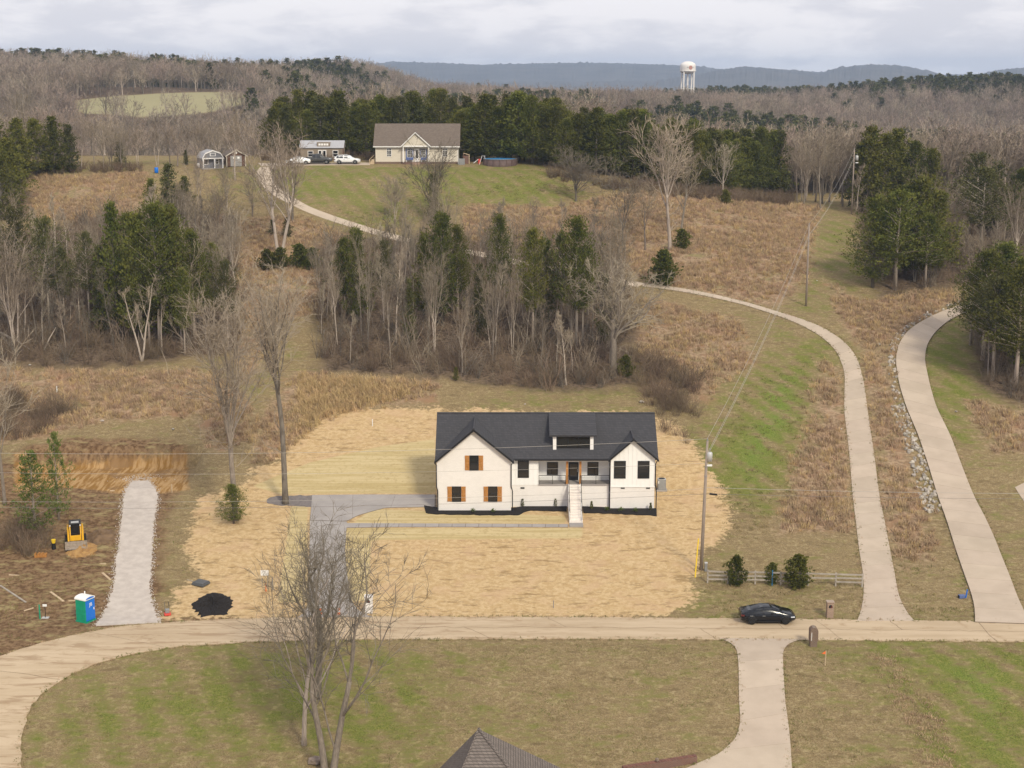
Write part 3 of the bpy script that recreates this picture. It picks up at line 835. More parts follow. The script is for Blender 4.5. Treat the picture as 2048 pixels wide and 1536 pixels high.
# ------------------------------------------------------------------ the white house
def window(parent, x0, x1, z0, z1, y, frame=M_black, fw=0.07, mullion=True, name='window', glass=None, grid=None):
    """framed window standing on a wall face at depth y (looking towards -y)"""
    f = MB()
    f.box(x0 - fw, x0, y - 0.06, y + 0.02, z0 - fw, z1 + fw); f.box(x1, x1 + fw, y - 0.06, y + 0.02, z0 - fw, z1 + fw)
    f.box(x0, x1, y - 0.06, y + 0.02, z0 - fw, z0); f.box(x0, x1, y - 0.06, y + 0.02, z1, z1 + fw)
    w = f.build(name, frame, parent)
    zm = (z0 + z1) / 2
    if grid:
        nx, nz = grid
        for i in range(1, nx):
            xx = x0 + (x1 - x0) * i / nx; box('glazing_bar', frame, w, xx - 0.025, xx + 0.025, y - 0.045, y - 0.012, z0, z1)
        for j in range(1, nz):
            zz = z0 + (z1 - z0) * j / nz; box('glazing_bar', frame, w, x0, x1, y - 0.05, y - 0.014, zz - 0.025, zz + 0.025)
    if mullion:
        box('meeting_rail', frame, w, x0, x1, y - 0.05, y - 0.012, zm - 0.03, zm + 0.03)
        box('pane', glass or M_glass, w, x0, x1, y - 0.022, y - 0.008, zm, z1)
        box('pane', glass or M_glass, w, x0, x1, y - 0.016, y - 0.006, z0, zm)
    else:
        box('pane', glass or M_glass, w, x0, x1, y - 0.022, y - 0.008, z0, z1)
    return w

def shutter(parent, x0, x1, z0, z1, y):
    s = MB()
    n = 3
    for i in range(n):
        a = x0 + (x1 - x0) * i / n + 0.008; b = x0 + (x1 - x0) * (i + 1) / n - 0.008
        s.box(a, b, y - 0.04, y - 0.004, z0, z1)
    o = s.build('shutter', M_cedarwood, parent)
    h = 0.12
    for zz in (z0 + 0.03, z1 - 0.03 - h): box('batten', M_cedarwood, o, x0, x1, y - 0.066, y - 0.041, zz, zz + h)
    mb = MB(); zl, zh = z0 + 0.03 + h, z1 - 0.03 - h; t = 0.11
    mb.prism([(x0, zl), (x0 + t, zl), (x1, zh), (x1 - t, zh)], y - 0.066, y - 0.041)
    mb.build('brace', M_cedarwood, o)
    mb = MB(); mb.prism([(x1, zl), (x1 - t, zl), (x0, zh), (x0 + t, zh)], y - 0.09, y - 0.067)
    mb.build('brace', M_cedarwood, o)

def white_house():
    h = empty('white_house', (at(1090, 1020, 147.5).x, 147.5, 2.6), label='new white brick house with black shingle roof and cedar shutters', cat='house')
    off = h.location.copy()
    YL, YM, YR, YP = 146.4, 147.6, 147.0, 149.1     # left wing, main wall, right wing, porch back wall
    YB = 156.6
    ZB = 1.4                                         # foot of the walls, below ground
    X = lambda px, py, y: at(px, py, y).x
    Z = lambda py, y: at(1024, py, y).z
    parts = []
    def B(name, m, *a, bevel=0.0, parent=None, label=None):
        o = box(name, m, parent, *a, bevel=bevel, label=label)
        if parent is None: parts.append(o)
        return o
    def P(mb, name, m, parent=None, smooth_sh=False):
        o = mb.build(name, m, parent, smooth_sh)
        if parent is None: parts.append(o)
        return o
    zf = Z(970, YM); ze = Z(918, YM - 0.4); zr = Z(826, 152.0)
    yr = 152.0; ye = YM - 0.45
    slope = (zr - ze) / (yr - ye)
    xl0, xl1 = X(874, 970, YL), X(1022, 970, YL)
    xr0, xr1 = X(1221, 970, YR), X(1309, 970, YR)
    xm1 = X(1077, 945, YM)
    # walls
    apexL = Z(858, YL - 0.3); eaveL = Z(921, YL - 0.3); xc = (xl0 + xl1) / 2
    P(MB().prism([(xl0, ZB), (xl1, ZB), (xl1, eaveL + 0.02), (xc, apexL - 0.25), (xl0, eaveL + 0.02)], YL, yr - 0.2), 'wall', M_brick_white)
    B('wall', M_brick_white, xl1 + 0.01, xr0 - 0.01, YM, YB, ZB, zf)
    # board and batten front between wing and porch
    w1 = B('wall', M_siding, xl1 + 0.01, xm1, YM - 0.03, YP + 0.2, zf + 0.002, ze - 0.02)
    B('wall', M_siding, xm1 + 0.002, xr0 - 0.01, YP, YB, zf + 0.12, ze + 0.3)
    apexR = Z(877, YR - 0.3); eaveR = Z(918, YR - 0.3); xcr = (xr0 + xr1) / 2
    P(MB().prism([(xr0, ZB), (xr1, ZB), (xr1, zf), (xr0, zf)], YR, YB), 'wall', M_brick_white)
    w2 = P(MB().prism([(xr0 - 0.0, zf + 0.002), (xr1 + 0.02, zf + 0.002), (xr1 + 0.02, eaveR), (xcr, apexR - 0.25), (xr0 - 0.0, eaveR)], YR - 0.03, YR + 3), 'wall', M_siding)
    # rear body and gable ends of the main roof
    P(MB().prismx([(YM + 0.6, zf), (YB, zf), (YB, ze), (yr, zr - 0.3), (YM + 0.6, ze + 0.2)], xr1 - 0.25, xr1 + 0.015), 'wall', M_siding)
    P(MB().prismx([(YL + 0.6, ZB), (YB, ZB), (YB, ze), (yr, zr - 0.3), (YL + 0.6, ze - 0.2)], xl0 - 0.012, xl0 + 0.25), 'wall', M_brick_white)
    B('wall', M_siding, xl0 + 0.3, xr1 - 0.3, YB - 0.2, YB - 0.02, zf, ze)
    for wobj, x0, x1, zt in ((w1, xl1 + 0.05, xm1 - 0.05, lambda x: ze - 0.05), (w2, xr0 + 0.05, xr1 - 0.05, lambda x: eaveR + (apexR - 0.3 - eaveR) * (1 - abs(x - xcr) / ((xr1 - xr0) / 2)))):
        n = int(round((x1 - x0) / 0.42))
        yy = YM if wobj is w1 else YR
        for i in range(n + 1):
            xx = x0 + (x1 - x0) * i / n
            hit = None
            for (p0, p1, q0, q1) in ((1036, 1057.5, 922, 955), (1229, 1251, 922.5, 956), (1276.5, 1298.5, 922.5, 956)):
                if X(p0, q0, yy) - 0.13 < xx < X(p1, q0, yy) + 0.13: hit = (Z(q1, yy) - 0.12, Z(q0, yy) + 0.12)
            for za, zb in (((zf + 0.02, zt(xx)),) if hit is None else ((zf + 0.02, hit[0]), (hit[1], zt(xx)))):
                if zb - za > 0.1: box('batten', M_siding, wobj, xx - 0.028, xx + 0.028, yy - 0.062, yy - 0.031, za, zb)
    n = 9
    porchw = parts[3]
    for i in range(n + 1):
        xx = xm1 + 0.15 + (xr0 - xm1 - 0.3) * i / n
        if any(X(p0, 930, YP) - 0.12 < xx < X(p1, 930, YP) + 0.12 for p0, p1 in ((1094, 1116), (1175, 1197), (1132, 1163))): continue
        box('batten', M_siding, porchw, xx - 0.028, xx + 0.028, YP - 0.032, YP - 0.001, zf + 0.14, ze - 0.1)
    box('ledge', M_siding_white2, w2, xr0 - 0.01, xr1 + 0.04, YR - 0.075, YR - 0.034, zf - 0.06, zf + 0.05)
    # porch
    B('porch_floor', M_conc_grey, xm1, xr0 - 0.005, YM - 0.12, YP + 0.1, zf + 0.003, zf + 0.11, label='grey porch floor')
    B('porch_beam', M_siding_white2, xm1 + 0.01, xr0 - 0.02, YM - 0.05, YM + 0.12, ze - 0.34, ze - 0.05)
    B('porch_ceiling', M_siding_white2, xm1 + 0.01, xr0 - 0.02, YM + 0.125, YP - 0.002, ze - 0.12, ze - 0.06)
    B('fascia', M_siding_white2, xl1 + 0.02, xm1, YM - 0.06, YM - 0.034, ze - 0.3, ze - 0.06)
    # the main roof with its cross gables and dormer
    rl, rr_ = X(870, 918, ye), X(1317, 918, ye)
    rf = P(MB().slab((rl, ye, ze), (rr_, ye, ze), (rr_, yr, zr), (rl, yr, zr), 0.16), 'roof', M_shingle)
    yb2 = 2 * yr - ye
    P(MB().slab((rl, yb2, ze), (rr_, yb2, ze), (rr_, yr + 0.002, zr), (rl, yr + 0.002, zr), 0.16), 'roof', M_shingle)
    P(MB().tube([(rl, yr, zr + 0.0), (rr_, yr, zr + 0.0)], 0.10, 5), 'ridge_cap', M_shingle, rf)
    gx0, gx1 = X(868.5, 921, YL - 0.45), X(1028, 921, YL - 0.45)
    gx0 = min(gx0, rl - 0.01)
    yg = YL - 0.42
    for (xa, m_) in ((gx0, 1), (gx1, -1)):
        g = P(MB().slab((xa, yg, eaveL - 0.12), (xc, yg, apexL), (xc, yr + 0.1, apexL), (xa, yr + 0.1, eaveL - 0.12), 0.16), 'gable_roof', M_shingle)
        # black rake board
        ang = Vector((xc - xa, 0, apexL - eaveL + 0.12)).normalized()
        P(MB().prism([(xa, eaveL - 0.12 - 0.22), (xc, apexL - 0.24), (xc, apexL + 0.015), (xa, eaveL - 0.10)], yg - 0.05, yg - 0.001), 'rake_board', M_black, g)
    P(MB().tube([(xc, yg, apexL + 0.0), (xc, yr - 0.5, apexL + 0.0)], 0.11, 5), 'ridge_cap', M_shingle)
    rx0, rx1 = X(1217, 918, YR - 0.45), X(1318.5, 918, YR - 0.45)
    yg2 = YR - 0.42
    xcr2 = (rx0 + rx1) / 2 - 0.05
    for xa in (rx0, rx1):
        g = P(MB().slab((xa, yg2, eaveR - 0.1), (xcr2, yg2, apexR), (xcr2, 151.4, apexR), (xa, 151.4, eaveR - 0.1), 0.16), 'gable_roof', M_shingle)
        P(MB().prism([(xa, eaveR - 0.1 - 0.2), (xcr2, apexR - 0.22), (xcr2, apexR + 0.015), (xa, eaveR - 0.085)], yg2 - 0.05, yg2 - 0.001), 'rake_board', M_black, g)
    P(MB().tube([(xcr2, yg2, apexR), (xcr2, 150.0, apexR)], 0.10, 5), 'ridge_cap', M_shingle)
    # dormer
    yd = 148.15; zd0 = ze + slope * (yd - ye) - 0.1
    dx0, dx1 = X(1106, 885, yd), X(1187, 885, yd)
    zd1 = Z(870, yd - 0.25)
    B('dormer_wall', M_black, dx0 + 0.25, dx1 - 0.25, yd + 0.10, yd + 2.5, zd0, zd1 - 0.05)
    for xa in (dx0, dx1 - 0.34):
        B('dormer_post', M_siding_white2, xa, xa + 0.34, yd - 0.02, yd + 1.5, zd0 - 0.05, zd1 - 0.08)
    nwin = 3
    for i in range(nwin):
        a = dx0 + 0.42 + (dx1 - dx0 - 0.84) * i / nwin + 0.06; b = dx0 + 0.42 + (dx1 - dx0 - 0.84) * (i + 1) / nwin - 0.06
        parts.append(window(None, a, b, zd0 + 0.35, zd1 - 0.32, yd + 0.09, fw=0.05, mullion=False))
    ddx0, ddx1 = X(1099, 868, yd - 0.4), X(1194, 868, yd - 0.4)
    P(MB().slab((ddx0, yd - 0.4, zd1), (ddx1, yd - 0.4, zd1), (ddx1, yr - 0.1, zr + 0.07), (ddx0, yr - 0.1, zr + 0.07), 0.18), 'dormer_roof', M_shingle)
    # gutters and downspouts
    P(MB().box(xl1 + 0.35, xr0 - 0.2, ye - 0.12, ye - 0.005, ze - 0.15, ze - 0.02), 'gutter', M_black)
    def spout(px, ytop, ybase, z1, z0, dx):
        x = X(px, 960, ytop)
        P(MB().tube([(x + dx, ytop - 0.45, z1), (x, ytop - 0.1, z1 - 0.45), (x, ytop - 0.1, zf + 0.2), (x + 0.12 * (1 if dx else 0), ytop - 0.1, zf - 0.25), (x + 0.12 * (1 if dx else 0), ytop - 0.1, z0)], 0.055, 5), 'downspout', M_black)
    spout(1022.5, YL, YL, eaveL - 0.1, 2.5, 0.15)
    spout(873, YL, YL, eaveL - 0.1, 2.5, -0.15)
    spout(1219, YM, YM, ze - 0.1, 2.4, 0)
    spout(1310.5, YR, YR, eaveR - 0.1, 2.4, 0.15)
    # windows: photo outlines on their wall planes
    def win(px0, px1, py0, py1, y, shut=False, **k):
        x0, x1 = X(px0, py0, y), X(px1, py0, y); z1, z0 = Z(py0, y), Z(py1, y)
        parts.append(window(None, x0 + 0.06, x1 - 0.06, z0 + 0.06, z1 - 0.06, y, **k))
        if shut:
            wsh = (x1 - x0) * 0.5
            shutter(None, x0 - 0.02 - wsh, x0 - 0.02, z0, z1, y); shutter(None, x1 + 0.02, x1 + 0.02 + wsh, z0, z1, y)
    before = set(COL.objects)
    win(939, 957, 911, 940.5, YL, True); win(904, 922, 973, 1003, YL, True); win(976.5, 994.5, 973, 1003, YL, True)
    for o in COL.objects:
        if o not in before and o.parent is None and o not in parts: parts.append(o)
    win(1036, 1057.5, 922, 955, YM - 0.03, fw=0.08); win(1094, 1116, 924, 949.5, YP, fw=0.06); win(1175, 1197, 924, 950, YP, fw=0.06)
    win(1229, 1251, 922.5, 956, YR - 0.03, fw=0.10); win(1276.5, 1298.5, 922.5, 956, YR - 0.03, fw=0.10)
    # front door between two cedar columns
    d0, d1 = X(1137, 945, YP), X(1157, 945, YP)
    d = box('door', M_black, None, d0, d1, YP - 0.06, YP - 0.002, zf + 0.12, Z(924, YP)); parts.append(d)
    box('pane', M_glass, d, d0 + 0.15, d1 - 0.15, YP - 0.07, YP - 0.061, zf + 0.5, Z(928, YP))
    box('handle', M_metal_light, d, d1 - 0.12, d1 - 0.08, YP - 0.1, YP - 0.061, zf + 1.0, zf + 1.3)
    for px in (1132, 1158.5):
        xa = X(px, 945, YM); B('column', M_cedarwood, xa, xa + 0.22, YM - 0.02, YM + 0.20, zf + 0.112, ze - 0.34)
    # foundation vents
    for px, y in ((1045, YM), (1245.5, YR), (1296, YR)):
        xa = X(px, 976, y); za = Z(976, y)
        v = B('vent', M_black, xa - 0.2, xa + 0.2, y - 0.03, y - 0.001, za - 0.09, za + 0.09)
        for k in range(3): box('louvre', M_metal_grey, v, xa - 0.18, xa + 0.18, y - 0.045, y - 0.031, za - 0.06 + 0.05 * k, za - 0.045 + 0.05 * k)
    # porch railings
    def railing(x0, x1):
        r = P(MB().box(x0, x1, YM - 0.06, YM - 0.02, zf + 0.98, zf + 1.03), 'railing', M_black)
        for k in range(7): box('rail', M_black, r, x0, x1, YM - 0.048, YM - 0.032, zf + 0.2 + 0.105 * k, zf + 0.215 + 0.105 * k)
        for xx in (x0, (x0 + x1) / 2, x1 - 0.04): box('post', M_black, r, xx, xx + 0.04, YM - 0.062, YM - 0.018, zf + 0.112, zf + 1.029)
    railing(xm1 + 0.02, X(1131.5, 960, YM)); railing(X(1163, 960, YM), xr0 - 0.03)
    # stairs
    sx0, sx1 = X(1136, 970, YM), X(1162, 970, YM)
    nst = 14; y0 = 143.35; z0 = gz(sx0, y0) - 0.02
    zt = zf + 0.11
    st = empty('front_stairs', (0, 0, 0)); parts.append(st)
    for i in range(nst):
        ya = y0 + (YM - 0.13 - y0) * i / nst; za = z0 + (zt - z0) * (i + 1) / nst
        box('step', M_step, st, sx0 + 0.1, sx1 - 0.1, ya, YM - 0.13, za - (zt - z0) / nst + (0.0015 * i), za - 0.01 if i < nst - 1 else za)
    for xa in (sx0, sx1 - 0.1):
        mb = MB(); mb.prismx([(y0 - 0.05, z0 - 0.5), (YM - 0.13, z0 - 0.5), (YM - 0.13, zt + 0.06), (y0 - 0.05, z0 + 0.32)], xa, xa + 0.1)
        mb.build('stringer', M_brick_white, st)
        rail = MB(); rail.tube([(xa + 0.05, y0 - 0.05, z0 + 1.1), (xa + 0.05, YM - 0.1, zt + 0.95)], 0.035, 5)
        ro = rail.build('handrail', M_black, st)
    box('landing', M_conc_grey, st, sx0 - 0.02, sx1 + 0.02, y0 - 1.05, y0 - 0.052, z0 - 0.3, z0 + 0.05)
    for xa in (sx0 + 0.03, sx1 - 0.07):
        for k in range(5):
            ya = y0 + (YM - 0.3 - y0) * k / 4; zb = z0 + (zt - z0) * k / 4
            box('baluster', M_black, st, xa, xa + 0.035, ya, ya + 0.035, zb + 0.1, zb + 1.08 - 0.02 * k)
    for o in parts:
        o.parent = h
        o.matrix_parent_inverse = Matrix.Translation(-off)
    # mulch bed along the front: uneven black sheet
    def bed(name, label, top, bot, n=46):
        L = resample([G(*p) for p in top], n); Rr = resample([G(*p) for p in bot], n)
        rr = np.random.RandomState(3); Rr = Rr + rr.randn(*Rr.shape) * 0.05
        o = strip_mesh(L, Rr, 0, n - 1, 4, 0.09, 0.2).build(name, M_mulch); orient_up(o)
        tag(o, label, 'mulch', kind='structure')
    bed('mulch_bed', 'black mulch bed along the garage wing of the white house', [(848, 1012), (872, 1016), (1024, 1017), (1060, 1012), (1134, 1013)], [(850, 1026), (872, 1029), (1010, 1031), (1038, 1030), (1056, 1022), (1134, 1023)])
    bed('mulch_bed', 'black mulch bed right of the front stairs', [(1165, 1014), (1220, 1016), (1313, 1018)], [(1165, 1026), (1230, 1028), (1314, 1032)], 30)
    return h
white_house()

def ac_unit():
    p = G(1323, 979)
    t = empty('air_conditioner', p, 0, 'grey air conditioning unit beside the right wall of the white house', 'air conditioner')
    box('pad', M_conc_grey, t, -0.62, 0.55, -0.5, 0.55, -0.25, 0.08)
    mb = MB(); mb.prismz([(-0.42, -0.38), (-0.38, -0.42), (0.38, -0.42), (0.42, -0.38), (0.42, 0.38), (0.38, 0.42), (-0.38, 0.42), (-0.42, 0.38)], 0.08, 1.12); mb.build('cabinet', M_metal_grey, t)
    for k in range(9): box('grille_slat', M_metal_light, t, -0.36, 0.36, -0.45, -0.422, 0.18 + 0.1 * k, 0.2 + 0.1 * k)
    MB().lathe([(0.44, 1.12), (0.44, 1.19), (0.36, 1.19)], 20).build('top_cover', M_metal_light, t)
    MB().lathe([(0.33, 1.19), (0.33, 1.215), (0.05, 1.22)], 20).build('fan_grille', M_black, t)
    box('label_plate', M_white, t, -0.40, -0.30, -0.44, -0.424, 0.75, 1.05)
ac_unit()

def small_plant(px, py, hh, kind, label, group):
    p = G(px, py, 0.08)
    r = random.Random(px)
    t = empty('shrub', p, 0, label, 'shrub', group)
    mb = MB()
    if kind == 'column':
        for k in range(90):
            z = r.uniform(0.08, 1) * hh; rad = 0.14 * (1 - (z / hh) ** 2 * 0.7); a = r.uniform(0, 6.28)
            c = Vector((rad * math.cos(a), rad * math.sin(a), z))
            d = Vector((math.cos(a) * 0.4, math.sin(a) * 0.4, 1)).normalized() * 0.16; s = Vector((-math.sin(a), math.cos(a), 0)) * 0.05
            mb.add([c - s, c + s, c + d], [(0, 1, 2)])
    else:
        for k in range(70):
            a = r.uniform(0, 6.28); e = r.uniform(0.2, 1.4)
            d = Vector((math.cos(a) * math.cos(e), math.sin(a) * math.cos(e), math.sin(e)))
            c = d * r.uniform(0.05, hh); s = Vector((-math.sin(a), math.cos(a), 0)) * 0.05
            mb.add([c - s, c + s, c + d * 0.14], [(0, 1, 2)])
    mb.build('foliage', M_cedar if kind == 'column' else M_evergreen, t)
    MB().tube([(0, 0, -0.1), (0, 0, hh * 0.5)], 0.02, 4).build('stem', M_bark, t)
for q in (1045, 1111, 1183): small_plant(q, 1013 + (5 if q > 1136 else 0), 0.75, 'column', 'small dark columnar shrub in the mulch against the white wall', 'columnar shrubs along the house front')
small_plant(1301, 1021, 0.75, 'column', 'columnar shrub at the right corner of the white house', None)
for q, y in ((945, 1024), (985, 1024), (1214, 1021), (1242, 1022), (1271, 1023)): small_plant(q, y, 0.36, 'mound', 'tiny round green shrub in the mulch bed', 'round shrubs in the mulch bed')

# ------------------------------------------------------------------ plants: generators
def bare_tree(seed, h=15.0, r0=0.22, trunk_frac=0.45, n1=11, n2=7, n3=6, n4=4, spread=0.9, up=0.35, lean=0.03, forks=1, tw=0.016, wig=0.10, low=0.25, crook=0.0, leader=True):
    """tapered trunk with limbs (first mesh) and the branches and twigs of the crown (second mesh)"""
    r = random.Random(seed)
    T, C = MB(), MB()
    def rv(k): return Vector((r.gauss(0, k), r.gauss(0, k), r.gauss(0, k * 0.6)))
    def path(p, d, L, n, w, trop):
        pts = [p.copy()]; d = d.normalized()
        for i in range(n):
            d = (d + rv(w) + Vector((0, 0, trop))).normalized()
            p = p + d * (L / n); pts.append(p.copy())
        return pts
    def side(pts, t):
        k = min(int(t * (len(pts) - 1)), len(pts) - 2); f = t * (len(pts) - 1) - k
        return pts[k] + (pts[k + 1] - pts[k]) * f, (pts[k + 1] - pts[k]).normalized()
    def offdir(d, ang):
        ref = Vector((0, 0, 1)) if abs(d.z) < 0.9 else Vector((1, 0, 0))
        u = d.cross(ref).normalized(); w = d.cross(u); a = r.uniform(0, 6.283)
        return (d * math.cos(ang) + (u * math.cos(a) + w * math.sin(a)) * math.sin(ang)).normalized()
    def twigs(pts, L, n):
        for _ in range(n):
            q, d = side(pts, r.uniform(0.15, 1.0))
            e = (offdir(d, r.uniform(0.3, 0.9)) + Vector((0, 0, 0.2))).normalized()
            l = L * r.uniform(0.5, 1.1); s = d.cross(e)
            if s.length < 1e-4: s = Vector((1, 0, 0))
            s = s.normalized() * tw
            m = q + e * l * 0.55 + rv(0.05)
            C.add([q - s, q + s, m + s * 0.6, q + e * l + rv(0.1), m - s * 0.6], [(0, 1, 2, 4), (4, 2, 3)])
    stems = []
    for k in range(forks):
        d0 = Vector((r.gauss(0, lean), r.gauss(0, lean), 1))
        if forks > 1: 
            a = 6.283 * k / forks + r.uniform(-0.5, 0.5); d0 = Vector((math.cos(a) * 0.18, math.sin(a) * 0.18, 1))
        L = h * (r.uniform(0.8, 0.95) if leader else r.uniform(0.5, 0.62))
        rr = r0 / (forks ** 0.5)
        pts = path(Vector((0, 0, -0.3)), d0, L, 9, 0.035 + crook, 0.03)
        rad = [rr * (1 - i / 9.0 * 0.86) * (1.35 if i == 0 else 1) for i in range(10)]
        T.tube(pts, rad, 7)
        stems.append((pts, L, rr))
    for pts, L, rr in stems:
        nb = max(3, n1 // forks)
        for i in range(nb):
            t = low + (1 - low) * ((i + r.uniform(0, 0.9)) / nb) ** 0.85
            t = min(t, 0.985)
            q, d = side(pts, t)
            ln = L * spread * (0.50 - 0.34 * (t - low) / (1 - low)) * r.uniform(0.7, 1.2)
            e = offdir(Vector((0, 0, 1)), r.uniform(0.55, 1.05))
            br = max(rr * (1 - t * 0.86) * r.uniform(0.4, 0.62), 0.03)
            bp = path(q, e, ln, 6, wig + crook, up * 0.25)
            (T if br > r0 * 0.28 else C).tube(bp, [br * (1 - 0.8 * j / 6) for j in range(7)], 5, False)
            for j in range(n2):
                q2, d2 = side(bp, r.uniform(0.22, 0.98))
                l2 = ln * r.uniform(0.25, 0.5)
                b2 = path(q2, (offdir(d2, r.uniform(0.4, 0.9)) + Vector((0, 0, up * 0.5))).normalized(), l2, 4, wig * 1.3, up * 0.15)
                C.tube(b2, [max(br * 0.38, 0.02) * (1 - 0.7 * k / 4) for k in range(5)], 3, False)
                for k in range(n3):
                    q3, d3 = side(b2, r.uniform(0.15, 1.0))
                    l3 = max(l2 * r.uniform(0.3, 0.6), 0.5)
                    b3 = path(q3, (offdir(d3, r.uniform(0.35, 0.85)) + Vector((0, 0, up * 0.35))).normalized(), l3, 2, wig * 1.5, up * 0.1)
                    C.tube(b3, [tw * 1.15, tw * 0.9, tw * 0.5], 3, False)
                    twigs(b3, l3 * 0.7, n4)
            twigs(bp, 0.8, 3)
    return T, C

def vase_tree(seed, h=15.0, r0=0.25, trunk=0.4, limbs=7, ang=(0.15, 0.7), n2=10, n3=6, n4=3, tw=0.016, up=0.10, wig=0.09, stems=1, low=0.6, side=0.0):
    """trunk that breaks up into arching limbs, with a fine crown of twigs"""
    r = random.Random(seed)
    T, C = MB(), MB()
    def rv(k): return Vector((r.gauss(0, k), r.gauss(0, k), r.gauss(0, k * 0.6)))
    def path(p, d, L, n, w, trop):
        pts = [p.copy()]; d = d.normalized()
        for i in range(n):
            d = (d + rv(w) + Vector((0, 0, trop))).normalized(); p = p + d * (L / n); pts.append(p.copy())
        return pts
    def on(pts, t):
        k = min(int(t * (len(pts) - 1)), len(pts) - 2); f = t * (len(pts) - 1) - k
        return pts[k] + (pts[k + 1] - pts[k]) * f, (pts[k + 1] - pts[k]).normalized()
    def off(d, a_):
        ref = Vector((0, 0, 1)) if abs(d.z) < 0.9 else Vector((1, 0, 0))
        u = d.cross(ref).normalized(); w = d.cross(u); a = r.uniform(0, 6.283)
        return (d * math.cos(a_) + (u * math.cos(a) + w * math.sin(a)) * math.sin(a_)).normalized()
    def twig(q, d, L):
        e = (off(d, r.uniform(0.25, 0.9)) + Vector((0, 0, 0.15))).normalized(); l = L * r.uniform(0.5, 1.1)
        s_ = d.cross(e)
        s_ = (s_.normalized() if s_.length > 1e-4 else Vector((1, 0, 0))) * tw * 0.9
        m = q + e * l * 0.55 + rv(0.04)
        C.add([q - s_, q + s_, m + s_ * 0.6, q + e * l + rv(0.08), m - s_ * 0.6], [(0, 1, 2, 4), (4, 2, 3)])
    def branch(p, d, L, rad, lv):
        b = path(p, d, L, 4 if lv == 2 else 2, wig * (1 + 0.3 * lv), up * 0.7)
        if lv == 2:
            C.tube(b, [max(rad * (1 - 0.75 * k / 4), tw) for k in range(5)], 3, False)
            for k in range(n3):
                q, e = on(b, r.uniform(0.12, 1.0)); branch(q, (off(e, r.uniform(0.4, 1.0)) + Vector((0, 0, up * 0.5))).normalized(), max(L * r.uniform(0.28, 0.55), 0.55), tw * 1.2, 3)
        else:
            C.tube(b, [tw * 1.2, tw, tw * 0.5], 3, False)
            for k in range(n4):
                q, e = on(b, r.uniform(0.1, 1.0)); twig(q, e, L * 0.75)
    for st in range(stems):
        d0 = Vector((r.gauss(0, 0.02), r.gauss(0, 0.02), 1)); base = Vector((0, 0, -0.3)); rr = r0
        if stems > 1:
            a = 6.283 * st / stems + r.uniform(-0.4, 0.4); d0 = Vector((math.cos(a) * 0.13, math.sin(a) * 0.13, 1)); rr = r0 / stems ** 0.5; base = Vector((math.cos(a) * rr, math.sin(a) * rr, -0.3))
        tl = h * trunk * r.uniform(0.92, 1.06) + 0.3
        tp = path(base, d0, tl, 7, 0.03, 0.03)
        trd = [rr * (1.4 if i == 0 else 1.08 - 0.42 * i / 7) for i in range(8)]
        T.tube(tp, trd, 8)
        for i in range(limbs):
            t = 1.0 if i == 0 else r.uniform(low, 1.0)
            q, e = on(tp, min(t, 0.999))
            a_ = r.uniform(*ang) * (0.35 if i == 0 else 1)
            az = i * 2.4 + r.uniform(-0.5, 0.5)
            a_ *= 1.25 - 0.5 * (t - low) / max(1 - low, 0.01)
            d = Vector((math.sin(a_) * math.cos(az), math.sin(a_) * math.sin(az), math.cos(a_)))
            L = (h - q.z) * r.uniform(0.78, 1.02) / max(math.cos(a_ * 0.75), 0.5) * (1 if a_ < 0.6 else 0.85)
            lr = rr * (0.55 if i == 0 else r.uniform(0.26, 0.44))
            lp = path(q, d, L, 8, wig * 0.9, up * 0.55)
            T.tube(lp, [max(lr * (1 - 0.88 * k / 8), tw * 1.3) for k in range(9)], 6, False)
            for k in range(n2):
                t2 = 0.18 + 0.82 * (k + r.random()) / n2
                q2, e2 = on(lp, min(t2, 0.99))
                branch(q2, (off(e2, r.uniform(0.45, 1.1)) + Vector((0, 0, up * 0.6))).normalized(), L * r.uniform(0.2, 0.46) * (1.15 - 0.5 * t2), max(lr * (1 - 0.8 * t2) * 0.5, tw * 1.3), 2)
        for k in range(int(side)):
            q, e = on(tp, r.uniform(0.35, 0.95)); branch(q, off(e, r.uniform(0.9, 1.4)), h * r.uniform(0.06, 0.16), 0.035, 2)
    return T, C

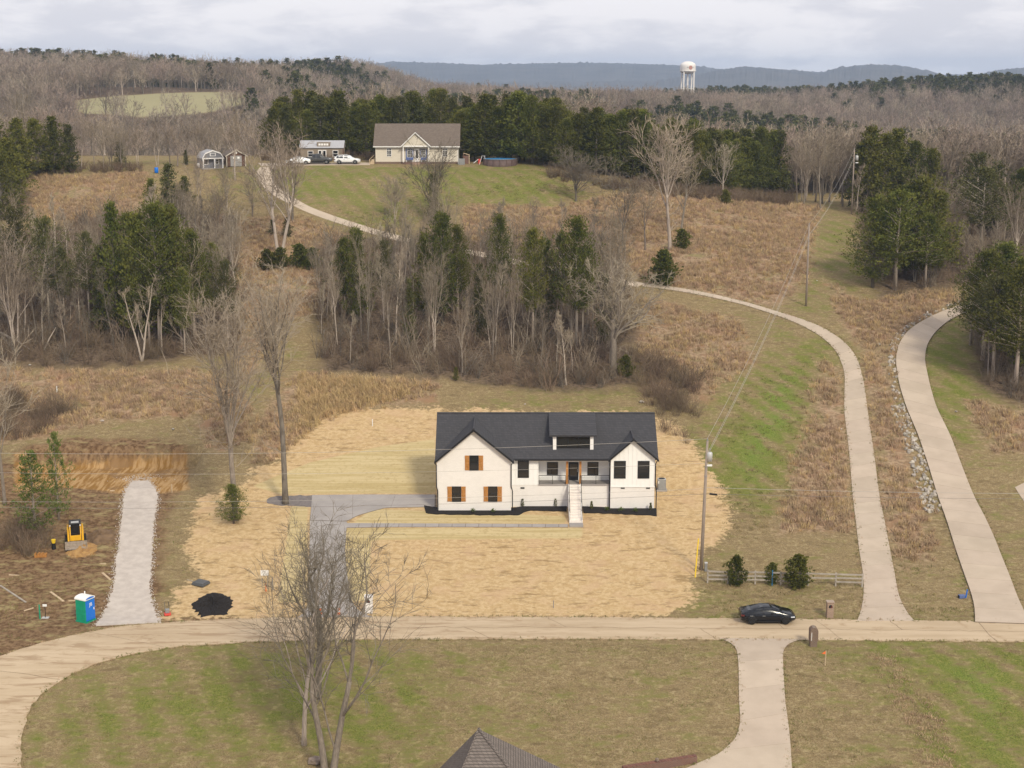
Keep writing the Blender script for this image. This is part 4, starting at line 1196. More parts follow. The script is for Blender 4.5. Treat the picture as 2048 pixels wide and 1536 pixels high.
def cedar(seed, h=9.0, w=2.3, bare=0.12, n=330, leaf=0.25, shape=0.75, loose=0.12, per=10, limbs=None):
    """evergreen: trunk, limbs in uneven layers, and a crown of many small sprays along them"""
    r = random.Random(seed)
    T, C = MB(), MB()
    T.tube([(0, 0, -0.3), (r.gauss(0, .05), r.gauss(0, .05), h * 0.4), (r.gauss(0, .1), r.gauss(0, .1), h * 0.95)], [0.19 * h / 9, 0.12 * h / 9, 0.02], 6)
    lob = [(r.uniform(0, 6.28), r.uniform(0.10, 0.26), r.uniform(1.5, 4.0)) for _ in range(4)]
    def env(t, a):
        base = (1 - t) ** shape * min(1.0, 0.35 + t * 4.5)
        k = 1.0
        for ph, am, fr in lob: k += am * math.sin(a * (1 + int(fr) % 3) + ph + t * 9 * fr / 3)
        return w * base * k
    nl = limbs or 62
    per_limb = max(2, int(round(n / nl)))
    for i in range(nl):
        t = ((i + r.random()) / nl) ** 1.15
        z = h * (bare + (1 - bare) * t); a = i * 2.4 + r.uniform(-0.6, 0.6)
        L = max(env(t, a) * r.uniform(0.72, 1.12), 0.15)
        rise = r.uniform(0.05, 0.5) + t * 0.7
        base = Vector((0, 0, z - L * rise * 0.6)); tip = Vector((L * math.cos(a), L * math.sin(a), z + L * rise * 0.4))
        T.tube([base, tip], [0.045 * h / 9, 0.012], 3, False)
        out = (tip - base).normalized()
        for q in range(per_limb):
            f = 0.25 + 0.80 * r.random() ** 0.7
            sp = 0.16 + 0.26 * L * (1.05 - abs(f - 0.65)) * 0.8
            c = base + (tip - base) * f + Vector((r.gauss(0, sp), r.gauss(0, sp), r.gauss(0, sp * 0.45) + 0.05))
            c += c.to_2d().to_3d() * r.gauss(0, loose * 0.5)
            for k in range(per):
                d = (out + Vector((r.gauss(0, .6), r.gauss(0, .6), 0.25 + r.gauss(0, .45)))).normalized()
                p = c + Vector((r.gauss(0, .17), r.gauss(0, .17), r.gauss(0, .13)))
                s_ = d.cross(Vector((r.gauss(0, 1), r.gauss(0, 1), r.gauss(0, 1))))
                if s_.length < 1e-3: continue
                l = leaf * r.uniform(0.6, 1.35)
                s_ = s_.normalized() * l * 0.28
                C.add([p - s_ * 0.5, p + d * l * 0.5 + s_, p + d * l, p + d * l * 0.45 - s_], [(0, 1, 2, 3)])
    return T, C

def tree_protos(gen, tm, cm, name):
    T, C = gen
    return (T.mesh(name + '_trunk', tm, True), C.mesh(name + '_crown', cm))

PB = [  # bare hardwoods of the near woods
    tree_protos(vase_tree(1, 15, 0.19, 0.50, 6, (0.12, 0.55), 8, 5, 3, 0.019, side=5), M_bark, M_twig, 'tall_bare'),
    tree_protos(bare_tree(2, 15, 0.17, spread=0.50, low=0.42, up=0.6, n1=13, n2=7, n3=5, n4=3, tw=0.018), M_bark_pale, M_twig_pale, 'slim_bare'),
    tree_protos(vase_tree(3, 15, 0.24, 0.36, 7, (0.2, 0.85), 8, 5, 3, 0.019, side=4), M_bark, M_twig, 'wide_bare'),
    tree_protos(vase_tree(4, 15, 0.22, 0.42, 5, (0.15, 0.6), 8, 5, 3, 0.019, stems=2), M_bark_pale, M_twig, 'fork_bare'),
    tree_protos(bare_tree(5, 15, 0.16, spread=0.42, low=0.28, up=0.2, n1=20, n2=5, n3=4, n4=3, tw=0.018), M_bark_dark, M_twig_dark, 'thin_bare'),
    tree_protos(vase_tree(6, 15, 0.26, 0.25, 6, (0.2, 0.9), 8, 5, 3, 0.019, stems=2), M_bark, M_twig, 'spread_bare'),
]
PC = [
    tree_protos(cedar(11, 9, 2.2, 0.10, 560), M_bark_dark, M_cedar, 'cone_cedar'),
    tree_protos(cedar(12, 9, 2.9, 0.12, 860, leaf=0.20, shape=0.6, limbs=70), M_bark_dark, M_cedar, 'broad_cedar'),
    tree_protos(cedar(13, 9, 2.5, 0.34, 880, leaf=0.17, shape=0.55, limbs=52), M_bark_pale, M_cedar, 'high_cedar'),
    tree_protos(cedar(14, 9, 1.9, 0.06, 460, shape=0.85), M_bark_dark, M_cedar_dull, 'narrow_cedar'),
    tree_protos(cedar(15, 9, 2.8, 0.42, 700, leaf=0.17, shape=0.5, loose=0.25, limbs=38), M_bark_pale, M_cedar_dull, 'ragged_cedar'),
    tree_protos(cedar(16, 9, 2.6, 0.10, 300, shape=0.7, loose=0.25, limbs=38), M_bark, M_evergreen, 'airy_cedar'),
    tree_protos(cedar(17, 9, 3.7, 0.03, 620, leaf=0.5, shape=0.5, limbs=70), M_bark_dark, M_cedar, 'bushy_cedar'),
]
def plant(protos, name, p, s, rz, label, cat, group=None, sxy=1.0, tilt=0.0):
    o = empty(name, p, rz, label, cat, group)
    o.scale = (s * sxy, s * sxy, s)
    if tilt: o.rotation_euler = (0, tilt, rz)
    a = bpy.data.objects.new('trunk', protos[0]); b = bpy.data.objects.new('crown', protos[1])
    for c in (a, b):
        COL.objects.link(c); c.parent = o
    return o

RT = random.Random(99)
def sample_poly(pts, n, mind, seed, ygain=None):
    """random ground points inside a photo outline, at least mind metres apart"""
    P = gpoly(pts); rr = np.random.RandomState(seed)
    lo, hi = P.min(0), P.max(0)
    out = []
    tries = 0
    while len(out) < n and tries < 60:
        tries += 1
        c = lo + rr.rand(400, 2) * (hi - lo)
        c = c[sdist(P, c[:, 0], c[:, 1]) > 0]
        for q in c:
            if all((q[0] - o[0]) ** 2 + (q[1] - o[1]) ** 2 > mind * mind for o in out):
                out.append(q)
                if len(out) >= n: break
    return [Vector((float(a), float(b), gz(a, b))) for a, b in out]

def hero(px, py, ptop, gen, tm, cm, label, cat='tree', name='bare_tree', h0=15.0, rz=0.0, sxy=1.0, tilt=0.0, group=None):
    p = G(px, py)
    top = at(px, ptop, p.y)
    s = (top.z - p.z) / h0
    pr = tree_protos(gen, tm, cm, name) if not isinstance(gen[0], bpy.types.Mesh) else gen
    return plant(pr, name, p, s, rz, label, cat, group, sxy, tilt)
HB = dict(n1=15, n2=9, n3=7, n4=3)
# big trees standing on their own
hero(658, 1550, 1070, vase_tree(221, 15, 0.30, 0.40, 5, (0.15, 0.72), 11, 6, 4, 0.011, wig=0.16, low=0.25, up=0.07, stems=2), M_bark, M_twig_dark, 'big bare spreading tree on the lower lawn beside the brown boulder')
hero(608, 1490, 1110, vase_tree(22, 15, 0.18, 0.55, 7, (0.2, 0.7), 9, 6, 4, 0.011, wig=0.15, low=0.35, side=8), M_bark_pale, M_twig, 'slender pale bare tree left of the boulder on the lower lawn')
hero(634, 1395, 1050, vase_tree(23, 15, 0.30, 0.45, 9, (0.15, 0.7), 10, 6, 4, 0.0115, wig=0.15, low=0.35, side=8), M_bark_dark, M_twig_dark, 'dark stout bare tree on the lower lawn nearest the road')
hero(470, 1040, 590, vase_tree(24, 15, 0.19, 0.50, 12, (0.12, 0.6), 12, 6, 4, 0.0115, up=0.09, low=0.62, side=4), M_bark, M_twig_pale, 'tall grey bare tree with a green cedar at its foot')
hero(571, 1008, 560, vase_tree(25, 15, 0.185, 0.60, 12, (0.14, 0.7), 12, 6, 4, 0.0115, up=0.08, low=0.74, side=5), M_bark_dark, M_twig_pale, 'tall lone bare tree standing in the dark gravel patch')
hero(1228, 752, 515, vase_tree(126, 15, 0.44, 0.5, 11, (0.35, 1.0), 11, 6, 4, 0.02, up=0.06, wig=0.26, low=0.5, side=4), M_bark, M_twig_pale, 'gnarled mossy oak with crooked limbs at the end of the wood')
hero(560, 508, 262, vase_tree(27, 15, 0.30, 0.42, 6, (0.12, 0.6), 10, 6, 3, 0.018, stems=2, side=3), M_bark_pale, M_twig, 'tall pale twin bare tree beside the upper drive')
hero(585, 442, 285, vase_tree(28, 15, 0.24, 0.3, 8, (0.2, 0.85), 10, 6, 4, 0.02), M_bark_dark, M_twig, 'broad bare tree hanging over the upper drive')
hero(470, 360, 225, vase_tree(29, 15, 0.22, 0.42, 7, (0.2, 0.8), 10, 6, 4, 0.022), M_bark_pale, M_twig, 'bare tree in front of the brown shed')
hero(868, 440, 295, vase_tree(30, 15, 0.26, 0.26, 9, (0.2, 0.95), 11, 7, 4, 0.022), M_bark_dark, M_twig_dark, 'dark bushy bare tree below the cream house')
hero(790, 438, 352, vase_tree(31, 15, 0.24, 0.2, 5, (0.2, 0.9), 9, 6, 3, 0.026, stems=3), M_bark_pale, M_twig_pale, 'small many-stemmed bare tree on the hill lawn')
hero(1152, 402, 298, vase_tree(32, 15, 0.36, 0.22, 11, (0.2, 1.15), 12, 7, 5, 0.03, up=0.03), M_bark_dark, M_twig_dark, 'round-headed dark bare tree at the edge of the hill lawn')
hero(1340, 500, 240, vase_tree(33, 15, 0.22, 0.42, 8, (0.12, 0.6), 11, 6, 4, 0.02, side=6), M_bark_pale, M_twig_pale, 'tallest pale bare tree in the brown hill field')
hero(1362, 470, 290, vase_tree(34, 15, 0.2, 0.45, 6, (0.12, 0.5), 10, 6, 3, 0.02, side=4), M_bark, M_twig, 'slim bare tree beside the small round cedar in the field')
hero(1245, 500, 345, vase_tree(35, 15, 0.2, 0.35, 7, (0.15, 0.7), 9, 6, 3, 0.02), M_bark_dark, M_twig_dark, 'slight dark bare tree alone in the brown hill field')
hero(1290, 500, 360, vase_tree(41, 15, 0.2, 0.4, 6, (0.15, 0.6), 9, 6, 3, 0.02), M_bark, M_twig, 'thin grey bare tree right of the slight dark one in the hill field')
hero(1445, 392, 290, vase_tree(36, 15, 0.24, 0.36, 7, (0.25, 0.95), 9, 6, 4, 0.024), M_bark_pale, M_twig_pale, 'pale forked bare tree in front of the cedar wood')
hero(284, 722, 545, bare_tree(37, 15, 0.3, spread=0.75, low=0.25, up=0.7, n1=10, n2=6, n3=5, n4=2, forks=2, tw=0.018), M_bark_pale, M_twig_pale, 'bleached bare tree standing out from the wood above the muddy lot')
hero(32, 690, 470, vase_tree(38, 15, 0.24, 0.42, 5, (0.12, 0.55), 8, 5, 3, 0.018, stems=3), M_bark_pale, M_twig, 'pale many-stemmed tree at the outer end of the wood above the muddy lot')
hero(10, 1010, 700, vase_tree(39, 15, 0.17, 0.45, 6, (0.15, 0.6), 10, 6, 3, 0.014), M_bark, M_twig_pale, 'thin bare tree beside the sapling cedar left of the pad')
hero(470, 575, 418, vase_tree(40, 15, 0.2, 0.3, 8, (0.15, 0.75), 10, 6, 4, 0.02), M_bark_pale, M_twig_pale, 'feathery pale bare tree in the grass below the hill')
for i, (px, py, pt, lean, lab) in enumerate([(398, 738, 470, 0.0, 0), (792, 690, 470, 0.0, 1), (770, 660, 480, 0.02, 1), (822, 705, 500, 0.16, 1), (868, 705, 520, -0.12, 1), (990, 690, 495, 0.01, 1), (932, 690, 560, -0.2, 1), (1133, 770, 600, 0.03, 1), (1145, 745, 640, 0.0, 1), (88, 640, 500, 0.0, 0), (140, 640, 540, 0.05, 0), (975, 650, 560, 0.0, 1), (880, 640, 480, 0.03, 1), (722, 640, 480, 0, 1)]):
    if i == 0: continue
    p = G(px, py); s = (at(px, pt, p.y).z - p.z) / 15.0
    plant(PB[1] if i % 3 else PB[4], 'bare_tree', p, s, i * 1.3, 'pale bare trunk showing among the trees of the wood behind the white house' if lab else 'pale bare trunk showing inside the wood above the muddy lot', 'tree', 'pale trunks in the middle wood' if lab else 'pale trunks in the left wood', 0.8, lean)

LOOK_B = ('tall grey', 'slim pale', 'broad-crowned grey', 'twin-stemmed', 'thin dark', 'many-stemmed')
LOOK_C = ('conical', 'broad', 'high-crowned', 'narrow dull', 'ragged', 'airy', 'bushy')
def grove(poly, n, mind, seed, protos, hr, name, label, cat, group, sxy=(0.8, 1.15), h0=15.0, tilt=0.04):
    pts = sample_poly(poly, n, mind, seed); r = random.Random(seed)
    for p in pts:
        k = r.choice(protos); w_ = LOOK_B[PB.index(k)]; hh = r.uniform(*hr)
        sz_ = 'low ' if hh < hr[0] + (hr[1] - hr[0]) * 0.3 else ('lofty ' if hh > hr[0] + (hr[1] - hr[0]) * 0.75 else '')
        plant(k, name, p, hh / h0, r.uniform(0, 6.28), sz_ + w_ + ' ' + label, cat, group + ', ' + sz_ + w_, r.uniform(*sxy), r.gauss(0, tilt))
# the strip of wood behind the white house
grove([(640, 560), (900, 540), (1180, 545), (1260, 600), (1265, 740), (1130, 765), (900, 745), (640, 725)], 92, 1.7, 1, [PB[0], PB[1], PB[4], PB[1], PB[2], PB[3]], (7, 13.5), 'bare_tree', 'bare tree of the wood behind the white house', 'tree', 'bare trees of the middle wood', (0.5, 0.85))
grove([(-30, 530), (200, 500), (440, 520), (470, 690), (270, 715), (-30, 705)], 84, 1.8, 2, [PB[0], PB[1], PB[4], PB[1], PB[3]], (7, 13), 'bare_tree', 'bare tree of the wood above the muddy lot', 'tree', 'bare trees of the left wood', (0.65, 1.0))
grove([(-80, 250), (60, 235), (60, 330), (-60, 340)], 8, 4, 3, [PB[2], PB[5], PB[3]], (10, 15), 'bare_tree', 'bare tree at the outer rim of the brown field', 'tree', 'bare trees at the left rim')
grove([(1730, 480), (2060, 470), (2060, 540), (1900, 568), (1760, 575)], 16, 2.6, 4, [PB[2], PB[3], PB[5], PB[0]], (7, 12), 'bare_tree', 'bare tree of the wood between the curving drive and the wire strip', 'tree', 'bare trees between the right drives')
grove([(1950, 640), (2090, 600), (2090, 800), (1975, 770)], 12, 2.0, 5, [PB[1], PB[4], PB[0]], (7, 11), 'bare_tree', 'bare tree of the wood at the bend of the stone-edged drive', 'tree', 'bare trees by the stone-edged drive')
grove([(1580, 396), (1720, 415), (1720, 432), (1590, 420)], 12, 2.0, 6, [PB[0], PB[2], PB[1], PB[3]], (9, 13), 'bare_tree', 'bare tree at the head of the mown wire strip', 'tree', 'bare trees at the head of the strip')
grove([(300, 440), (480, 400), (520, 420), (480, 470), (330, 500)], 9, 3.0, 7, [PB[2], PB[3], PB[5]], (6, 10), 'bare_tree', 'bare tree in the grass below the grey and brown sheds', 'tree', 'bare trees below the sheds')
grove([(150, 345), (440, 330), (440, 326), (150, 339)], 16, 2.6, 8, [PB[2], PB[3], PB[5], PB[0]], (6, 9.5), 'bare_tree', 'bare tree along the rim behind the brown field by the sheds', 'tree', 'bare trees along the left rim')
# hero cedars and cedar groves
def ced(px, py, pt, k, label, group=None, sxy=1.0, mat_=None, tilt=0.0):
    p = G(px, py); s = (at(px, pt, p.y).z - p.z) / 9.0
    if group:
        w_ = LOOK_C[k]
        if (h_ := s * 9.0) > 12: w_ = 'lofty ' + w_
        label = label.replace('cedar', w_ + ' cedar', 1).replace('evergreen', w_ + ' evergreen', 1); group = group + ', ' + w_
    return plant(PC[k], 'cedar_tree', p, s, px * 0.37, label, 'tree', group, sxy, tilt)
MID = 'cedar rising above the bare trees behind the white house'
for px, py, pt, k, w in ((715, 650, 460, 1, .75), (885, 650, 430, 1, .8), (915, 640, 455, 2, .8), (1000, 640, 434, 2, .65), (1065, 690, 462, 2, .75), (1152, 700, 440, 2, .85), (1122, 680, 470, 4, .62), (770, 640, 485, 4, .65), (960, 680, 530, 3, .8), (1210, 690, 550, 3, .8), (850, 640, 470, 0, .8), (1090, 660, 480, 1, .7), (1165, 690, 500, 4, .7), (690, 640, 480, 2, .75), (820, 690, 560, 3, .7)):
    ced(px, py, pt, k, MID, 'cedars of the middle wood', w * 0.82)
LFT = 'dark cedar crowded in the wood above the muddy lot'
for px, py, pt, k, w in ((235, 670, 412, 2, .75), (320, 700, 412, 2, 1.0), (345, 690, 425, 2, .95), (285, 690, 435, 2, .95), (390, 690, 465, 2, .85), (430, 680, 490, 2, .75), (457, 700, 525, 4, .7), (205, 670, 495, 3, .8), (370, 710, 540, 2, .8), (100, 660, 440, 4, .9), (40, 650, 420, 4, .9), (130, 650, 500, 4, .8), (180, 650, 470, 4, .8), (300, 700, 500, 4, .9), (350, 660, 415, 1, .8), (265, 640, 430, 1, .8)):
    ced(px, py, pt, (0 if k == 2 and px % 10 == 5 else k), LFT, 'cedars of the left wood', w * 0.78)
for px, py, pt, k, w in ((340, 455, 330, 3, 1.1), (372, 450, 355, 0, 1.0), (305, 458, 360, 0, 1.0)):
    ced(px, py, pt, k, 'cedar in the clump below the grey shed', 'cedars below the sheds', w)
for px, py, pt, k, w in ((-10, 385, 235, 1, 1.2), (40, 365, 240, 0, 1.2), (75, 352, 240, 1, 1.2), (110, 350, 236, 0, 1.15), (140, 345, 250, 3, 1.2), (240, 336, 285, 3, 1.3), (5, 440, 300, 1, 1.2), (25, 410, 280, 0, 1.2), (372, 330, 300, 3, 1.1)):
    ced(px, py, pt, k, 'cedar along the outer edge of the brown field by the blue barrel', 'cedars along the left field edge', w)
RGT = 'big dark cedar beside the mown wire strip'
for px, py, pt, k, w in ((1745, 575, 395, 1, 1.0), (1790, 580, 385, 2, 1.15), (1830, 560, 358, 1, 1.1), (1870, 555, 385, 1, 1.0), (1765, 560, 410, 2, 1.0), (1850, 575, 430, 2, 1.0), (1810, 550, 375, 0, 1.0)):
    ced(px, py, pt, k, RGT, 'cedars beside the mown strip', w)
for px, py, pt, k, w in ((1965, 720, 505, 2, 1.05), (2000, 700, 490, 2, 1.1), (2040, 720, 520, 2, 1.1), (1985, 760, 560, 4, 1.0), (2030, 780, 540, 2, 1.0), (2070, 760, 520, 1, 1.1), (1940, 690, 545, 4, .9), (2060, 700, 500, 0, 1.1)):
    ced(px, py, pt, k, 'tall cedar overhanging the bend of the stone-edged drive', 'cedars at the drive bend', w)
for px, py, pt, k, w in ((1735, 425, 258, 0, 1.1), (1765, 422, 270, 1, 1.1), (1790, 420, 262, 0, 1.1), (1715, 420, 290, 3, 1.1), (1825, 420, 285, 1, 1.1), (1860, 420, 300, 0, 1.1), (1950, 470, 310, 4, 1.1), (1985, 470, 330, 3, 1.1), (2035, 480, 340, 1, 1.1), (1960, 520, 340, 4, 1.1)):
    ced(px, py, pt, k, 'cedar in the wood behind the farthest wire pole', 'cedars behind the farthest pole', w)
ROW = 'cedar in the dense row behind the cream hill house'
rr_ = random.Random(5)
def rowline(pts, n, d0, d1, grp, seed, lab):
    r = random.Random(seed)
    P = [G(*q) for q in pts]; L = resample(P, n)
    for i, (x, y) in enumerate(L):
        x += r.gauss(0, 0.7); y += r.uniform(d0, d1)
        k = r.choice((0, 1, 1, 3, 0)); f = i / max(n - 1, 1)
        rank = 'front' if d0 < 6 else ('second' if d0 < 14 else 'rear')
        if 'pool' in lab: wh = 'just right of the round pool' if f < 0.25 else ('behind the round-headed bare tree' if f < 0.5 else ('behind the tallest pale tree' if f < 0.75 else 'towards the head of the wire strip'))
        else: wh = 'behind the cabin' if f < 0.4 else ('between cabin and cream house' if f < 0.7 else 'behind the roof of the cream house')
        plant(PC[k], 'cedar_tree', Vector((x, y, gz(x, y))), r.uniform(9.0, 13.0) / 9.0, r.uniform(0, 6.28), LOOK_C[k] + ' cedar ' + wh + ', ' + rank + ' rank', 'tree', grp + ', ' + LOOK_C[k] + ', ' + rank + ', ' + wh, r.uniform(0.95, 1.3), 0)
for d0, d1, n, sd in ((4, 9, 26, 1), (10, 16, 26, 2), (18, 26, 24, 3)):
    rowline([(520, 323), (640, 321), (760, 321), (830, 321)], n // 2, d0 + 4, d1 + 4, 'cedars behind the hill house', sd, ROW)
for d0, d1, n, sd in ((0, 4, 30, 4), (6, 12, 28, 5), (14, 22, 26, 6)):
    rowline([(920, 325), (1040, 331), (1120, 345), (1250, 368), (1400, 386), (1570, 396)], n, d0 + 3, d1 + 3, 'cedars right of the hill house', sd, 'cedar in the dense wood edge right of the round pool')
rowline([(838, 321), (880, 321), (930, 323)], 7, 16, 26, 'cedars behind the hill house', 31, ROW)
# lone evergreens
ced(1451, 408, 380, 6, 'small round cedar in the field by the pale forked tree', None, 1.0)
ced(1364, 497, 460, 6, 'small round cedar at the foot of the slim bare tree', None, 1.2)
ced(1325, 570, 503, 6, 'bushy dark cedar just above the drive at the field corner', None, 1.0)
ced(1340, 560, 515, 0, 'low dark cedar right of the bushy one at the field corner', None, 1.1)
ced(1251, 752, 712, 6, 'small green cedar at the foot of the gnarled oak', None, 1.1)
ced(467, 1047, 970, 1, 'young green cedar at the foot of the tall grey tree', None, 1.3)
ced(72, 1072, 905, 5, 'bushy light green sapling cedar left of the excavated pad', None, 1.0)
ced(118, 1040, 868, 5, 'narrow light green cedar behind the bushy sapling', None, 0.55)
ced(1472, 1170, 1113, 6, 'small wispy cedar at the left of the rail fence', None, 0.85)
ced(1543, 1168, 1127, 6, 'smallest cedar beside the blue stake at the fence', None, 0.9)
ced(1594, 1175, 1112, 6, 'fullest round cedar at the rail fence', None, 1.05)
ced(912, 762, 735, 0, 'tiny green cedar at the house-side edge of the wood', None, 1.1)
for px, py, pt in ((535, 540, 500), (560, 538, 497), (600, 535, 490), (625, 538, 497)):
    ced(px, py, pt, 6, 'low dark evergreen bush round the pale twin tree', 'evergreen bushes at the twin tree', 1.2)
for px, py, pt in ((575, 475, 435), (545, 470, 440)):
    ced(px, py, pt, 3, 'dark brushy evergreen just below the upper drive', 'evergreens below the upper drive', 1.6)
ced(868, 448, 350, 3, 'dark cedar hidden in the bushy bare tree', None, 0.9)

# ------------------------------------------------------------------ uncountable growth: far wood, brush, grass
def proto_obj(coll, me, name):
    o = bpy.data.objects.new(name, me); coll.objects.link(o); return o

def scatter(name, pts, scl, rot, pick, protos, label, cat):
    coll = bpy.data.collections.new(name + '_source')
    for i, me in enumerate(protos): proto_obj(coll, me, '%s_kind_%02d' % (name, i))
    me = bpy.data.meshes.new(name)
    pts = np.asarray(pts, np.float32)
    me.vertices.add(len(pts)); me.vertices.foreach_set('co', pts.ravel())
    a = me.attributes.new('scl', 'FLOAT_VECTOR', 'POINT'); a.data.foreach_set('vector', np.asarray(scl, np.float32).ravel())
    a = me.attributes.new('rot', 'FLOAT_VECTOR', 'POINT'); a.data.foreach_set('vector', np.asarray(rot, np.float32).ravel())
    a = me.attributes.new('pick', 'INT', 'POINT'); a.data.foreach_set('value', np.asarray(pick, np.int32))
    o = bpy.data.objects.new(name, me); COL.objects.link(o)
    ng = bpy.data.node_groups.new(name, 'GeometryNodeTree')
    ng.interface.new_socket('Geometry', in_out='INPUT', socket_type='NodeSocketGeometry')
    ng.interface.new_socket('Geometry', in_out='OUTPUT', socket_type='NodeSocketGeometry')
    gi = ng.nodes.new('NodeGroupInput'); go = ng.nodes.new('NodeGroupOutput')
    ci = ng.nodes.new('GeometryNodeCollectionInfo'); ci.inputs[0].default_value = coll
    ci.inputs['Separate Children'].default_value = True; ci.inputs['Reset Children'].default_value = True
    ip = ng.nodes.new('GeometryNodeInstanceOnPoints'); ip.inputs['Pick Instance'].default_value = True
    def na(nm, t):
        n = ng.nodes.new('GeometryNodeInputNamedAttribute'); n.data_type = t; n.inputs[0].default_value = nm
        return n.outputs[0]
    ng.links.new(gi.outputs[0], ip.inputs['Points'])
    ng.links.new(ci.outputs[0], ip.inputs['Instance'])
    ng.links.new(na('pick', 'INT'), ip.inputs['Instance Index'])
    ng.links.new(na('rot', 'FLOAT_VECTOR'), ip.inputs['Rotation'])
    ng.links.new(na('scl', 'FLOAT_VECTOR'), ip.inputs['Scale'])
    ng.links.new(ip.outputs[0], go.inputs[0])
    md = o.modifiers.new('scatter', 'NODES'); md.node_group = ng
    tag(o, label, cat, kind='stuff')
    return o

def joined(gen, tm, cm, name):
    T, C = gen
    n = len(T.f)
    T.add(C.v, C.f)
    me = T.mesh(name, tm); me.materials.append(cm)
    idx = np.zeros(len(T.f), np.int32); idx[n:] = 1
    me.polygons.foreach_set('material_index', idx)
    return me

def far_wood():
    rr = np.random.RandomState(12)
    pb = [joined(vase_tree(50 + i, 13, 0.2, s, 6, (0.2, u), 7, 4, 3, 0.032), M_bark_dark, M_farwood, 'far_bare%d' % i) for i, (s, u) in enumerate(((0.34, 0.8), (0.28, 1.0), (0.38, 0.65)))]
    pb.append(joined(vase_tree(58, 13, 0.24, 0.34, 6, (0.2, 0.85), 7, 4, 3, 0.035), M_bark_pale, M_twig_pale, 'far_bare3'))
    pc = [joined(cedar(60 + i, 9, w, 0.12, 150, leaf=0.65, per=6), M_bark_dark, M_cedar_dull, 'far_cedar%d' % i) for i, w in enumerate((2.2, 2.9))]
    P = []
    for (y0, y1, dens) in ((300, 420, 1 / 13.0), (420, 640, 1 / 18.0), (640, 1250, 1 / 36.0)):
        n = int(dens * 0.5 * 0.78 * (y1 * y1 - y0 * y0))
        y = np.sqrt(rr.rand(n) * (y1 * y1 - y0 * y0) + y0 * y0)
        x = (rr.rand(n) - 0.5) * 0.78 * y
        P.append(np.stack([x, y], -1))
    P = np.concatenate(P)
    x, y = P[:, 0], P[:, 1]
    keep = cover('pasture', x, y, 8.0) < 0.42
    # the cleared hill top with its houses and lawn
    keep &= ~((x > -52) & (x < 52) & (y < 318))
    keep &= ~((np.abs(x + 60) < 20) & (y < 305))
    keep &= ~((y < 430) & (x / y < -0.15) & (x / y > -0.30) & (rr.rand(len(x)) < 0.55))
    keep &= ~((y > 1010) & (np.abs(x - 118) < 10) & (y < 1040))
    zt = H(x, y) + 13.5
    dy = y * math.cos(PITCH) - (zt - CAM_Z) * math.sin(PITCH)
    tx = 1024 + F * x / dy; ty = 768 - F * (y * math.sin(PITCH) + (zt - CAM_Z) * math.cos(PITCH)) / dy
    near_edge = GP['pasture'][0][:, 1].min() + 25
    keep &= ~((tx > 165) & (tx < 505) & (ty < 212) & (y < near_edge) & (rr.rand(len(x)) < 0.85))
    P = P[keep]; x, y = P[:, 0], P[:, 1]
    z = H(x, y)
    n = len(P)
    cl = np.sin(x / 31 + 2) * np.sin(y / 57) + np.sin(x / 77 + y / 90) + rr.randn(n) * 0.55
    ced_ = (cl > 1.02) & ((y > 430) | (x > 40))
    pale = rr.rand(n) < 0.10
    pick = np.where(ced_, 4 + rr.randint(0, 2, n), np.where(pale, 3, rr.randint(0, 3, n)))
    s = np.where(ced_, rr.uniform(1.1, 1.65, n), rr.uniform(0.58, 1.08, n))
    s = s * np.where((y < 430) & (x < -45), 0.72, 1.0)
    sc = np.stack([s * rr.uniform(0.9, 1.25, n), s * rr.uniform(0.9, 1.25, n), s], -1)
    rot = np.stack([rr.randn(n) * 0.03, rr.randn(n) * 0.03, rr.rand(n) * 6.28], -1)
    scatter('far_wood', np.stack([x, y, z], -1), sc, rot, pick, pb + pc, 'grey leafless woodland covering the far slopes, dotted with cedars', 'woodland')
far_wood()

def brush_proto(seed, n=26, h=2.0, spread=1.0, tw=0.012):
    r = random.Random(seed); mb = MB()
    for i in range(n):
        a = r.uniform(0, 6.28); rad = r.uniform(0, 0.5) * spread
        p = Vector((rad * math.cos(a), rad * math.sin(a), -0.1))
        d = Vector((math.cos(a) * 0.35 * spread, math.sin(a) * 0.35 * spread, 1)) + Vector((r.gauss(0, .2), r.gauss(0, .2), 0))
        L = h * r.uniform(0.5, 1.1); q = p + d.normalized() * L * 0.5; e = q + (d.normalized() + Vector((r.gauss(0, .3), r.gauss(0, .3), 0))).normalized() * L * 0.5
        mb.tube([p, q, e], [tw * 1.3, tw, tw * 0.4], 3, False)
        for k in range(6):
            s0 = p + (q - p) * r.random() if k < 2 else q + (e - q) * r.random()
            dd = (d.normalized() + Vector((r.gauss(0, .7), r.gauss(0, .7), r.gauss(0, .3)))).normalized() * L * 0.3
            sd = dd.cross(Vector((r.gauss(0, 1), r.gauss(0, 1), 0.1)))
            if sd.length < 1e-4: continue
            sd = sd.normalized() * tw * 0.8
            mb.add([s0 - sd, s0 + sd, s0 + dd], [(0, 1, 2)])
    return mb

def tuft_proto(seed, m, n=26, h=0.8, spread=0.35, w=0.02, name='tuft'):
    r = random.Random(seed); mb = MB()
    for i in range(n):
        a = r.uniform(0, 6.28); rad = spread * r.random() ** 0.7
        p = Vector((rad * math.cos(a), rad * math.sin(a), -0.05))
        d = Vector((r.gauss(0, .32), r.gauss(0, .32), 1)).normalized(); L = h * r.uniform(0.5, 1.1)
        s = Vector((math.cos(a * 3), math.sin(a * 3), 0)) * w
        q = p + d * L * 0.6; e = q + (d + Vector((r.gauss(0, .35), r.gauss(0, .35), -0.3))).normalized() * L * 0.4
        mb.add([p - s, p + s, q + s * 0.8, e, q - s * 0.8], [(0, 1, 2, 4), (4, 2, 3)])
    return mb.mesh(name, m)

